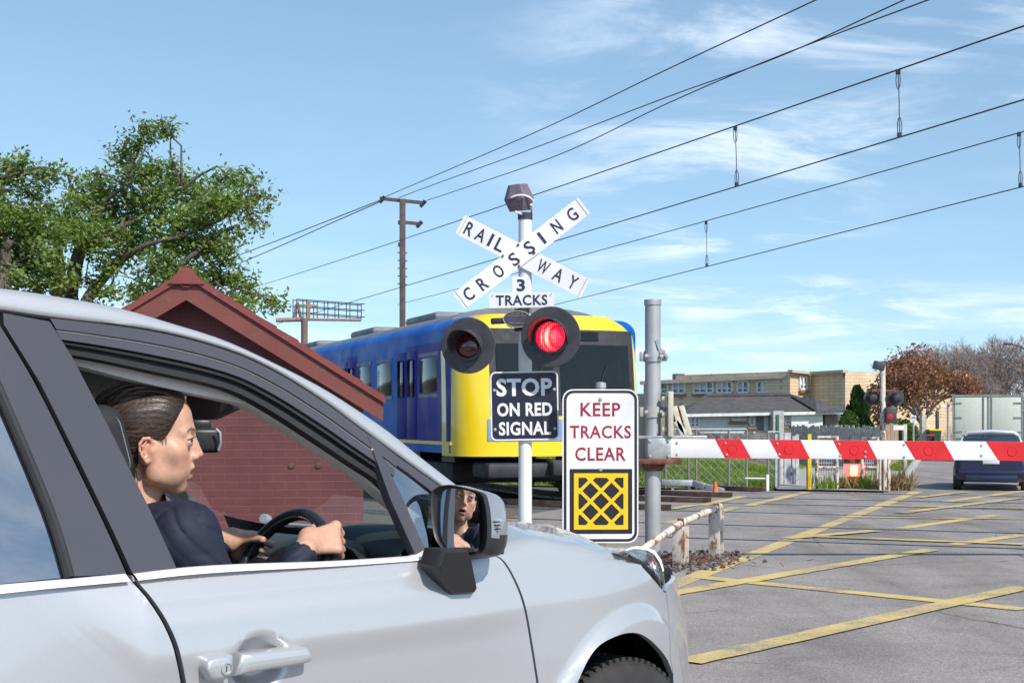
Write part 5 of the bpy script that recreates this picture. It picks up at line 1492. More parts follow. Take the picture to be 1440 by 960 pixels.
def hand_frame(ang):
    c = np.array(rim_pt(ang)); eo = np.array((rim_pt(ang) - SWO).normalized()); et = -np.array(S_lat) * math.sin(ang) + np.array(S_up) * math.cos(ang)
    if math.cos(ang) < 0: et = -et          # towards the top of the wheel on both sides
    return c, eo, et, SWD
HK = 1.08
def hand_pts(ang, tilt):
    c, eo, et, ed = hand_frame(ang)
    def L(o, d, t): return c + (eo * o + ed * d + et * t) * HK
    fingers = []
    for i, (tau, ln) in enumerate(((.033, 1.0), (.011, 1.06), (-.011, 1.0), (-.031, .86))):
        j = i - 1.5
        fingers.append(([L(.010, .066, tau*.55 - (.030 if not tilt else -.004)), L(.034, .004 - .002*abs(j), tau), L(.034*.35 + .004, -.031*ln, tau + .004), L(-.014, -.026*ln, tau + .006), L(-.024, -.004, tau + .007)],
                        [.0125, .0112, .0092, .0085, .0072]))
    thumb = ([L(.004, .062, .006), L(-.010, .040, .026), L(-.030, .029, .038), L(-.052, .026, .044)], [.0145, .0125, .0100, .0085]) if tilt else ([L(.006, .060, -.004), L(-.008, .034, .014), L(-.019, .019, .034), L(-.022, .012, .054)], [.0145, .0125, .0100, .0085])
    wrist = L(.014, .084, -.062) if not tilt else L(.012, .092, -.004)
    return fingers, thumb, wrist, L
HANDS = [hand_pts(R(33), 0), hand_pts(R(163), 1)]
ELB = [np.array(cw(.31, -.045, .80)), np.array(cw(.22, -.52, .84))]
def sd_hand(P, H, elbow):
    fingers, thumb, wrist, L = H
    d = None
    for pts, rs in fingers:
        palm = s_cap(P, pts[0], pts[1], rs[0], rs[1])
        fg = s_chain(P, pts[1:], rs[1:], .004)
        e = smin(palm, fg, .006)
        d = e if d is None else (d, e)[0] if False else (smin(d, palm, .016) if d is not None else palm)
        d = smin(d, fg, .0035)
    th = s_chain(P, thumb[0], thumb[1], .006); d = smin(d, th, .010)
    for pts, rs in fingers: d = smin(d, s_sph(P, pts[1] , rs[1] + .0012), .004)      # knuckles
    tn = thumb[0][-1] + (thumb[0][-1] - thumb[0][-2]) * .15
    d = smin(d, s_cap(P, wrist, L(.010, .062, -.018 if wrist is H[2] and L(0, 0, 1)[2] < 99 and H is HANDS[0] else .0), .0235, .0255), .02)
    fa = wrist + (elbow - wrist) * .55
    d = smin(d, s_cap(P, wrist, fa, .0225, .032), .02)
    d = smin(d, s_cap(P, fa, elbow, .032, .036), .02)
    return d
def sd_skin(P):
    hp = to_head(P)
    d = sd_head(hp) * HS
    nk = s_cap(P, NECK0, NECK1, .0500, .060); d = smin(d, nk, .016)
    d = smin(d, s_cap(P, from_head((.020, 0, -.072)), from_head((-.022, 0, -.140)), .026, .040), .018)
    d = smin(d, s_cap(P, NECK1, (SHR + CHEST)/2, .06, .07), .05); d = smin(d, s_cap(P, NECK1, (SHL + CHEST)/2, .06, .07), .05)
    d = smin(d, s_cap(P, CHEST, BELLY, .10, .11), .08)
    for H, el, sh in zip(HANDS, ELB, (SHR, SHL)):
        d = smin(d, sd_hand(P, H, el), .006)
        d = smin(d, s_cap(P, el, sh, .036, .046), .03)
        d = smin(d, s_cap(P, sh, CHEST, .046, .08), .03)
    return d
def attr(o, cols):
    a = o.data.color_attributes.new('tone', 'FLOAT_COLOR', 'POINT'); a.data.foreach_set('color', np.concatenate([cols, np.ones((len(cols), 1))], 1).astype(np.float32).ravel())
lo = np.minimum.reduce([HO - .30, BELLY - .2, HANDS[0][2] - .2, HANDS[1][2] - .2]); hi = np.maximum.reduce([HO + .24, HANDS[0][2] + .22, HANDS[1][2] + .22, ELB[0] + .1, ELB[1] + .1])
v, f = surfnet(sd_skin, lo, hi, .0019, 1.7)
hp = to_head(v); ay = np.abs(hp[:, 1])
skin = np.array([.535, .302, .208]); lip = np.array([.40, .145, .125]); brow = np.array([.060, .032, .022]); red = np.array([.56, .235, .165]); cav = np.array([.06, .012, .012])
col = np.tile(skin, (len(v), 1))
def blend(c, w): 
    global col
    w = np.clip(w, 0, 1)[:, None]; col = col * (1 - w) + c * w
blend(red, .5 * np.exp(-(((hp[:, 0] - .062) / .024)**2 + ((ay - .043) / .020)**2 + ((hp[:, 2] + .036) / .018)**2)))
blend(red, .5 * np.exp(-(((hp[:, 0] - .105) / .011)**2 + (ay / .013)**2 + ((hp[:, 2] + .031) / .010)**2)))
blend(red, .7 * np.clip((ay - .066) / .008, 0, 1) * np.exp(-((hp[:, 0] + .001) / .021)**4 - ((hp[:, 2] + .018) / .036)**4))
lw = np.clip((.0250 - ay) / .006, 0, 1) * np.clip((hp[:, 0] - .070) / .004, 0, 1)
zl = np.where(hp[:, 2] > -.0628, (hp[:, 2] + .0628) / (.0110 - .20 * ay), (hp[:, 2] + .0628) / (.0140 - .28 * ay))
blend(lip, .85 * lw * np.exp(-zl**8))
blend(cav, (s_ell(np.stack([hp[:, 0], ay, hp[:, 2]], 1), (.068, 0, -.0630), (.0165, .019, .0046)) < .0010) * 1.0)
bz = np.interp(ay, [.010, .020, .034, .050], [.0185, .0215, .0235, .0165]); bw = np.interp(ay, [.010, .018, .036, .052], [.0020, .0034, .0026, .0010])
blend(brow, .80 * np.exp(-((hp[:, 2] - bz) / bw)**4) * np.clip((ay - .010) / .004, 0, 1) * np.clip((.053 - ay) / .006, 0, 1) * (hp[:, 0] > .045))
blend(np.array([.35, .13, .09]), .6 * np.exp(-((np.linalg.norm(np.stack([hp[:, 0], ay, hp[:, 2]], 1) - EYE, axis=1) - .0140) / .0007)**2) * (hp[:, 0] > EYE[0]))
ys = to_head(v)
def m_skin():
    t = NT('skin'); a = t.n('ShaderNodeVertexColor'); a.layer_name = 'tone'
    mo = t.ramp(t.noise(60, 6, .6), [(.3, .84), (.7, 1.12)]); t.color(t.mix(a.outputs['Color'], mo, 1.0, 'MULTIPLY'))
    t.set(Roughness=.46, Specular__IOR__Level=.4, Subsurface__Weight=.10, Subsurface__Radius=(.012, .004, .002), Subsurface__Scale=.6); t.bump(t.noise(700, 4), .10, .001); return t.mat
mb = MB(); mb.v = [tuple(p) for p in v]; mb.f = [list(map(int, q)) for q in f]; mb.m = [0] * len(mb.f)
nskin = len(v)
M['skin'] = m_skin(); M['eye_white'] = mat('eye_white', (.62, .58, .56), .2, var=.05, coat=1); M['iris'] = mat('iris', (.055, .045, .032), .2, coat=1); M['pupil'] = mat('pupil', (.005, .005, .005), .1, coat=1)
for sg in (-1, 1):
    c = np.array((EYE[0], sg * EYE[1], EYE[2])); r = ER; n1_, n2_ = 20, 24; gz = np.array((.93, -.36, .02)); gz /= np.linalg.norm(gz)
    x_, y_, d_ = frame_of(Vector(gz)); o0 = len(mb.v)
    for i in range(n1_ + 1):
        th_ = math.pi * .62 * (i / n1_) ** 1.2
        for k in range(n2_):
            a = 2*math.pi*k/n2_; p = c + r * (np.array(d_) * math.cos(th_) + (np.array(x_) * math.cos(a) + np.array(y_) * math.sin(a)) * math.sin(th_)); mb.v.append(tuple(from_head(p)))
    for i in range(n1_):
        th_ = math.pi * .62 * ((i + .5) / n1_) ** 1.2
        for k in range(n2_):
            k2 = (k+1) % n2_; mb.f.append([o0 + i*n2_ + k, o0 + (i+1)*n2_ + k, o0 + (i+1)*n2_ + k2, o0 + i*n2_ + k2]); mb.m.append(3 if th_ < .24 else 2 if th_ < .60 else 1)
# finger nails on the thumbs, small ear studs
lsh = MB()
for sg in (-1, 1):
    pts = []
    for k in range(15):
        yy = .0185 + .0285 * k / 14; zz = EYE[2] + float(lid_h(np.array([yy]))[0]) + .0006; rx_ = math.sqrt(max(1e-6, .0150**2 - (yy - EYE[1])**2 - (zz - EYE[2])**2)); pts.append(Vector(from_head((EYE[0] + rx_ + .0004, sg*yy, zz))))
    lsh.tube(pts, [.0005 + .0009*math.sin(math.pi*k/14)**.5 for k in range(15)], 5)
    for k in range(2, 15):
        lsh.tube([pts[k], pts[k] + Vector(HR @ np.array((.0055, sg*(.001 + .0004*(k - 7)), .0016))), pts[k] + Vector(HR @ np.array((.0085, sg*(.002 + .0007*(k - 7)), .0050)))], [.0005, .0004, .0001], 3, False)
lsh.build('eyelash', M['pupil'], person)
body = mb.build('body', [M['skin'], M['eye_white'], M['iris'], M['pupil']], person, smooth=180)
attr(body, np.concatenate([col, np.tile(skin, (len(mb.v) - nskin, 1))]))
mb = MB(); p = from_head((-.001, -.0755, -.031)); mb.lathe([(0, .0022), (.0018, .0012), (.0022, 0)], Vector(p), Vector(-fy), 8); mb.build('ear_stud', M['chrome'], person)
for H in HANDS:
    tp_ = H[1][0]; dv = (tp_[-1] - tp_[-2]); dv /= np.linalg.norm(dv); L = H[3]
    up_ = SWD - dv * (SWD @ dv); up_ /= np.linalg.norm(up_); sd2 = np.cross(dv, up_)
    mb = MB(); rows = []
    for i in range(5):
        u = (i - 2) / 2; rows.append([Vector(tp_[-1] + dv * (.006 * w_) + sd2 * (.0068 * u) + up_ * (.0089 + .0006 - .0022 * u * u - .0012 * w_ * w_)) for w_ in (-1.0, -.4, .3, .9, 1.2)])
    mb.grid(rows); mb.build('thumb_nail', mat('nail', (.58, .34, .27), .25), person)
# hair: drawn back smoothly from the hairline to a low knot
HLX = [(-.20, -.13), (-.030, -.125), (-.019, -.105), (-.0155, -.04), (-.0135, -.006), (-.006, .006), (.008, .0060), (.018, -.002), (.026, -.007), (.035, .002), (.047, .021), (.060, .046), (.071, .068), (.084, .100), (.13, .16)]
hx = np.array([a for a, b in HLX]); hz_ = np.array([b for a, b in HLX])
def sd_hair(P):
    p = to_head(P); y = np.abs(p[:, 1]); q = np.stack([p[:, 0], y, p[:, 2]], 1)
    d = s_ell(q, (-.015, 0, .032), (.0995, .0765, .0855))
    d = smin(d, s_ell(q, (-.048, 0, -.020), (.052, .058, .062)), .03)
    d = smin(d, s_ell(q, (.030, 0, .058), (.050, .058, .040)), .03)
    d = smin(d, s_ell(q, (-.108, 0, -.005), (.030, .034, .034)), .012)
    # combed strands: shallow grooves running from hairline to knot
    an = np.arctan2(q[:, 1], q[:, 2] + .012 + (q[:, 0] - .06) * .12)
    d = d + .00030 * np.sin(an * 57 + 3 * np.sin(p[:, 0] * 40)) + .00028 * np.sin(an * 131 + p[:, 0] * 25 + 2 * np.sin(an * 9))
    h = np.interp(p[:, 0], hx, hz_)
    h = h + .012 * np.clip((.040 - y) / .04, 0, 1) * (p[:, 0] > .05)
    cut = (h - p[:, 2]) * .75
    return smax(d, cut, .006) * HS
def m_hair():
    t = NT('brown_hair'); g = t.n('ShaderNodeTexCoord')
    al = t.mapped((1, 1, 1), (0, R(28), 0), src=t.mapped((1, 1, 1), (0, 0, R(30.6)))); f1 = t.noise(1, 5, .6, vec=t.mapped((7, 120, 120), src=al)); f2 = t.noise(1, 4, .6, vec=t.mapped((14, 420, 420), src=al))
    t.color(t.ramp(t.math('ADD', t.math('MULTIPLY', f1, .6), t.math('MULTIPLY', f2, .4)), [(.3, (.008, .0045, .0035)), (.55, (.026, .014, .010)), (.75, (.060, .033, .022))]))
    t.set(Roughness=.40, Specular__IOR__Level=.45); t.bump(f2, .25, .001); return t.mat
hr = solid('hair', sd_hair, HO - .22, HO + .2, .0026, m_hair(), None, slack=1.8)
# re-anchor the hair on a frame aligned with the head so its strands follow the skull
v_ = np.array([hr.matrix_basis @ x.co for x in hr.data.vertices]); bpy.data.objects.remove(hr)
he = None
vv_, ff_ = surfnet(sd_hair, HO - .22, HO + .2, .0026, 1.8)
mb = MB(); mb.v = [tuple(p) for p in vv_]; mb.f = [list(map(int, q)) for q in ff_]; mb.m = [0]*len(mb.f)
hair = mb.build('hair', m_hair(), person, smooth=180)
def hair_run(n, seed):
    """combed strands following the skull from the hairline to the knot"""
    rg = np.random.default_rng(seed); hv = to_head(vv_); ok = np.where((hv[:, 0] > -.085))[0]; p = hv[rg.choice(ok, n)]; K = np.array((-.112, 0, -.004)); path = []
    lift = rg.uniform(.0002, .0013, n)[:, None]; wob = rg.normal(0, .0025, (n, 3))
    for k in range(9):
        e = 5e-4; w0 = sd_hair(from_head(p)); g = np.stack([sd_hair(from_head(p + e*np.eye(3)[i])) - w0 for i in range(3)], 1); g /= np.maximum(np.linalg.norm(g, axis=1, keepdims=True), 1e-9)
        q = p - g * (w0[:, None] / HS) + g * lift; path.append(from_head(q)); d = K + wob * 4 - p; d -= g * (d * g).sum(1, keepdims=True); d /= np.maximum(np.linalg.norm(d, axis=1, keepdims=True), 1e-9); p = q + d * .0085
    return np.stack(path, 1)
mb = MB()
for row in hair_run(1100, 5): mb.tube([Vector(r) for r in row], [.00042*(1 - .5*abs(i - 4)/4) for i in range(9)], 3, False)
M['hair_light'] = mat('hair_strand', (.105, .058, .036), .38, var=.5, scale=120); mb.build('strands', M['hair_light'], hair)
mb = MB()       # loose wisps below the ear and at the nape
rw = random.Random(4)
for k in range(34):
    a = from_head((-.020 - rw.random()*.020, -.058 - rw.random()*.010, -.01 - rw.random()*.05)); b = from_head((-.014 - rw.random()*.022, -.056 - rw.random()*.006, -.085 - rw.random()*.030)); m_ = (a + b)/2 + (rw.random()-.5)*.008*fx - fy*.004
    mb.tube([Vector(p) for p in (a, m_, b)], [.0009, .0008, .0003], 4, False)
for k in range(9):
    x0 = .018 + rw.random()*.020; a = from_head((x0, -.0655 + x0*.10, .006)); b = from_head((x0 - .002 + rw.random()*.006, -.0650 + x0*.06, -.014 - rw.random()*.012)); mb.tube([Vector(a), Vector((a+b)/2 + fy*-.0012), Vector(b)], [.0004, .0003, .0001], 3, False)
mb.build('loose_strands', bpy.data.materials['brown_hair'], hair)
# jacket, shirt and scarf
CF = np.array(CU)                        # chest faces the way the car points
def sd_torso(P, g=0.0):
    d = s_cap(P, NECK1 + V3(0, 0, -.02), CHEST, .055 + g, .125 + g)
    q = P - CHEST
    d = smin(d, s_cap(P, CHEST, BELLY, .125 + g, .13 + g), .06)
    d = smin(d, s_cap(P, SHR*.75 + CHEST*.25, SHL*.75 + CHEST*.25, .085 + g, .085 + g), .06)
    return d
def sd_arm(P, sh, el, H, g=0.0):
    wr = H[2]; cuff = wr + (H[3](.010, .064, 0) - wr) * (-.05 if H is HANDS[0] else .45)
    return s_cap(P, sh, el, .072 + g, .056 + g), s_cap(P, el, cuff, .058 + g, .0385 + g), cuff, wr
def wrinkle(P, k=1.0):
    w1 = np.sin(P @ np.array((52., 18., 44.)) + 2.2*np.sin(P @ np.array((17., -29., 11.))) + 1.0)
    w2 = np.sin(P @ np.array((-38., 61., 57.)) + 1.8*np.sin(P @ np.array((23., 14., -31.))))
    soft = np.sin(P @ np.array((19., -13., 16.)) + 2*np.sin(P @ np.array((7., 9., -11.))))
    return k * (.0030 * soft + .0062 * (1 - np.abs(w1))**2.2 * (.5 + .5*soft) + .0045 * (1 - np.abs(w2))**2.5 * (.5 - .5*soft))
def sd_jacket(P):
    d = sd_torso(P); d = smin(d, s_cap(P, NECK1 + V3(0, 0, -.01), SHR, .058, .070), .04); d = smin(d, s_cap(P, NECK1 + V3(0, 0, -.01), SHL, .058, .070), .04)
    for sh, el, H in zip((SHR, SHL), ELB, HANDS):
        up_a, a, cuff, wr = sd_arm(P, sh, el, H); ax = (wr - el) / np.linalg.norm(wr - el)
        a = smax(a, (P - cuff) @ ax, .004)                                   # cuff ends cleanly
        d = smin(d, smin(up_a, a, .02), .03)
    d = d + wrinkle(P)
    for sh, sg in ((SHR, 1), (SHL, -1)):                                      # sleeve-head seam
        lat_ = (P - sh) @ np.array(CN) * sg + .012 - .25 * ((P - sh)[:, 2])
        d = d + .0035 * np.exp(-(lat_ / .0055)**2) * (np.linalg.norm(P - sh, axis=1) < .13)
    ax_ = np.array(CN)                                                          # collar standing round the neck
    d = smin(d, smax(smax(s_cap(P, NECK1 + V3(0, 0, -.02), NECK1 + V3(0, 0, .040) - CF*.012, .074, .0685), -s_cap(P, NECK1 + V3(0, 0, -.05), NECK1 + V3(0, 0, .2), .0615), .003), (P - (NECK1 + V3(0, 0, .040))) @ (V3(0, 0, 1) + CF*.8) / 1.28, .004), .006)
    d = smax(d, -s_cap(P, NECK1, NECK1 + V3(0, 0, .2) , .062), .008)
    # V opening at the front
    q = P - (CHEST + V3(0, 0, .03)); lat = np.abs(q @ np.array(CN) - .0); fr_ = q @ CF
    vee = np.maximum(lat - .05 - .42 * np.clip(q[:, 2] + .0, -1, 1) * (q[:, 2] > -.10) , -(fr_ - .035))
    vee = np.maximum(lat - np.clip((q[:, 2] + .10) * .55, -.02, .08), -(fr_ - .03))
    d = smax(d, -np.maximum(vee, -(q[:, 2] + .12)) * .8, .006)
    return d
M['navy'] = mat('navy_wool', (.006, .0085, .027), .75, var=.22, scale=500, bump=.2, bscale=1200)
lo2 = np.minimum.reduce([BELLY - .25, SHL - .2, ELB[1] - .1]); hi2 = np.maximum.reduce([SHR + .2, HANDS[0][2] + .12, HANDS[1][2] + .12, NECK1 + .15])
jk = solid('jacket', sd_jacket, lo2, hi2, .0042, M['navy'], person, slack=1.8)
mb = MB()
def lapel(sg):
    pts = []
    for z, l, f_ in ((.085, .055, .045), (.04, .075, .085), (-.02, .06, .115), (-.09, .018, .13)): pts.append((l*sg, f_, z))
    A = [Vector(CHEST + np.array(CN)*l + CF*f_ + V3(0, 0, z + .03)) for l, f_, z in pts]; B = [Vector(CHEST + np.array(CN)*(l + sg*(.045 if i else .03))+ CF*(f_ - .012) + V3(0, 0, z + .03)) for i, (l, f_, z) in enumerate(pts)]
    mb.grid([A, [ (a+b)/2 + CU*.012 for a, b in zip(A, B)], B])
lapel(1); lapel(-1); mb.build('lapel', mat('navy_lapel', (.010, .013, .032), .7), person, smooth=60)
def sd_shirt(P):
    d = sd_torso(P, -.012); d = smin(d, s_cap(P, NECK1 + V3(0, 0, -.02), NECK1 + V3(0, 0, .030) + CF*.004, .062, .0655), .02) + wrinkle(P, .4)
    d = smax(d, -s_cap(P, NECK1 + V3(0, 0, -.05), NECK1 + V3(0, 0, .2), .0585), .003)
    d = smax(d, (P - (NECK1 + V3(0, 0, .045))) @ (V3(0, 0, 1) + CF*.75) / 1.25, .004)
    return d
solid('shirt', sd_shirt, np.minimum(CHEST, BELLY) - .2, NECK1 + .2, .006, mat('white_shirt', (.72, .71, .70), .8, var=.05), person)
mb = MB(); tz = NECK1 + CF*.078 + V3(0, 0, -.005)
tl = [tz, tz + CF*.022 + V3(0, 0, -.04), tz + CF*.045 + V3(0, 0, -.10), tz + CF*.055 + V3(0, 0, -.20)]
mb.tube([Vector(p) for p in tl], [.018, .014, .020, .026], 10)
for sg in (-1, 1): mb.tube([Vector(NECK1 + np.array(CN)*sg*.060 + V3(0, 0, .02)), Vector(NECK1 + np.array(CN)*sg*.045 + CF*.050 + V3(0, 0, .008)), Vector(tz)], .009, 8)
t = NT('striped_neck_scarf'); wv = t.n('ShaderNodeTexWave', Scale=16.0); t.l(t.obj(), wv.inputs['Vector']); t.color(t.ramp(wv.outputs['Fac'], [(.35, (.02, .022, .05)), (.55, (.30, .14, .05)), (.75, (.03, .03, .06))])); t.set(Roughness=.6)
mb.build('neck_scarf', t.mat, person, smooth=60)
# ------------------------------------------------------------------ red brick hut
YH = 14.0; KH = YH / F
hd = Vector((-.16, .987, 0)).normalized(); hw_ = Vector((hd.y, -hd.x, 0))          # into depth, along the gable
HC = at(265, 590, YH); HC.z = 0
def hp_(x, d, z): return HC + hw_ * x + hd * d + Vector((0, 0, z))
hut = thing('brick_hut', 'small dark red painted brick hut with a gable roof beside the tracks', 'hut', hp_(0, 2, 0))
def m_brick():
    t = NT('red_painted_brick'); co = t.n('ShaderNodeCombineXYZ'); se = t.n('ShaderNodeSeparateXYZ'); t.l(t.obj(), se.inputs[0])
    ang = t.math('ADD', t.math('MULTIPLY', se.outputs[0], hw_.x + .02), t.math('MULTIPLY', se.outputs[1], .98))
    rot = t.mapped((1, 1, 1), (0, 0, -math.atan2(hw_.y, hw_.x)))
    s2 = t.n('ShaderNodeSeparateXYZ'); t.l(rot, s2.inputs[0])
    t.l(t.math('ADD', s2.outputs[0], s2.outputs[1]), co.inputs[0]); t.l(s2.outputs[2], co.inputs[1])
    b = t.n('ShaderNodeTexBrick'); t.l(co.outputs[0], b.inputs['Vector']); b.inputs['Scale'].default_value = 1.0
    b.inputs['Brick Width'].default_value = .235; b.inputs['Row Height'].default_value = .080; b.inputs['Mortar Size'].default_value = .006; b.inputs['Mortar Smooth'].default_value = .6
    b.inputs['Color1'].default_value = (.165, .044, .045, 1); b.inputs['Color2'].default_value = (.140, .035, .037, 1); b.inputs['Mortar'].default_value = (.185, .060, .060, 1)
    c = t.mix(b.outputs['Color'], t.ramp(t.noise(1.6, 7, .65), [(.3, .70), (.7, 1.25)]), .8, 'MULTIPLY')
    sc_ = t.ramp(t.noise(26, 6, .7, vec=t.mapped((.5, .5, 3))), [(.64, 0.0), (.72, .35)]); c = t.mix(c, (.30, .16, .15), sc_)
    t.color(c); t.set(Roughness=.62)
    h = t.mix(t.math('SUBTRACT', 1.0, b.outputs['Fac']), t.noise(40, 6), .35); t.bump(h, .35, .010); return t.mat
M['brick'] = m_brick()
M['red_trim'] = mat_worn('red_trim_paint', (.20, .040, .036), (.16, .10, .085), .60, 5, .55)
hw, ez, az, dep = 1.715, 1.515, 2.60, 4.6
mb = MB(); o_ = [hp_(-hw, 0, 0), hp_(hw, 0, 0), hp_(hw, 0, ez), hp_(0, 0, az), hp_(-hw, 0, ez)]
mb.prism(o_, hd * dep); mb.build('wall', M['brick'], hut, smooth=0)
rs = (az - ez) / hw; OV = .135; FO = .34
def slope_pts(sg, lift, x0, x1): return hp_(sg*x0, 0, az - rs*x0 + lift), hp_(sg*x1, 0, az - rs*x1 + lift)
m_tiles = mat_worn('roof_tile_red', (.16, .045, .035), (.09, .06, .05), .55, 4, .8)
mb = MB()
for sg in (-1, 1):
    n_ = 9; ex = hw + OV + .02
    for k in range(n_):
        x0 = ex * k / n_; x1 = ex * (k + 1) / n_ + .03
        a, b = slope_pts(sg, .15 + .012, x0, x1); c, d = slope_pts(sg, .11, x0, x1)
        b = b + Vector((0, 0, .018)); 
        q = [p - hd * FO for p in (a, b, d, c)]; mb.prism(q if sg > 0 else q[::-1], hd * (dep + 2*FO))
roof_ = mb.build('roof', m_tiles, hut, smooth=0)
mb = MB()
for k in range(13):      # ridge capping in short lengths
    p = hp_(0, -FO - .03 + (dep + 2*FO) * k / 13, az + .095); mb.lathe([(.085, 0), (.098, .0), (.098, .06), (.085, .07), (.085, (dep + 2*FO)/13)], p, hd, 10)
p = hp_(0, -FO - .05, az + .13); mb.prism([p + hw_*-.17 + Vector((0, 0, -.10)), p + hw_*.17 + Vector((0, 0, -.10)), p + hw_*.04 + Vector((0, 0, .05)), p + hw_*-.04 + Vector((0, 0, .05))], hd * .12)
mb.build('ridge_cap', M['red_trim'], roof_)
for sg in (-1, 1):       # barge boards with a weathered lower edge
    mb = MB(); a, b = slope_pts(sg, .12, .0, hw + OV + .04); c, d = slope_pts(sg, -.12, .0, hw + OV + .04)
    d.z += .03
    q = [p - hd * FO for p in (a, b, d, c)]; mb.prism(q if sg > 0 else q[::-1], hd * .045); 
    bo = mb.build('barge_board', mat_worn('weathered_barge_paint', (.17, .045, .036), (.11, .07, .055), .55, 9.0, .7), hut, smooth=0)
    mb = MB(); a, b = slope_pts(sg, .16, .0, hw + OV + .06); c, d = slope_pts(sg, .095, 0, hw + OV + .06); q = [p - hd * (FO + .03) for p in (a, b, d, c)]; mb.prism(q if sg > 0 else q[::-1], hd * .05); mb.build('edge_moulding', M['red_trim'], bo, smooth=0)
mb = MB()
for sg in (-1, 1):
    a, b = slope_pts(sg, .10, 0, hw + OV - .02); c, d = slope_pts(sg, .085, 0, hw + OV - .02); q = [p - hd * (FO - .05) for p in (a, b, d, c)]; mb.prism(q if sg > 0 else q[::-1], hd * (dep + 2*FO - .1))
mb.build('soffit', M['red_trim'], hut, smooth=0)
mb = MB()
for px, py in ((408, 655), (446, 655)): mb.lathe([(0, .02), (.03, .015), (.035, 0)], hp_((px - 265)*KH, -.0, CH - (py - 590)*KH), -hd, 8)
build_each(mb, 'wall_fixing', M['rust'], hut)

# ------------------------------------------------------------------ passenger train, at rest where the blur begins
TH = Vector((.344, -.939, 0)).normalized(); TL = Vector((TH.y, -TH.x, 0))      # forward; to the train's right (towards the picture's left)
TS = Vector((-TL.x, -TL.y, 0))
TC = Vector((.72, 22.35, 0))
def tp(f, s, z): return TC + TH * f + TS * s + Vector((0, 0, z))                # f<0 backwards, s to picture right
train = thing('passenger_train', 'yellow fronted passenger train with a blue side passing behind the crossing signal', 'train', tp(-6, 0, 0))
TW, TZ0, TZ1 = 1.60, .80, 2.95
M['train_blue'] = mat('train_blue', (.016, .012, .26), .5, var=.08, scale=.7, spec=.12)
M['train_light_blue'] = mat('train_light_blue', (.002, .105, .46), .5, var=.10, scale=.7, spec=.12)
M['train_yellow'] = mat('train_yellow', (.80, .58, .012), .30, var=.07, scale=1, coat=.6)
M['train_grey'] = mat('train_roof_grey', (.15, .16, .185), .55, var=.2, scale=2)
M['train_dark'] = mat('train_underframe', (.025, .028, .035), .7, var=.4, scale=4)
M['train_window'] = mat('train_window', (.010, .013, .014), .12, var=.1, spec=.3, rvar=.03)
M['train_lav'] = mat('train_lower_panel', (.20, .28, .52), .3, var=.06, coat=.5)
LEN = 22.0
def bx(mb, f0, f1, s0, s1, z0, z1, bev=.0, m=0):
    c = tp((f0+f1)/2, (s0+s1)/2, (z0+z1)/2); Rm = Matrix((TS, TH, Vector((0, 0, 1)))).transposed(); return mb.box(c, (abs(s1-s0), abs(f1-f0), z1-z0), Rm, bev, m)
def section(w, z0, z1, n=6, rr=.30):
    pts = [(-w, z0), (w, z0)] + [(w - rr + rr*math.cos(a), z1 - rr*.8 + rr*.8*math.sin(a)) for a in [math.pi/2*k/n for k in range(n+1)]] + [(-w + rr + rr*math.cos(a), z1 - rr*.8 + rr*.8*math.sin(a)) for a in [math.pi/2 + math.pi/2*k/n for k in range(n+1)]]
    return pts
def car_body(f0, f1):
    mb = MB(); sec = section(TW, TZ0, TZ1); n_ = len(sec)
    A = [tp(f0, s, z) for s, z in sec]; B = [tp(f1, s, z) for s, z in sec]
    mb.add(A + B, [[i, (i+1) % n_, n_ + (i+1) % n_, n_ + i][::-1] for i in range(n_)] + [list(range(n_)), [n_ + i for i in range(n_)][::-1]])
    return mb.build('body', M['train_light_blue'], train, smooth=40)
bodies = [car_body(-.55, -LEN), car_body(-LEN - .5, -2*LEN)]
mb = MB(); sec = [(-1.38, 2.90), (1.38, 2.90)] + [(1.38*math.cos(a), 2.90 + .30*math.sin(a)) for a in [math.pi*k/12 for k in range(1, 12)]]
mb.prism([tp(-1.2, s, z) for s, z in sec], TH * -(LEN - 1.4)); mb.prism([tp(-LEN - .7, s, z) for s, z in sec], TH * -(LEN - .8)); mb.build('roof', M['train_grey'], train, smooth=40)
mb = MB()
for f_ in (-4, -8.5, -14, -18): bx(mb, f_, f_ - 2.0, -.8, .8, 3.12, 3.30, .08)
build_each(mb, 'roof_unit', M['train_grey'], train)
mb = MB(); bx(mb, -.55, -3.1, -TW - .006, -TW + .05, .98, 2.58); bx(mb, -6.6, -7.9, -TW - .006, -TW + .05, .98, 2.58); bx(mb, -12.6, -13.9, -TW - .006, -TW + .05, .98, 2.58); bx(mb, -18.6, -19.9, -TW - .006, -TW + .05, .98, 2.58); build_each(mb, 'blue_panel', M['train_blue'], bodies[0], 0)
mb = MB(); bx(mb, -.5, -LEN, -TW - .010, -TW + .03, .93, .985); mb.build('yellow_stripe', M['train_yellow'], bodies[0], smooth=0)
mb = MB(); bx(mb, -3.1, -LEN, -TW - .004, -TW + .03, TZ0, .925); mb.build('skirt', M['train_grey'], bodies[0], smooth=0)
for f_ in (-1.2, -4.0, -5.5, -8.8, -10.2, -11.6, -14.8, -16.3, -17.6, -21):
    mb = MB(); bx(mb, f_, f_ - 1.05, -TW - .012, -TW + .05, 1.75, 2.38, .05); w_ = mb.build('window', M['train_window'], bodies[0])
    mb = MB()
    for (f0, f1, z0, z1) in ((f_ + .03, f_ - 1.08, 1.70, 1.755), (f_ + .03, f_ - 1.08, 2.375, 2.43)): bx(mb, f0, f1, -TW - .009, -TW + .02, z0, z1)
    mb.build('window_frame', M['train_grey'], w_)
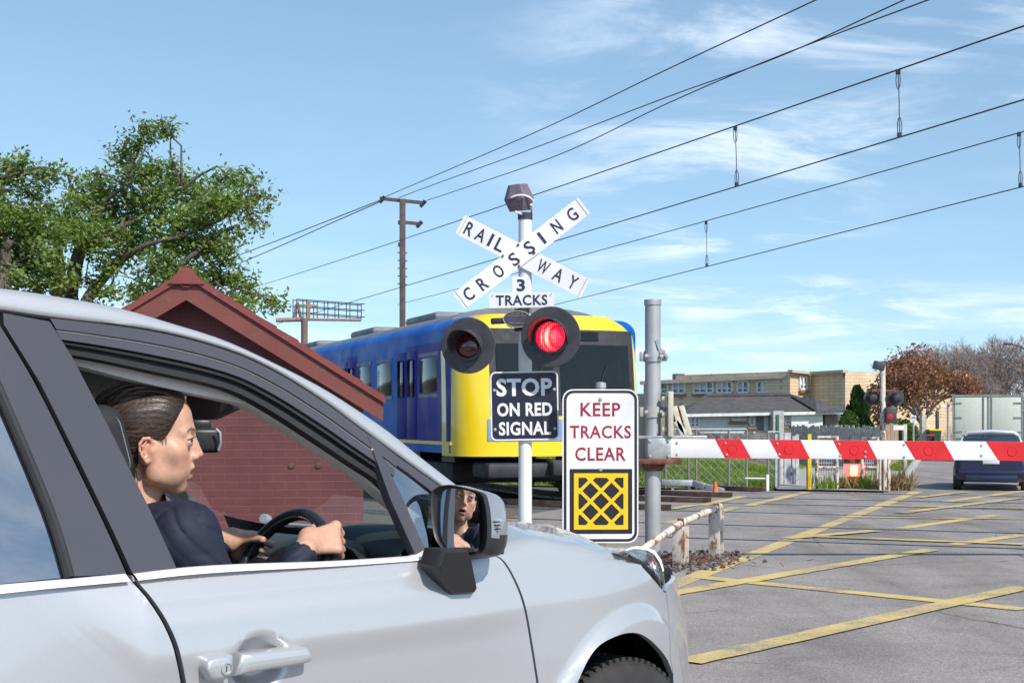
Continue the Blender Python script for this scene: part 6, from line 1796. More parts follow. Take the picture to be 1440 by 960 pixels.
for f_ in (-2.4, -6.7, -12.7, -18.7):
    for k in (0, 1):
        mb = MB(); bx(mb, f_ - k*.62, f_ - k*.62 - .60, -TW - .016, -TW + .03, 1.0, 2.5, .02); dr = mb.build('door', M['train_blue'], bodies[0])
        mb = MB(); bx(mb, f_ - k*.62 - .12, f_ - k*.62 - .48, -TW - .022, -TW, 1.72, 2.36, .04); mb.build('door_window', M['train_window'], dr)
# front end: rounded yellow cab with a dark windscreen mask
mb = MB(); rows = []
for z in [.76, .82, .95, 1.25, 1.6, 2.0, 2.4, 2.7, 2.86, 2.95, 2.99]:
    ins = .0 if z < 1.3 else .20 * ((z - 1.3)/1.65) ** 1.6; sq = 1 if z < 2.6 else 1 - .30*((z - 2.6)/.4)**2
    row = []
    for k in range(25):
        a = math.pi * k / 24; sx = math.copysign(abs(math.cos(a)) ** .42, math.cos(a)); fy_ = abs(math.sin(a)) ** .55
        row.append(tp(-.95 - ins*.6 + (.95 - ins*.4) * fy_, -sx * (TW + .01) * sq, z if z < 2.98 else 2.99))
    rows.append(row)
mb.grid(rows); mb.add(rows[-1], [list(range(25))]); mb.add(rows[0], [list(range(25))[::-1]])
cab = mb.build('cab_front', M['train_yellow'], train, smooth=50)
def cab_pt(s, z, off):
    ins = .0 if z < 1.3 else .20 * ((z - 1.3)/1.65) ** 1.6; c = min(1, abs(s)/(TW + .01)) ; a = math.acos(min(1, c ** (1/.42))); return tp(-.95 - ins*.6 + (.95 - ins*.4) * math.sin(a) ** .55 + off, s, z)
def cab_panel(name, s0, s1, z0, z1, m, off, parent=cab):
    mb = MB(); mb.grid([[cab_pt(s0 + (s1 - s0)*k/16, z0 + (z1 - z0)*j/8, off) for k in range(17)] for j in range(9)]); return mb.build(name, m, parent, smooth=60)
mk = cab_panel('mask', -1.10, 1.42, 1.40, 2.76, M['train_dark'], .012)
cab_panel('windscreen', -1.0, -.06, 1.62, 2.52, M['train_window'], .022, mk); cab_panel('windscreen', .06, 1.30, 1.62, 2.52, M['train_window'], .022, mk)
mb = MB(); 
for s_ in (-.5, .6):
    a, b = cab_pt(s_, 1.56, .035), cab_pt(s_ + .26, 2.20, .035); mb.bar(a, b, .022, .02)
build_each(mb, 'wiper', M['black_plastic'], mk)
cab_panel('destination_sign', -.55, .75, 2.58, 2.73, M['train_window'], .020, mk)
cab_panel('lower_panel', -1.15, 1.42, 1.0, 1.34, M['train_lav'], .012)
for s_ in (-.95, 1.02):
    mb = MB(); mb.lathe([(.10, 0), (.10, .03), (.085, .035), (0, .03)], cab_pt(s_, 1.16, .02), TH, 16); mb.build('headlight', M['galvanised'], cab)
mb = MB(); bx(mb, .05, -.75, -1.18, 1.2, .42, .66, .06); bx(mb, .25, -.1, -.18, .18, .46, .70, .04); build_each(mb, 'coupler_beam', M['train_dark'], train)
mb = MB()
for f_ in (-3.2, -16.8, -26, -40): bx(mb, f_ + 1.5, f_ - 1.5, -1.2, 1.2, .28, .62, .05)
bx(mb, -5.5, -14, -1.25, 1.25, .34, .68, .05); bx(mb, -28.5, -37, -1.25, 1.25, .34, .68, .05)
build_each(mb, 'underframe', M['train_dark'], train)
mb = MB()
for f_ in (-2.2, -4.2, -15.8, -17.8, -25, -27, -39, -41):
    for s_ in (-1.05, 1.05): mb.lathe([(0, -.06), (.42, -.06), (.42, .06), (0, .06)], tp(f_, s_, .45), TS, 24)
build_each(mb, 'train_wheel', M['dark_metal'], train)

# ------------------------------------------------------------------ power pole, gantry, wires
YP = 45.0; KP = YP / F
pb_ = at(566, 590, YP); pb_.z = 0
pole = thing('power_pole', 'tall dark steel pole with two crossarms rising behind the train', 'power pole', pb_)
M['pole_brown'] = mat('pole_brown', (.085, .065, .065), .8, var=.25)
mb = MB(); mb.bar(pb_, at(566, 280, YP), .18, .18, bev=.02); mb.build('mast', M['pole_brown'], pole)
for a, b in (((534, 279), (597, 285.5)), ((567, 312.5), (592, 315))):
    mb = MB(); mb.bar(at(*a, YP), at(*b, YP), .10, .10); ca_ = mb.build('crossarm', M['pole_brown'], pole)
    ends = ((538, 279), (595, 285)) if a[0] < 550 else ((590, 314),)
    for ex, ey in ends:
        mb = MB(); mb.tube([at(ex + 3, ey - 2.5, YP), at(ex - 4, ey + 6, YP)], [.07, .05], 8); mb.build('insulator', M['dark_metal'], ca_)
mb = MB()
for py in (313, 344): mb.box(at(562, py, YP) , (.10, .12, .12))
for k, py in enumerate(range(355, 410, 11)):
    mb.bar(at(559, py, YP), at(573, py + 1, YP), .03, .03)
build_each(mb, 'step_rung', M['pole_brown'], pole)
# walkway gantry far behind the hut roof
YG = 50.0
gb = at(428, 590, YG); gb.z = 0
gan = thing('gantry', 'thin steel gantry with a railed walkway beyond the hut roof', 'gantry', gb)
mb = MB(); mb.tube([at(388, 450, YG), at(428, 449, YG)], .08, 10); mb.tube([at(428, 449, YG), at(508, 450, YG)], .05, 8); mb.build('boom_beam', mat('gantry_brown', (.30, .20, .16), .8), gan)
mb = MB(); mb.tube([gb, at(428, 447, YG)], .12, 10); mb.tube([at(418, 425, YG), at(424, 452, YG)], .05, 6); mb.tube([at(416, 428, YG), at(414, 449, YG)], .04, 6); mb.build('mast', mat('gantry_brown_b', (.17, .11, .09), .8), gan)
mb = MB()
def gl(a, b, dy=0.0, r=.017): mb.tube([at(*a, YG + dy), at(*b, YG + dy)], r, 5)
for dy, ox in ((0, 0), (1.2, 5)):
    for y0 in (422, 431, 440): gl((412 + ox, y0 - ox*.3), (492 + ox, y0 + 6 - ox*.3), dy); gl((492 + ox, y0 + 6 - ox*.3), (508 + ox, y0 + 7 - ox*.3), dy)
    for px in (412, 426, 441, 456, 471, 487, 503): gl((px + ox, 421 + (px-412)*.075), (px + ox, 449), dy)
build_each(mb, 'railing', M['dark_metal'], gan) if len(islands(mb)) < 60 else mb.build('railing', M['dark_metal'], gan)
mb = MB(); mb.bar(at(434, 424, YG), at(434, 448, YG), .10, .10); mb.bar(at(420, 429, YG), at(447, 430, YG), .08, .06); mb.build('insulator_post', mat('timber_orange', (.32, .20, .10), .8), gan)
# overhead line hung along the train's heading
M['wire'] = mat('wire', (.055, .058, .065), .5, .3, var=.2)
WD = Vector((-.352, .936, 0)).normalized()
def on_wire_plane(px, py, px0, py0, h0):
    """point seen at a pixel that lies in the vertical plane of a wire whose contact line passes (px0,py0) at height h0"""
    Y0 = (h0 - CH) * F / (HZ - py0); A = Vector(((px0 - 720)/F*Y0, Y0, 0)); k = (px - 720)/F
    s = (k * A.y - A.x) / (WD.x - k * WD.y); P = A + WD * s; return Vector((P.x, P.y, CH - (py - HZ)/F*P.y))
def wire(mb, pts, r, n=6): 
    mb.tube([Vector(p) for p in catmull(pts, n)], r, 6)
def smooth_line(mb, pix, ref, r):
    P = [on_wire_plane(x, y, *ref) for x, y in pix]; d0 = P[0]; ds = np.array([(p - d0).dot(WD) for p in P]); zs = np.array([p.z for p in P])
    c = np.polyfit(ds, zs, 2 if len(P) > 2 else 1); out = []
    for k in range(30):
        d = ds.min() - 14 + (ds.max() - ds.min() + 22) * k / 29; out.append(Vector((d0.x + WD.x*d, d0.y + WD.y*d, float(np.polyval(c, d)))))
    mb.tube(out, r, 6); return out
def dropper(mb, a, b, ref):
    A, B = on_wire_plane(*a, *ref), on_wire_plane(*b, *ref); d = (B - A)
    mb.tube([A, A + d*.5 + Vector((.004, 0, 0)), B], .0075, 5)
    for p, s in ((A, 1), (B, -1)):
        mb.tube([p + Vector((.05*math.sin(t)*.6, 0, -s*(.13 - .13*math.cos(t)))) for t in [2*math.pi*k/12 for k in range(13)]], .006, 4)
        mb.lathe([(0, -.04), (.035, -.03), (.035, .03), (0, .04)], p - Vector((0, 0, s*.02)), (0, 0, 1), 8)
ref1 = (1440, 139, 5.2)
ol1 = thing('overhead_line', 'upper railway overhead line whose two droppers hang high on the right', 'overhead line', on_wire_plane(1034, 590, *ref1) * 1)
mb = MB(); smooth_line(mb, [(380, 397), (570, 336), (650, 307), (870, 235), (1034, 178), (1263, 98), (1440, 36)], ref1, .0115); mb.build('messenger_wire', M['wire'], ol1)
mb = MB(); smooth_line(mb, [(450, 438), (571, 400), (660, 376), (940, 293), (1036, 262), (1265, 193), (1440, 139)], ref1, .0105); mb.build('contact_wire', M['wire'], ol1)
for a, b in (((1034, 179), (1036, 261)), ((1263, 99), (1265, 192))):
    mb = MB(); dropper(mb, a, b, ref1); mb.build('dropper', M['wire'], ol1)
ref2 = (1440, 262, 5.2)
ol2 = thing('overhead_line', 'lower railway overhead line with one dropper near the picture edge and one above the building', 'overhead line', on_wire_plane(993, 590, *ref2) * 1)
mb = MB(); smooth_line(mb, [(645, 406), (780, 369), (940, 325), (993, 311), (1200, 254), (1440, 184)], ref2, .0105); mb.build('messenger_wire', M['wire'], ol2)
mb = MB(); smooth_line(mb, [(790, 426), (940, 388), (994, 375), (1200, 323), (1440, 262)], ref2, .010); mb.build('contact_wire', M['wire'], ol2)
for a, b in (((993, 312), (994, 374)), ((1433, 187), (1435, 262))):
    mb = MB(); dropper(mb, a, b, ref2); mb.build('dropper', M['wire'], ol2)
# power wires climbing from the pole to the upper right, and on to the left behind the tree
def free_wire(name, pix, Y0, Y1, r, label):
    mb = MB(); n_ = len(pix); x0, x1 = pix[0][0], pix[-1][0]
    inv = [1/Y0 + (1/Y1 - 1/Y0) * (p[0] - x0)/(x1 - x0) for p in pix]
    P = [at(px, py, 1/iv) for (px, py), iv in zip(pix, inv)]
    P.append(P[-1] + (P[-1] - P[-2]) * .6); pts = catmull(P, 10)
    rr = [r * (1 if p.y < 30 else p.y/30 * 1.0) for p in pts]
    mb.tube(pts, r, 6); o = mb.build(name, M['wire'], None); return tag(o, label, 'power line', 'power wires on the pole')
free_wire('power_line', [(536, 279), (581, 260), (760, 183), (940, 97), (1148, 0)], 45, 21, .011, 'highest power wire rising from the left end of the crossarm')
free_wire('power_line', [(561, 278), (609, 260), (760, 205), (940, 136), (1093, 81), (1272, 0)], 45, 21, .011, 'middle power wire rising from the pole top and crossing another')
free_wire('power_line', [(597, 283), (660, 262), (790, 216), (940, 145), (1093, 80), (1306, 0)], 45, 20, .011, 'power wire rising from the right end of the crossarm')
free_wire('power_line', [(534, 282), (470, 307), (380, 342), (300, 372), (200, 408)], 45, 70, .016, 'power wire falling left of the pole, the upper of two')
free_wire('power_line', [(541, 281), (470, 312), (380, 352), (300, 385), (200, 425)], 45, 70, .016, 'power wire falling left of the pole, the lower of two')

# ------------------------------------------------------------------ trees behind the hut
def m_leaf(name, c0, c1):
    t = NT(name); nt = t.t; oi = t.n('ShaderNodeNewGeometry')
    c = t.ramp(oi.outputs['Random Per Island'], [(.0, c0), (.6, tuple((a+b)/2 for a, b in zip(c0, c1))), (1.0, c1)])
    big = t.ramp(t.noise(.9, 4), [(.35, .75), (.65, 1.2)]); c = t.mix(c, big, 1.0, 'MULTIPLY')
    t.color(c); t.set(Roughness=.5, Specular__IOR__Level=.35)
    tl = t.n('ShaderNodeBsdfTranslucent'); t.l(t.mix(c, (1.0, 1.25, .5), 1.0, 'MULTIPLY'), tl.inputs[0])
    mx = t.n('ShaderNodeMixShader'); mx.inputs[0].default_value = .5; t.l(t.b.outputs[0], mx.inputs[1]); t.l(tl.outputs[0], mx.inputs[2])
    t.l(mx.outputs[0], nt.nodes['Material Output'].inputs['Surface']); return t.mat
def m_bark():
    t = NT('bark'); f = t.noise(14, 8, .7, vec=t.mapped((3, 3, .6))); t.color(t.ramp(f, [(.3, (.06, .045, .036)), (.7, (.20, .16, .135))])); t.set(Roughness=.95); t.bump(f, .8, .03); return t.mat
M['leaf'] = m_leaf('acacia_leaf', (.13, .19, .045), (.32, .39, .13)); M['bark'] = m_bark()
def limb(mb, pts, r0, r1, n=7):
    P = catmull(pts, 5); k = len(P); mb.tube(P, [r0 + (r1 - r0)*(i/(k-1))**.8 for i in range(k)], n)
def leafy_tree(name, label, cat, trunk_px, blobs, Y, nleaf, lsize, hubs, group=None):
    base = at(*trunk_px[0][0], Y); base.z = 0
    th = thing(name, label, cat, base, group=group); rr = random.Random(sum(map(int, trunk_px[0][0])))
    mb = MB(); K = Y / F
    for pts in trunk_px:
        P = [at(px, py, Y + rr.uniform(-.3, .3)) for px, py in pts[0:1]] + [at(px, py, Y + rr.uniform(-.5, .5)) for px, py in pts[1:-1]]
        r0, r1 = pts[-1]; P[0].z = min(P[0].z, 0.0) if P[0].z < 1.8 else P[0].z
        limb(mb, P, r0 * .75, r1 * .7)
    B = []
    for px, py, rp in blobs:
        c = at(px, py, Y + rr.uniform(-1, 1) * min(2.6, rp * K * 1.8)); B.append((c, rp * K * .92))
        h = min(hubs, key=lambda q: (q[0]-px)**2 + (q[1]-py)**2*1.3 + (2000 if q[1] < py - 20 else 0)); hp0 = at(h[0], h[1], Y)
        mid = hp0.lerp(c, .5) + Vector((rr.uniform(-.2, .2), rr.uniform(-.3, .3), rr.uniform(0, .25)))
        mb.tube([hp0, hp0.lerp(mid, .55) + Vector((0, 0, .03)), mid, mid.lerp(c, .5) + Vector((0, 0, .03)), c], [.020, .017, .014, .010, .006], 5, False)
        for _ in range(5):
            e = c + Vector((rr.gauss(0, 1), rr.gauss(0, 1), rr.gauss(.1, .7))) * rp * K * .7; st_ = mid.lerp(c, rr.uniform(.55, 1)); mb.tube([st_, st_.lerp(e, .5) + Vector((0, 0, .03)), e], [.011, .008, .003], 4, False)
    mb.build('trunk', M['bark'], th, smooth=60)
    tot = sum(r*r for _, r in B); vs = []; fs = []
    for c, r in B:
        n_ = int(nleaf * r * r / tot); ncl = max(4, int(n_ / 16)); 
        for _ in range(ncl):
            v = Vector((rr.gauss(0, 1), rr.gauss(0, 1), rr.gauss(0, 1))); v.normalize(); q = c + v * (r * rr.random() ** .45) * Vector((1, 1, .78)).length / 1.6
            q = c + Vector((v.x, v.y*1.1, v.z*.72)) * (r * 1.12 * rr.random() ** .5)
            sprd = .09 + .05 * rr.random(); dr = Vector((rr.gauss(0, 1), rr.gauss(0, 1), rr.gauss(-.25, .5))).normalized()
            for j in range(16):
                p = q + dr * rr.uniform(-1.6, 1.6) * sprd + Vector((rr.gauss(0, 1), rr.gauss(0, 1), rr.gauss(0, .8))) * sprd * .55
                nn = Vector((rr.gauss(0, .8), rr.gauss(0, .8), rr.gauss(.9, .5))).normalized(); u = nn.orthogonal().normalized(); u = Matrix.Rotation(rr.uniform(0, 6.28), 3, nn) @ u; w = nn.cross(u)
                L = lsize * rr.uniform(.7, 1.35); o = len(vs); vs += [p - u*L*.5, p + w*L*.24, p + u*L*.5, p - w*L*.24]; fs.append([o, o+1, o+2, o+3])
    mb = MB(); mb.add(vs, fs); mb.build('crown', M['leaf'], th, smooth=0); return th
main_blobs = [(128, 275, 34), (160, 300, 36), (205, 250, 33), (172, 222, 22), (196, 203, 20), (226, 184, 18), (240, 181, 10), (205, 178, 10), (262, 266, 36), (236, 234, 20), (300, 290, 34), (245, 318, 46), (180, 335, 46), (130, 330, 40), (95, 318, 34), (318, 252, 20), (345, 248, 16), (358, 262, 12), (322, 285, 20), (348, 284, 18), (372, 282, 14), (352, 306, 14), (360, 318, 9), (328, 330, 12), (310, 345, 26), (285, 352, 30), (222, 372, 38), (262, 398, 36), (200, 410, 30), (150, 412, 20), (296, 388, 24), (332, 392, 22), (355, 412, 20), (378, 426, 14), (335, 430, 20), (300, 425, 24), (322, 366, 12), (95, 245, 12), (112, 288, 24), (140, 250, 16), (120, 395, 14), (285, 310, 24), (225, 285, 30), (188, 282, 30), (270, 345, 26), (155, 372, 22), (392, 428, 8)]
leafy_tree('acacia_tree', 'large spreading green tree with several leaning trunks behind the hut', 'tree',
  [((104, 560), (97, 440), (103, 395), (112, 355), (128, 322), (.20, .10)), ((78, 560), (80, 430), (86, 385), (80, 345), (.14, .07)), ((104, 480), (122, 422), (150, 385), (170, 362), (.13, .08)), ((112, 360), (132, 300), (175, 260), (206, 205), (.06, .012)), ((118, 350), (160, 325), (205, 300), (255, 265), (.09, .02)), ((160, 375), (205, 345), (262, 330), (310, 310), (.07, .02)), ((200, 440), (235, 395), (275, 355), (330, 318), (.10, .02)), ((112, 355), (100, 320), (95, 290), (.07, .03))],
  main_blobs, 19.0, 20000, .074, [(128, 322), (170, 360), (132, 300), (175, 260), (205, 300), (255, 267), (262, 330), (310, 310), (235, 395), (275, 355), (100, 320), (80, 345), (300, 400)])
left_blobs = [(8, 238, 22), (35, 232, 14), (22, 262, 20), (56, 250, 18), (78, 245, 12), (50, 275, 14), (20, 312, 34), (55, 330, 34), (10, 350, 34), (45, 370, 34), (75, 390, 26), (18, 392, 24), (52, 408, 20), (-20, 300, 40), (-30, 250, 30), (-50, 340, 50), (-25, 390, 34), (70, 300, 14), (40, 300, 20), (66, 360, 20)]
leafy_tree('acacia_tree', 'leafy green tree half cut off at the left edge above the car roof', 'tree',
  [((4, 560), (4, 430), (6, 380), (10, 345), (.16, .09)), ((8, 370), (-30, 320), (-50, 290), (.09, .03)), ((10, 345), (0, 290), (8, 250), (45, 245), (.07, .02)), ((10, 345), (40, 330), (60, 320), (.06, .02))],
  left_blobs, 18.0, 11500, .074, [(10, 345), (6, 380), (0, 290), (8, 250), (40, 330), (-30, 320)])
# ------------------------------------------------------------------ cream brick building
def m_cream():
    t = NT('cream_brick'); s = t.n('ShaderNodeSeparateXYZ'); t.l(t.obj(), s.inputs[0]); co = t.n('ShaderNodeCombineXYZ')
    t.l(t.math('ADD', s.outputs[0], s.outputs[1]), co.inputs[0]); t.l(s.outputs[2], co.inputs[1])
    b = t.n('ShaderNodeTexBrick'); t.l(co.outputs[0], b.inputs['Vector']); b.inputs['Scale'].default_value = 1.0
    b.inputs['Brick Width'].default_value = .46; b.inputs['Row Height'].default_value = .16; b.inputs['Mortar Size'].default_value = .012
    b.inputs['Color1'].default_value = (.66, .49, .31, 1); b.inputs['Color2'].default_value = (.74, .57, .38, 1); b.inputs['Mortar'].default_value = (.42, .34, .25, 1)
    t.color(t.mix(b.outputs['Color'], t.ramp(t.noise(.6, 6), [(.3, .85), (.7, 1.1)]), .8, 'MULTIPLY')); t.set(Roughness=.9); return t.mat
M['cream'] = m_cream(); M['fascia'] = mat('fascia_paint', (.50, .42, .32), .7); M['win_white'] = mat('window_white', (.68, .68, .66), .5)
M['far_glass'] = mat('window_glass', (.05, .065, .09), .08, var=.4, scale=1.5, coat=1); M['blind'] = mat('pale_blind', (.55, .56, .56), .7, var=.15)
M['grey_clad'] = mat('grey_cladding', (.20, .19, .19), .8, var=.3, scale=2); M['render_white'] = mat('white_render', (.70, .69, .67), .8, var=.07)
cb0 = at(1060, 590, 75); cb0.z = 0
bldg = thing('brick_building', 'two storey cream brick building with a long row of white framed windows', 'building', cb0)
def slab(mb, pa, pb, ytop_a, ytop_b, depth, zb=0.0):
    """block whose front runs between two pixel columns (px, Y), with a roofline given in pixels"""
    A = at(pa[0], 590, pa[1]); B = at(pb[0], 590, pb[1]); za = at(pa[0], ytop_a, pa[1]).z; zb_ = at(pb[0], ytop_b, pb[1]).z
    d = (B - A); d.z = 0; d.normalize(); n = Vector((-d.y, d.x, 0)) * depth
    P = [Vector((A.x, A.y, zb)), Vector((B.x, B.y, zb)), Vector((B.x, B.y, zb_)), Vector((A.x, A.y, za))]
    mb.prism(P, n); return A, B, za, zb_, d, n / depth
mb = MB(); A, B, za, zb_, dd, nn_ = slab(mb, (905, 78), (1111, 72), 540, 530.5, 9); mb.build('wall', M['cream'], bldg, smooth=0)
mb = MB(); mb.bar(Vector((A.x, A.y, za + .06)) - nn_*.1, Vector((B.x, B.y, zb_ + .06)) - nn_*.1, .5, .20); mb.build('roof_edge', M['fascia'], bldg)
def lin(px):
    t0 = (px - 905) / (1111 - 905); iv = 1/78 + (1/72 - 1/78) * t0; return 1/iv
def win(x0, x1, y0, y1, nbay, parent=bldg, Yf=lin, dark_low=True):
    Ya, Yb = Yf(x0) - .06, Yf(x1) - .06
    a0, a1, b0, b1 = at(x0, y0, Ya), at(x1, y0, Yb), at(x0, y1, Ya), at(x1, y1, Yb); zt, zl = a0.z, b0.z
    A_ = Vector((a0.x, a0.y, 0)); B_ = Vector((a1.x, a1.y, 0)); d_ = (B_ - A_); L = d_.length; d_.normalize(); n_ = Vector((-d_.y, d_.x, 0))
    mb = MB(); t_ = .10; up = Vector((0, 0, 1))
    mb.bar(A_ + up*zt, B_ + up*zt, .10, t_); mb.bar(A_ + up*zl, B_ + up*zl, .16, t_)
    for k in range(nbay + 1): p = A_ + d_*(L*k/nbay); mb.bar(p + up*(zl + t_/2), p + up*(zt - t_/2), t_, .10, d_)
    fr = mb.build('window', M['win_white'], parent)
    for k in range(nbay):
        p, q = A_ + d_*(L*k/nbay + .05), A_ + d_*(L*(k+1)/nbay - .05); zm = zl + (zt - zl)*.38
        mb = MB(); mb.prism([p + up*zl + n_*.03, q + up*zl + n_*.03, q + up*zm + n_*.03, p + up*zm + n_*.03], n_*.02); mb.build('lower_pane', M['far_glass'], fr)
        mb = MB(); mb.prism([p + up*zm + n_*.03, q + up*zm + n_*.03, q + up*zt + n_*.03, p + up*zt + n_*.03], n_*.02); mb.build('upper_pane', M['blind'] if (k + int(x0)) % 3 else M['far_glass'], fr)
        mb = MB(); mb.bar(p + up*zm, q + up*zm, .06, .06); mb.build('glazing_rail', M['win_white'], fr)
    mb = MB(); mb.bar(A_ - d_*.08 + up*(zl - .13) - n_*.03, B_ + d_*.08 + up*(zl - .13) - n_*.03, .2, .09); mb.build('sill', mat_sill, fr); return fr
mat_sill = mat('brick_sill', (.26, .15, .10), .8)
for x0, x1, nb in ((930, 939.5, 1), (946.5, 963, 2), (976, 1003, 3), (1009, 1030, 3), (1037.5, 1053, 2), (1065, 1080.5, 2), (1083, 1105, 3)):
    off = (1111 - x0) / 206 * 3.2; win(x0, x1, 535.5 + off*.75, 550.8 + off*.75, nb)
mb = MB(); A, B, za, zb2, d2, n2_ = slab(mb, (1111, 71.6), (1139.5, 72.6), 522, 525, 8); slab(mb, (1139.6, 72.62), (1188.5, 70), 525, 522.5, 8); mb.build('stair_block', M['cream'], bldg, smooth=0)
win(1124.5, 1134, 529.5, 547, 2, Yf=lambda p: 71.6 + (p-1111)/28.5, dark_low=False)
mb = MB(); slab(mb, (1080, 78), (1112, 76), 528.5, 522.5, 3, 3.0); mb.build('rear_block', M['cream'], bldg, smooth=0)
mb = MB(); mb.bar(at(1111, 521.6, 71.4), at(1139.5, 524.6, 72.4), .3, .14); mb.bar(at(1139.5, 524.6, 72.4), at(1189, 521.8, 69.8), .3, .14); mb.build('parapet_cap', M['fascia'], bldg)
mb = MB(); slab(mb, (1188.6, 70.02), (1215, 79), 522.8, 531.5, .12); mb.build('end_wall', M['grey_clad'], bldg, smooth=0)
mb = MB(); mb.prism([at(1200, 540, 73.6), at(1206, 541.5, 75.6), at(1206, 580, 75.6), at(1200, 580, 73.6)], (-.05, -.05, 0)); mb.build('end_window', M['far_glass'], bldg)
mb = MB(); mb.box(at(954, 532, 78.5), (.6, .6, .5)); mb.lathe([(.15, 0), (.15, .3)], at(954, 536, 78.5)); mb.build('roof_vent', M['dark_metal'], bldg)

# ------------------------------------------------------------------ low white house with a dark tiled roof
YW = 58.0; KW = YW / F
hb0 = at(1070, 590, YW); hb0.z = 0
hs_ = thing('house', 'low white walled house under a dark grey tiled hip roof', 'house', hb0)
mb = MB(); mb.box(at(1062, 590, YW + 2.5) * 1, (5.3, 5.0, .01)); mb = MB()
x0, x1 = at(970, 590, YW).x, at(1157, 590, YW).x; zt = at(0, 583, YW).z
mb.prism([Vector((x0, YW, 0)), Vector((x1, YW, 0)), Vector((x1, YW, zt)), Vector((x0, YW, zt))], (0, 5, 0)); mb.build('wall', M['render_white'], hs_, smooth=0)
def m_tile():
    t = NT('dark_roof_tiles'); w = t.n('ShaderNodeTexWave', Scale=2.1, Distortion=.6); w.bands_direction = 'Z'; t.l(t.mapped((1, 1, 3.2)), w.inputs['Vector'])
    c = t.ramp(t.noise(3.5, 7, .75), [(.3, (.05, .046, .048)), (.7, (.13, .118, .118))]); t.color(t.mix(c, t.ramp(w.outputs['Fac'], [(.2, .6), (.6, 1.15)]), .8, 'MULTIPLY')); t.set(Roughness=.8)
    t.bump(w.outputs['Fac'], .6, .05); return t.mat
M['dark_tile'] = m_tile()
e0, e1 = at(963, 582.5, YW - .4), at(1184, 578.5, YW - .4); r0, r1 = at(993, 557.5, YW + 2.5), at(1112, 556.5, YW + 2.5); dY = 6.0
b0, b1 = e0 + Vector((0, dY, 0)), e1 + Vector((0, dY, 0)); h2 = at(1150, 562, YW + 2.5)
mb = MB(); mb.add([e0, e1, r1, r0, b0, b1], [[0, 1, 2, 3], [1, 5, 2], [5, 4, 3, 2], [4, 0, 3], [0, 4, 5, 1]]); rf = mb.build('roof', M['dark_tile'], hs_, smooth=0)
mb = MB(); f0, f1, g0 = at(1112, 556.8, YW + 2.4), at(1141, 560, YW + 1.6), at(1192, 576.5, YW - .9)
mb.add([at(1112, 556.2, YW + 2.2), at(1146, 560.5, YW + .6), at(1193, 576.5, YW - .6), at(1150, 579, YW - .7), at(1193, 576.5, YW + 4)], [[0, 1, 3], [1, 2, 3], [0, 4, 2, 1]]); mb.build('side_gable', M['dark_tile'], rf, smooth=0)
mb = MB(); mb.bar(e0 + Vector((0, -.05, -.04)), e1 + Vector((0, -.05, -.04)), .14, .12); mb.build('gutter', M['win_white'], rf)
mb = MB(); mb.tube([r0 + Vector((0, 0, .04)), r1 + Vector((0, 0, .04))], .09, 6); mb.tube([r1, e1], .08, 6); mb.tube([r0, e0], .08, 6); mb.build('ridge_cap', M['dark_tile'], rf)
YfW = lambda p: YW
for x0_, x1_, y0_, y1_, nb in ((971, 983, 585.5, 600, 2), (1028, 1049, 585, 590, 2), (1054, 1060.5, 585, 597, 1), (1103, 1112, 584.5, 596, 1)): win(x0_, x1_, y0_, y1_, nb, hs_, YfW)
mb = MB(); mb.box(at(1069, 594, YW - .04), (.30, .06, .62)); mb.build('door', M['grey_clad'], hs_)
mb = MB(); mb.box(at(1077, 594, YW - .06), (.16, .08, .70)); mb.build('door_post', M['render_white'], hs_)
mb = MB(); mb.box(at(1092, 595, YW - .5), (.42, .9, 1.0)); mb.build('porch', mat('porch_grey', (.42, .42, .42), .8), hs_)
mb = MB(); mb.prism([at(1113, 583, YW - .3), at(1157, 582.5, YW - .3), at(1157, 603, YW - .3), at(1113, 603, YW - .3)], (0, .4, 0)); mb.build('side_wall', M['render_white'], hs_, smooth=0)
mb = MB(); mb.prism([at(1160, 581, YW + .2), at(1178, 580, YW + .2), at(1178, 600, YW + .2), at(1160, 600, YW + .2)], (0, .6, 0)); mb.build('carport_wall', M['grey_clad'], hs_, smooth=0)

# ------------------------------------------------------------------ fences, rails and small posts on the far side
M['paling'] = mat('weathered_paling', (.46, .42, .38), .9, var=.35, scale=8); M['stone'] = mat('rubble_stone', (.36, .29, .245), .9, var=.6, scale=5, bump=.5, bscale=9)
def palings(name, label, pa, pb, ytop, ztop, step, m, cat='fence', group=None):
    A, B = at(pa[0], 590, pa[1]), at(pb[0], 590, pb[1]); A.z = B.z = 0; d = (B - A); L = d.length; d.normalize(); o = thing(name, label, cat, (A + B)/2, group=group)
    mb = MB(); n_ = int(L / step); nr = Vector((d.y, -d.x, 0)); rr = random.Random(n_)
    for k in range(n_):
        p = A + d*(L*(k+.5)/n_) + nr*rr.uniform(-.008, .008); mb.bar(p + Vector((0, 0, .05)), p + Vector((rr.uniform(-.01, .01), 0, ztop + rr.uniform(-.05, .03))), step*.86, .018, nr)
    mb.build('palings', m, o, smooth=0)
    mb = MB()
    for z in (.25, ztop*.8): mb.bar(A + Vector((0, 0, z)) - nr*.04, B + Vector((0, 0, z)) - nr*.04, .05, .08)
    mb.build('rail', m, o); mb = MB()
    for k in range(int(L/2.2) + 1): p = A + d*min(L, k*2.2) - nr*.07; mb.bar(p, p + Vector((0, 0, ztop)), .1, .1)
    mb.build('post', m, o); return o
palings('paling_fence', 'weathered grey timber paling fence left of the far crossing signal', (1112, 41), (1241, 37), 600, 1.17, .11, M['paling'])
palings('paling_fence', 'short grey paling gate between wire panel and yellow post under the boom', (1096, 28.2), (1124, 28.4), 0, 1.05, .09, mat('grey_paling', (.40, .41, .42), .8, var=.3))
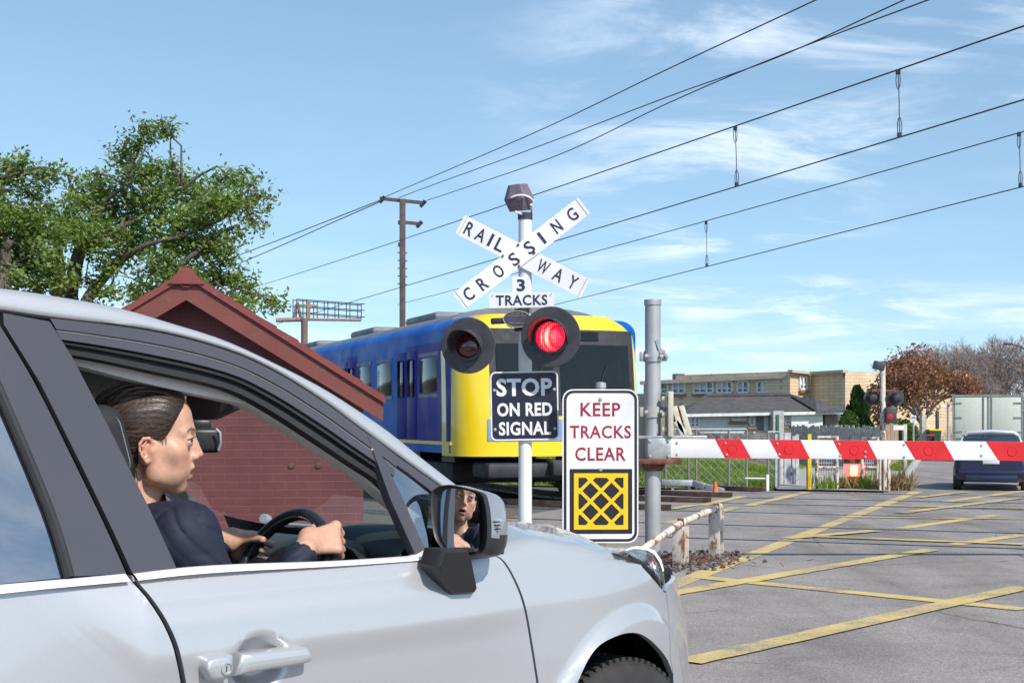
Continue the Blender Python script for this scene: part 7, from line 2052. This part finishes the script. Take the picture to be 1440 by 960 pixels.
palings('paling_fence', 'brown timber paling fence right of the far crossing signal', (1247, 39), (1263, 43), 0, 1.2, .12, mat('brown_paling', (.36, .25, .17), .9, var=.3))
w0 = at(972, 590, 44); w1 = at(1112, 590, 42)
mb = MB(); mb.bar(Vector((w0.x, 44, .46)), Vector((w1.x, 42, .46)), .3, .94); o = mb.build('rubble_wall', M['stone']); tag(o, 'low brown rubble stone wall below the white house', 'wall')
# wire mesh fence on the bank
def mesh_fence(label, pxs, Y, zt, first):
    P = [at(px, 590, Y) for px in pxs]; 
    for p in P: p.z = 0
    o = thing('mesh_fence', label, 'fence', sum(P, Vector())/len(P), group=None)
    for p in P:
        mb = MB(); mb.tube([p, p + Vector((0, 0, zt))], .022, 8); mb.build('post', M['grey_clad'], o)
    mb = MB(); A, B = P[0], P[-1]; L = (B - A).length; d = (B - A).normalized()
    s = .16; n_ = int((L + zt)/s)
    for k in range(n_):
        for sg in (1, -1):
            a0 = k*s - (zt if sg > 0 else 0); pts = []
            u0, u1 = (a0, a0 + zt) if sg > 0 else (a0 + zt*0, a0 - zt); za, zb2 = .04, zt
            lo_, hi_ = 0, L
            def clip(u_a, z_a, u_b, z_b):
                if max(u_a, u_b) < 0 or min(u_a, u_b) > L: return None
                def at_u(u): return z_a + (z_b - z_a)*(u - u_a)/(u_b - u_a)
                ua, ub = u_a, u_b
                if ua < 0: za_, ua = at_u(0), 0
                elif ua > L: za_, ua = at_u(L), L
                else: za_ = z_a
                if ub < 0: zb_2, ub = at_u(0), 0
                elif ub > L: zb_2, ub = at_u(L), L
                else: zb_2 = z_b
                return ua, za_, ub, zb_2
            c = clip(u0, za, u1, zb2)
            if c: mb.tube([A + d*c[0] + Vector((0, 0, c[1])), A + d*c[2] + Vector((0, 0, c[3]))], .0035, 3, False)
    mb.build('wire_mesh', M['galvanised'], o, smooth=0)
    mb = MB(); mb.tube([A + Vector((0, 0, zt)), B + Vector((0, 0, zt))], .012, 6); mb.build('top_rail', M['galvanised'], o); return o
mesh_fence('long wire mesh fence on galvanised posts below the grass bank left of the boom', (936, 968, 979, 1025, 1050), 27.6, 1.15, 0)
mesh_fence('narrow rusty wire mesh panel beside the short white post', (1080, 1095), 27.4, 1.1, 1)
def post(name, label, px, py0, Y, w, m, extra=None, cat='post', group=None):
    p = gnd(px, 590 + CH*F/Y); h = at(px, py0, Y).z; mb = MB(); mb.box(p + Vector((0, 0, h/2)), (w, w, h), 0.2, .006); 
    if extra: extra(mb, p, h)
    o = mb.build(name, m); return tag(o, label, cat, group)
post('bollard', 'short yellow post standing at the kerb below the boom', 1137.5, 610, 26.9, .075, M['yellow_paint'])
post('white_post', 'short white post with a side rail beside the wire mesh fence', 1079, 667, 26.6, .055, M['white_paint'], lambda mb, p, h: mb.tube([p + Vector((0, 0, h*.75)), p + Vector((-.40, .1, h*.75))], .02, 6))
post('green_post', 'thin dark green pole in front of the white house', 1093, 583, 33, .07, mat('green_pole', (.015, .075, .04), .6), cat='pole')
def gate(label, x0, x1, Y, zt):
    a, b = at(x0, 590, Y), at(x1, 590, Y); a.z = b.z = 0; o = thing('steel_barrier', label, 'barrier', (a + b)/2)
    for p in (a, b):
        mb = MB(); mb.tube([p, p + Vector((0, 0, zt))], .034, 10); mb.build('post', M['worn_white_post'], o)
    mb = MB()
    for z in (zt - .02, zt*.42): mb.tube([a + Vector((0, 0, z)), b + Vector((0, 0, z))], .024, 8)
    mb.build('rail', M['worn_white_post'], o); mb = MB()
    for k in range(1, 8): p = a.lerp(b, k/8) + Vector((0, .03, 0)); mb.tube([p + Vector((0, 0, .1)), p + Vector((0, 0, zt))], .008, 5)
    for k in range(1, 8): mb.tube([a + Vector((0, .03, zt*k/8)), b + Vector((0, .03, zt*k/8))], .006, 5)
    mb.build('infill', M['galvanised'], o); return o
gate('white steel pedestrian barrier left of the glowing lamp', 1148.5, 1177, 27.0, 1.02)
gate('white steel pedestrian barrier right of the glowing lamp', 1212, 1234, 27.3, 1.0)
mb = MB()
g_ = [at(930, 678, 27.1), at(975, 679, 27.0), at(992, 684, 26.8), at(1018, 691, 26.6)]
for a, b in zip(g_, g_[1:]): mb.bar(a, b, .10, .12, bev=.02)
for px, py in ((946, 682), (970, 683), (990, 686)): mb.box(at(px, py, 27.05) + Vector((0, .03, -.05)), (.05, .05, .22))
o = mb.build('guard_rail', M['galvanised']); tag(o, 'low galvanised guard rail at the foot of the grass bank', 'rail')
mb = MB(); mb.lathe([(.06, 0), (.05, .04), (.025, .20), (0, .22)], gnd(1006, 693)); o = mb.build('marker_cone', mat('orange_cone', (.65, .15, .03), .6)); tag(o, 'tiny orange marker cone by the low guard rail', 'cone')

# ------------------------------------------------------------------ cars and truck on the far road
def m_carpaint(name, col, metal=.3):
    t = NT(name); t.color(col); t.set(Metallic=metal, Roughness=.3, Coat__Weight=1.0, Coat__Roughness=.03); return t.mat
def hatchback(name, label, c, yaw, S, paint, roofm, cat='car'):
    o = thing(name, label, cat, c, yaw)
    Rz = Matrix.Rotation(yaw, 4, 'Z'); T = Matrix.Translation(c) @ Rz
    def P(x, y, z): return T @ Vector((x*S, y*S, z*S*.93))
    def sect(rows): return [[P(*p) for p in r] for r in rows]
    hw2 = .86
    # lower body lofted from the tail forward: (y, half width, z0, z1)
    st = [(.00, .70, .42, .92), (.03, .80, .30, .98), (.12, .855, .24, 1.0), (.5, .87, .20, 1.0), (2.0, .87, .20, .98), (3.2, .86, .22, .92), (3.75, .78, .28, .80), (3.95, .60, .36, .68)]
    rows = []
    for y, w, z0, z1 in st:
        r = []
        for (fx_, fz_) in ((0, 0), (.82, 0), (.95, .06), (1.0, .22), (1.0, .55), (.985, .78), (.95, .93), (.88, 1.0), (0, 1.0)): r.append((fx_*w, y, z0 + (z1 - z0)*fz_))
        r = [(-a, b, z) for a, b, z in r[::-1][:-1]] + r[1:] if False else [(-a, b, z) for a, b, z in r[::-1]] + r[1:]
        rows.append(r)
    mb = MB(); G = sect(rows); mb.grid(G); mb.add(G[0], [list(range(len(G[0])))[::-1]]); mb.add(G[-1], [list(range(len(G[-1])))]); mb.build('body', paint, o, smooth=50)
    # cabin
    cab_ = [(.02, .70, .98, .985), (.20, .66, .98, 1.30), (.42, .60, .98, 1.47), (.9, .60, .98, 1.51), (1.8, .60, .98, 1.49), (2.3, .62, .98, 1.38), (2.95, .70, .95, .97)]
    def crow(y, w, z0, z1): 
        wb = .80 if y > .1 else .76; rr_ = []
        for u in (0, .5, .85, 1.0): rr_.append((wb + (w - wb)*u, y, z0 + (z1 - z0)*u))
        rr_ += [(w*.9, y, z1 + .015), (0, y, z1 + .035)]; return [(-a, b, z) for a, b, z in rr_[:-1]] + [rr_[-1]] + rr_[:-1][::-1]
    mb = MB(); G = sect([crow(*c_) for c_ in cab_]); nC = len(G[0])
    mb.grid(G); gl_o = mb.build('glasshouse', M['privacy2'], o, smooth=40)
    mb = MB(); R_ = [[g[i] + Vector((0, 0, .014)) for i in range(2, nC - 2)] for g in G[2:6]]; mb.grid(R_); mb.build('roof', roofm, o, smooth=60)
    mb = MB()
    for i in (2, nC - 3): mb.tube([g[i] for g in G], .035*S, 6)
    for i in (0, nC - 1): pass
    build_each(mb, 'pillar', roofm, o)
    mb = MB(); mb.box(P(0, .10, .955), (1.2*S, .05*S, .06*S), yaw, .01); mb.build('tail_trim', paint, o)
    for s in (-1, 1):
        mb = MB(); mb.prism([P(s*.84, .06, .72), P(s*.60, .0, .74), P(s*.62, .02, .93), P(s*.80, .10, .99)], (Rz @ Vector((0, .12*S, 0)))); mb.build('tail_lamp', bpy.data.materials['tail_lamp_red'], o)
    mb = MB(); mb.box(P(0, -.015, .76), (.38*S, .012*S, .12*S), yaw, .004); mb.build('number_plate', M['white_board'], o)
    mb = MB(); mb.box(P(0, .02, .48), (1.50*S, .10*S, .10*S), yaw, .02); mb.box(P(0, .03, .33), (1.2*S, .1*S, .16*S), yaw, .02); mb.build('bumper', paint, o)
    for s in (-1, 1):
        for y in (.62, 3.15):
            mb = MB(); mb.lathe([(.16, -.10*S), (.27*S, -.10*S), (.30*S, -.07*S), (.30*S, .07*S), (.27*S, .10*S), (.14*S, .09*S), (0, .08*S)], P(s*.78, y, .30), Rz.to_3x3() @ Vector((s, 0, 0)), 24); mb.build('wheel', bpy.data.materials['tyre_rubber'], o)
    for s in (-.32, .32):
        mb = MB(); mb.box(P(s, .75, 1.12), (.26*S, .1*S, .20*S), yaw, .03); mb.build('headrest', M['seat_cloth'], o)
    mb = MB(); mb.bar(P(-.30, .12, 1.06), P(.30, .14, 1.02), .02*S, .015*S); mb.build('rear_wiper', M['black_plastic'], o)
    mb = MB(); mb.tube([P(-.60, .36, 1.43), P(-.52, .34, 1.50), P(0, .30, 1.53), P(.52, .34, 1.50), P(.60, .36, 1.43)], .045*S, 8); mb.build('roof_spoiler', roofm, o)
    mb = MB(); mb.tube([P(0, .7, 1.52), P(0, .55, 1.66)], .008, 5); mb.build('aerial', M['black_plastic'], o)
    return o
M['privacy2'] = m_tint('car_window_glass', (.70, .76, .78), .16)
RY = math.atan2(-.36, .93)
cL = gnd(1390, 690); hatchback('car', 'dark blue hatchback with a bright sheen painted on its roof, seen from behind, stopped past the boom', Vector((cL.x + .05, cL.y, 0)), RY * .88, .78, m_carpaint('navy_paint', (.012, .018, .065)), m_carpaint('roof_sheen', (.62, .63, .64), .1))  # near-white roof colour has the reflection painted into it
s2 = at(1331, 613, 92); s2.z = 0; hatchback('car', 'small distant blue car parked beside the street left of the truck', s2, RY, .56, m_carpaint('mid_blue_paint', (.03, .06, .22)), m_carpaint('mid_blue_roof', (.05, .09, .26)))
YT = 45.0; KT = YT/F
tb_ = at(1389, 590, YT); tb_.z = 0
tr = thing('box_truck', 'cream box truck with closed double rear doors ahead of the dark blue hatchback', 'truck', tb_, RY*.88)
Tz = Matrix.Translation(tb_) @ Matrix.Rotation(RY*.88, 4, 'Z')
def tP(x, y, z): return Tz @ Vector((x, y, z))
def tbox(mb, x0, x1, y0, y1, z0, z1, bev=0): return mb.box(tP((x0+x1)/2, (y0+y1)/2, (z0+z1)/2), (x1-x0, y1-y0, z1-z0), RY*.88, bev)
M['cream_panel'] = mat('cream_panel', (.56, .58, .50), .45, var=.05); M['truck_grey'] = mat('truck_frame_grey', (.22, .24, .23), .6)
mb = MB(); tbox(mb, -1.05, 1.05, .06, 5.5, .75, 2.10, .02); mb.build('cargo_box', M['cream_panel'], tr)
mb = MB(); tbox(mb, -1.07, 1.07, 0, .08, 2.06, 2.13); tbox(mb, -1.07, -1.0, 0, .08, .70, 2.06); tbox(mb, 1.0, 1.07, 0, .08, .70, 2.06); tbox(mb, -1.07, 1.07, 0, .08, .62, .72); mb.build('door_frame', M['truck_grey'], tr)
for s in (-1, 1):
    mb = MB(); tbox(mb, min(s*.03, s*.99), max(s*.03, s*.99), .0, .06, .74, 2.04, .01); dr = mb.build('rear_door', M['cream_panel'], tr)
    mb = MB(); mb.tube([tP(s*.12, -.02, .72), tP(s*.12, -.02, 2.06)], .018, 6); mb.build('lock_rod', M['truck_grey'], dr)
    mb = MB()
    for z in (.95, 1.40, 1.86): tbox(mb, min(s*.78, s*1.02), max(s*.78, s*1.02), -.02, .02, z - .02, z + .02)
    mb.build('hinge', M['truck_grey'], dr)
mb = MB(); tbox(mb, -.5, .5, .3, 6.8, .45, .66); tbox(mb, -.95, .95, .1, .2, .35, .45); mb.build('chassis', M['dark_metal'], tr)
mb = MB(); tbox(mb, -.95, .95, 5.6, 7.2, .5, 1.85, .1); mb.build('cab', M['cream_panel'], tr)
for s in (-1, 1):
    for y in (1.2, 6.3):
        mb = MB(); mb.lathe([(0, -.12), (.36, -.12), (.40, -.08), (.40, .08), (.36, .12), (.2, .10), (0, .10)], tP(s*.85, y, .40), Tz.to_3x3() @ Vector((s, 0, 0)), 24); mb.build('wheel', bpy.data.materials['tyre_rubber'], tr)

# ------------------------------------------------------------------ street furniture along the far road
def sign_on_pole(name, label, px, ytop, Y, hpx, wpx, m, cat='sign'):
    p = at(px, 590, Y); p.z = 0; o = thing(name, label, cat, p); mb = MB(); mb.tube([p, at(px, ytop, Y)], .03, 8); mb.build('post', M['galvanised'], o)
    mb = MB(); K = Y/F; c = at(px, ytop + hpx/2, Y - .04); mb.prism(xf(facing(c), rrect(wpx*K, hpx*K, .03)), (0, -.01, 0)); b = mb.build('board', m, o); return o, b, c, K
o, b, c, K = sign_on_pole('bicycle_sign', 'small white square sign with a black bicycle symbol on a pole by the footpath', 1284.5, 584, 44, 10, 8, M['white_board'])
mb = MB(); Fz = facing(c + Vector((0, -.014, 0)))
for sx in (-.045, .045): mb.tube([Fz @ Vector((sx + .032*math.cos(a), .03 + .032*math.sin(a), 0)) for a in [2*math.pi*k/14 for k in range(15)]], .006, 4)
mb.tube([Fz @ Vector(p) for p in ((-.045, .03, 0), (-.02, .07, 0), (.03, .07, 0), (.045, .03, 0))], .006, 4); mb.tube([Fz @ Vector(p) for p in ((-.02, .07, 0), (.0, .03, 0), (.03, .07, 0))], .006, 4)
for k in range(4): mb.bar(Fz @ Vector((-.05 + .028*k, -.065, 0)), Fz @ Vector((-.034 + .028*k, -.065, 0)), .01, .022)
mb.build('symbol', M['sign_black'], b)
p = at(1333, 590, 70); p.z = 0; o = thing('street_sign', 'white street name blades on a tall pole left of the truck', 'sign', p); mb = MB(); mb.tube([p, at(1333, 566, 70)], .06, 8); mb.build('post', M['galvanised'], o)
mb = MB(); mb.box(at(1328, 570, 70), (.42, .03, .13)); mb.box(at(1333.5, 568, 70), (.12, .03, .16), .5); mb.build('blade', M['white_board'], o)
def wheelie(label, px, Y, h, lid):
    p = at(px, 590, Y); p.z = 0; o = thing('wheelie_bin', label, 'bin', p); w = h*.52; mb = MB()
    mb.add([p + Vector((sx*w*k/2, sy*w*k*.55, z)) for z, k in ((.06, .78), (h*.92, 1.0)) for sx, sy in ((-1, -1), (1, -1), (1, 1), (-1, 1))], [[0,1,5,4],[1,2,6,5],[2,3,7,6],[3,0,4,7],[3,2,1,0]]); mb.build('bin_body', mat('bin_green', (.012, .05, .03), .6), o, smooth=0)
    mb = MB(); mb.box(p + Vector((0, 0, h*.95)), (w*1.06, w*1.18, h*.07), 0, .01); mb.build('lid', lid, o); mb = MB(); mb.lathe([(0, -w*.5), (.09, -w*.5), (.09, w*.5), (0, w*.5)], p + Vector((0, w*.5, .09)), (1, 0, 0), 12); mb.build('axle_wheels', M['black_rubber'], o)
wheelie('dark green wheelie bin with a red lid on the verge', 1303.5, 52, .80, M['boom_red']); wheelie('dark wheelie bin with a yellow lid behind the red lidded one', 1313, 60, .95, M['sign_yellow'])
post('fence_post', 'grey timber post standing on the verge before the rust brown tree', 1298, 583, 48, .17, M['paling']); post('fence_post', 'thin dark timber post on the verge right of the bins', 1318, 578, 62, .12, M['dark_metal'])
post('fence_post', 'weathered thick timber post just right of the far signal', 1272, 596, 38, .10, M['paling'])
p = at(1452, 590, 55); p.z = 0; o = thing('street_lamp', 'thin street lamp with a curved arm over the truck at the right edge', 'street lamp', p)
mb = MB(); mb.tube([p, at(1452, 510, 55), at(1448, 497, 55), at(1436, 487, 55), at(1420, 483, 55)], [.07, .05, .04, .035, .03], 8); mb.build('mast', M['dark_metal'], o); mb = MB(); mb.box(at(1418, 483.5, 55), (.34, .14, .08), 0, .03); mb.build('lamp_head', M['dark_metal'], o)

# ------------------------------------------------------------------ far trees, conifer, hedges, weeds
def twig_tree(mb, p, d, L, r, depth, rr, tips, droop=.0, up=.25, split=(2, 3)):
    n_ = 3; pts = [p]; q = p.copy(); dd = d.copy()
    for k in range(n_):
        dd = (dd + Vector((rr.gauss(0, .13), rr.gauss(0, .13), rr.gauss(0, .10) + up*.10))).normalized(); q = q + dd * L / n_; pts.append(q.copy())
    mb.tube(pts, [r, r*.88, r*.76, r*.66], 5 if r > .03 else 3, False)
    if depth == 0: tips.append((q, dd)); return
    for k in range(rr.randint(*split)):
        a = rr.uniform(.35, .85); ax = dd.orthogonal().normalized(); ax = Matrix.Rotation(rr.uniform(0, 6.28), 3, dd) @ ax
        nd = (Matrix.Rotation(a, 3, ax) @ dd); st_ = pts[rr.choice((2, 3, 3))]
        twig_tree(mb, st_, nd, L*rr.uniform(.62, .84), r*.60, depth - 1, rr, tips, droop, up, split)
    if rr.random() < .8: twig_tree(mb, pts[-1], dd, L*.75, r*.66, depth - 1, rr, tips, droop, up, split)
M['grey_bark'] = mat('grey_twig_bark', (.27, .21, .195), .9, var=.3, scale=3); M['brown_leaf'] = m_leaf('rust_leaf', (.25, .10, .07), (.44, .22, .165))
M['cypress'] = m_leaf('dark_conifer', (.02, .05, .02), (.06, .11, .04)); M['hedge_leaf'] = m_leaf('hedge_leaf', (.05, .10, .015), (.14, .22, .045)); M['grass_blade'] = m_leaf('grass_blade', (.13, .20, .03), (.32, .38, .09)); M['dry_blade'] = m_leaf('dry_weed', (.20, .12, .06), (.36, .26, .14))
def bare(label, px, Y, h, r, seed, spread=.35, leaves=0, depth=6, trunk=.25, group=None, name='bare_tree', cat='tree'):
    rr = random.Random(seed); p = at(px, 590, Y); p.z = 0; o = thing(name, label, cat, p, group=group); mb = MB(); tips = []
    top = p + Vector((0, 0, h*trunk)); mb.tube([p, p.lerp(top, .5) + Vector((.05, 0, 0)), top], [r*1.25, r, r*.9], 8, False)
    for k in range(5):
        a = 2*math.pi*k/5 + rr.random(); d = Vector((math.cos(a)*spread*2, math.sin(a)*spread*2, 1)).normalized(); twig_tree(mb, top, d, h*.26, r*.55, depth - 1, rr, tips)
    twig_tree(mb, top, Vector((0, 0, 1)), h*.28, r*.7, depth - 1, rr, tips)
    mb.build('trunk', M['grey_bark'], o, smooth=0)
    if leaves:
        vs, fs = [], []; pool = tips
        for _ in range(leaves):
            q, dd = rr.choice(pool); q = q + Vector((rr.gauss(0, 1), rr.gauss(0, 1), rr.gauss(-.2, 1))) * h*.040; nn = Vector((rr.gauss(0, 1), rr.gauss(0, 1), rr.gauss(0, 1))).normalized(); u = nn.orthogonal().normalized(); w = nn.cross(u); L = rr.uniform(.10, .22); k0 = len(vs); vs += [q - u*L/2, q + w*L*.3, q + u*L/2, q - w*L*.3]; fs.append([k0, k0+1, k0+2, k0+3])
        mb = MB(); mb.add(vs, fs); mb.build('crown', M['brown_leaf'], o, smooth=0)
    return o
bare('rust brown leaved tree standing behind the far crossing signal', 1297, 66, 3.9, .16, 5, .36, 14000, 6, .28, name='brown_tree')
for i, (px, Y, h, sd_, lb, sp_) in enumerate(((1322, 82, 5.6, 21, 'tall bare tree rising behind the rust brown tree', .55), (1372, 78, 5.0, 34, 'bare tree behind the middle of the truck', .6), (1418, 74, 4.7, 8, 'bare tree behind the right side of the truck', .65), (1466, 70, 5.0, 13, 'bare tree cut off by the right picture edge', .55), (1350, 110, 6.0, 55, 'distant bare tree showing between the nearer bare crowns', .55))):
    bare(lb, px, Y, h, .17, sd_, sp_, 0, 7, .24, group='bare winter trees behind the truck')
def tuft(name, label, cat, c, rx, ry, rz, n, L, m, seed, kind=None, flat=False, stem=None):
    rr = random.Random(seed); vs, fs = [], []
    for _ in range(n):
        v = Vector((rr.gauss(0, 1), rr.gauss(0, 1), rr.gauss(0, 1))).normalized() * rr.random()**.40; q = c + Vector((v.x*rx, v.y*ry, rz + v.z*rz))
        nn = Vector((rr.gauss(0, 1), rr.gauss(0, 1), rr.gauss(.4, .8))).normalized(); u = nn.orthogonal().normalized(); u = Matrix.Rotation(rr.uniform(0, 6.28), 3, nn) @ u; w = nn.cross(u); l = L*rr.uniform(.6, 1.4); k0 = len(vs); vs += [q - u*l/2, q + w*l*.28, q + u*l/2, q - w*l*.28]; fs.append([k0, k0+1, k0+2, k0+3])
    mb = MB(); mb.add(vs, fs)
    o = thing(name, label, cat, c); mb.build('foliage', m, o, smooth=0)
    mb = MB(); mb.tube([c, c + Vector((0, 0, rz*1.2))], [.06, .03], 6); mb.build('stem', M['bark'], o); return o
p = at(1206, 590, 62); p.z = 0; rr = random.Random(3); o = thing('conifer', 'dark green conifer beside the grey end of the cream building', 'tree', p)
vs, fs = [], []
for _ in range(5200):
    u_ = rr.random(); z = .4 + 2.4*u_; rmax = .95*(1 - u_)**.75 + .05; a = rr.uniform(0, 6.28); r_ = rmax*rr.random()**.4*(.75 + .35*math.sin(a*3 + z*4)); q = p + Vector((r_*math.cos(a), r_*math.sin(a), z)); nn = Vector((rr.gauss(0, 1), rr.gauss(0, 1), rr.gauss(0, .6))).normalized(); uu = Vector((math.cos(a)*.6, math.sin(a)*.6, .8)); w = uu.cross(nn).normalized(); L = rr.uniform(.12, .28); k0 = len(vs); vs += [q - uu*L/2, q + w*L*.2, q + uu*L/2, q - w*L*.2]; fs.append([k0, k0+1, k0+2, k0+3])
mb = MB(); mb.add(vs, fs); mb.build('crown', M['cypress'], o, smooth=0); mb = MB(); mb.tube([p, p + Vector((0, 0, 2.4))], [.12, .02], 6); mb.build('trunk', M['bark'], o)
def hedge_at(label, px, Y, rx, ry, rz, n, seed, m=None, L=.11): c = at(px, 590, Y); c.z = 0; return tuft('shrub', label, 'shrub', c, rx, ry, rz, n, L, m or M['hedge_leaf'], seed)
hedge_at('bright green hedge beside the footpath beyond the far signal', 1268, 50, .42, 1.2, .70, 2600, 5); hedge_at('rounded green bush between the hedge and the bins', 1276, 58, .5, 1.0, .62, 2200, 6)
hedge_at('yellow green bush at the foot of the conifer', 1196, 54, .4, .6, .85, 1500, 7); hedge_at('olive green bush right of the truck near the picture edge', 1447, 60, .7, .8, .95, 1800, 8)
hedge_at('dark shrub row behind the bins under the bare trees', 1345, 95, 3.4, 1.2, .75, 5000, 12, M['cypress'], .22)
for i, (px, Y, n, h, m, lb) in enumerate(((1160, 26.9, 60, .30, 'grass_blade', 'green weed growing under the left white barrier'), (1192, 27.2, 110, .28, 'dry_blade', 'dry brown weed at the foot of the glowing lamp'), (1222, 27.0, 80, .34, 'grass_blade', 'green and yellow weed between lamp and far signal'), (1262, 26.8, 150, .40, 'dry_blade', 'dry brown grass clump right of the far signal post'), (1214, 27.4, 70, .26, 'dry_blade', 'small dry weed left of the far signal post'), (1240, 26.9, 60, .22, 'dry_blade', 'short dry grass round the far signal post'))):
    c = at(px, 590, Y); c.z = 0; rr = random.Random(i + 40); mb = MB()
    for _ in range(n):
        b_ = c + Vector((rr.gauss(0, .13), rr.gauss(0, .10), 0)); dv = Vector((rr.gauss(0, .35), rr.gauss(0, .35), 1)).normalized() * h*rr.uniform(.4, 1.2); w_ = Vector((rr.uniform(-1, 1), rr.uniform(-1, 1), 0)).normalized()*.010; mb.add([b_ - w_, b_ + w_, b_ + dv*.6 + w_*.7, b_ + dv + Vector((rr.gauss(0, .04), 0, 0))], [[0, 1, 2, 3]])
    o = mb.build('weed', M[m], smooth=0); tag(o, lb, 'weed')
# grass on the bank and verge: uncountable blades
mb = MB(); rr = random.Random(77); bo_ = bpy.data.objects['grass_bank']
from mathutils.bvhtree import BVHTree
bm = bmesh.new(); bm.from_mesh(bo_.data); bm.transform(bo_.matrix_basis); bvh = BVHTree.FromBMesh(bm); bm.free()
vs, fs = [], []
for k in range(26000):
    e, q = (lambda q_: (-5.75 - .2*(q_ - 27) - rr.uniform(0, 1)**1.3*11, q_))(rr.uniform(27.3, 36)) if k < 23000 else (None, None)
    if e is None:
        q = rr.uniform(37.6, 60); e = -3.4 - .0925*(q - 27) - rr.choice((rr.uniform(.05, 1.1), rr.uniform(2.6, 4.0))); pz = Vector((eq(e, q).x, eq(e, q).y, .012))
    else:
        xy = eq(e, q); h_ = bvh.ray_cast(Vector((xy.x, xy.y, 5)), Vector((0, 0, -1))); 
        if h_[0] is None: continue
        if noise.noise(Vector((xy.x*.8, xy.y*.8, 3))) < -.12 and rr.random() < .75: continue
        pz = h_[0]
    for j in range(2):
        dv = Vector((rr.gauss(0, .4), rr.gauss(0, .4), 1)).normalized() * rr.uniform(.05, .17); w_ = Vector((rr.uniform(-1, 1), rr.uniform(-1, 1), 0)).normalized()*.010; b_ = pz + Vector((rr.gauss(0, .03), rr.gauss(0, .03), -.01)); k0 = len(vs); vs += [b_ - w_, b_ + w_, b_ + dv]; fs.append([k0, k0+1, k0+2])
mb.add(vs, fs); o = mb.build('grass', M['grass_blade'], smooth=0, keep_origin=True); tag(o, kind='stuff')
# far tree line closing the view on both sides
def far_line(label, e0, e1, q0, h, n, seed):
    vs, fs = [], []; rr = random.Random(seed)
    for _ in range(n):
        e = rr.uniform(e0, e1); hh2 = h*(.6 + .5*noise.noise(Vector((e*.08, seed, 0)))); p = eq(e, q0 + rr.uniform(0, 8), rr.random()**.6*hh2); nn = Vector((rr.gauss(0, 1), rr.gauss(0, 1), rr.gauss(0, 1))).normalized(); u = nn.orthogonal().normalized(); w = nn.cross(u); L = rr.uniform(.5, 1.2); k0 = len(vs); vs += [p - u*L/2, p + w*L*.35, p + u*L/2, p - w*L*.35]; fs.append([k0, k0+1, k0+2, k0+3])
    mb = MB(); mb.add(vs, fs); o = mb.build('far_woods', M['cypress'], smooth=0, keep_origin=True); return tag(o, kind='stuff')
far_line('', -160, 190, 175, 5.5, 9000, 2)
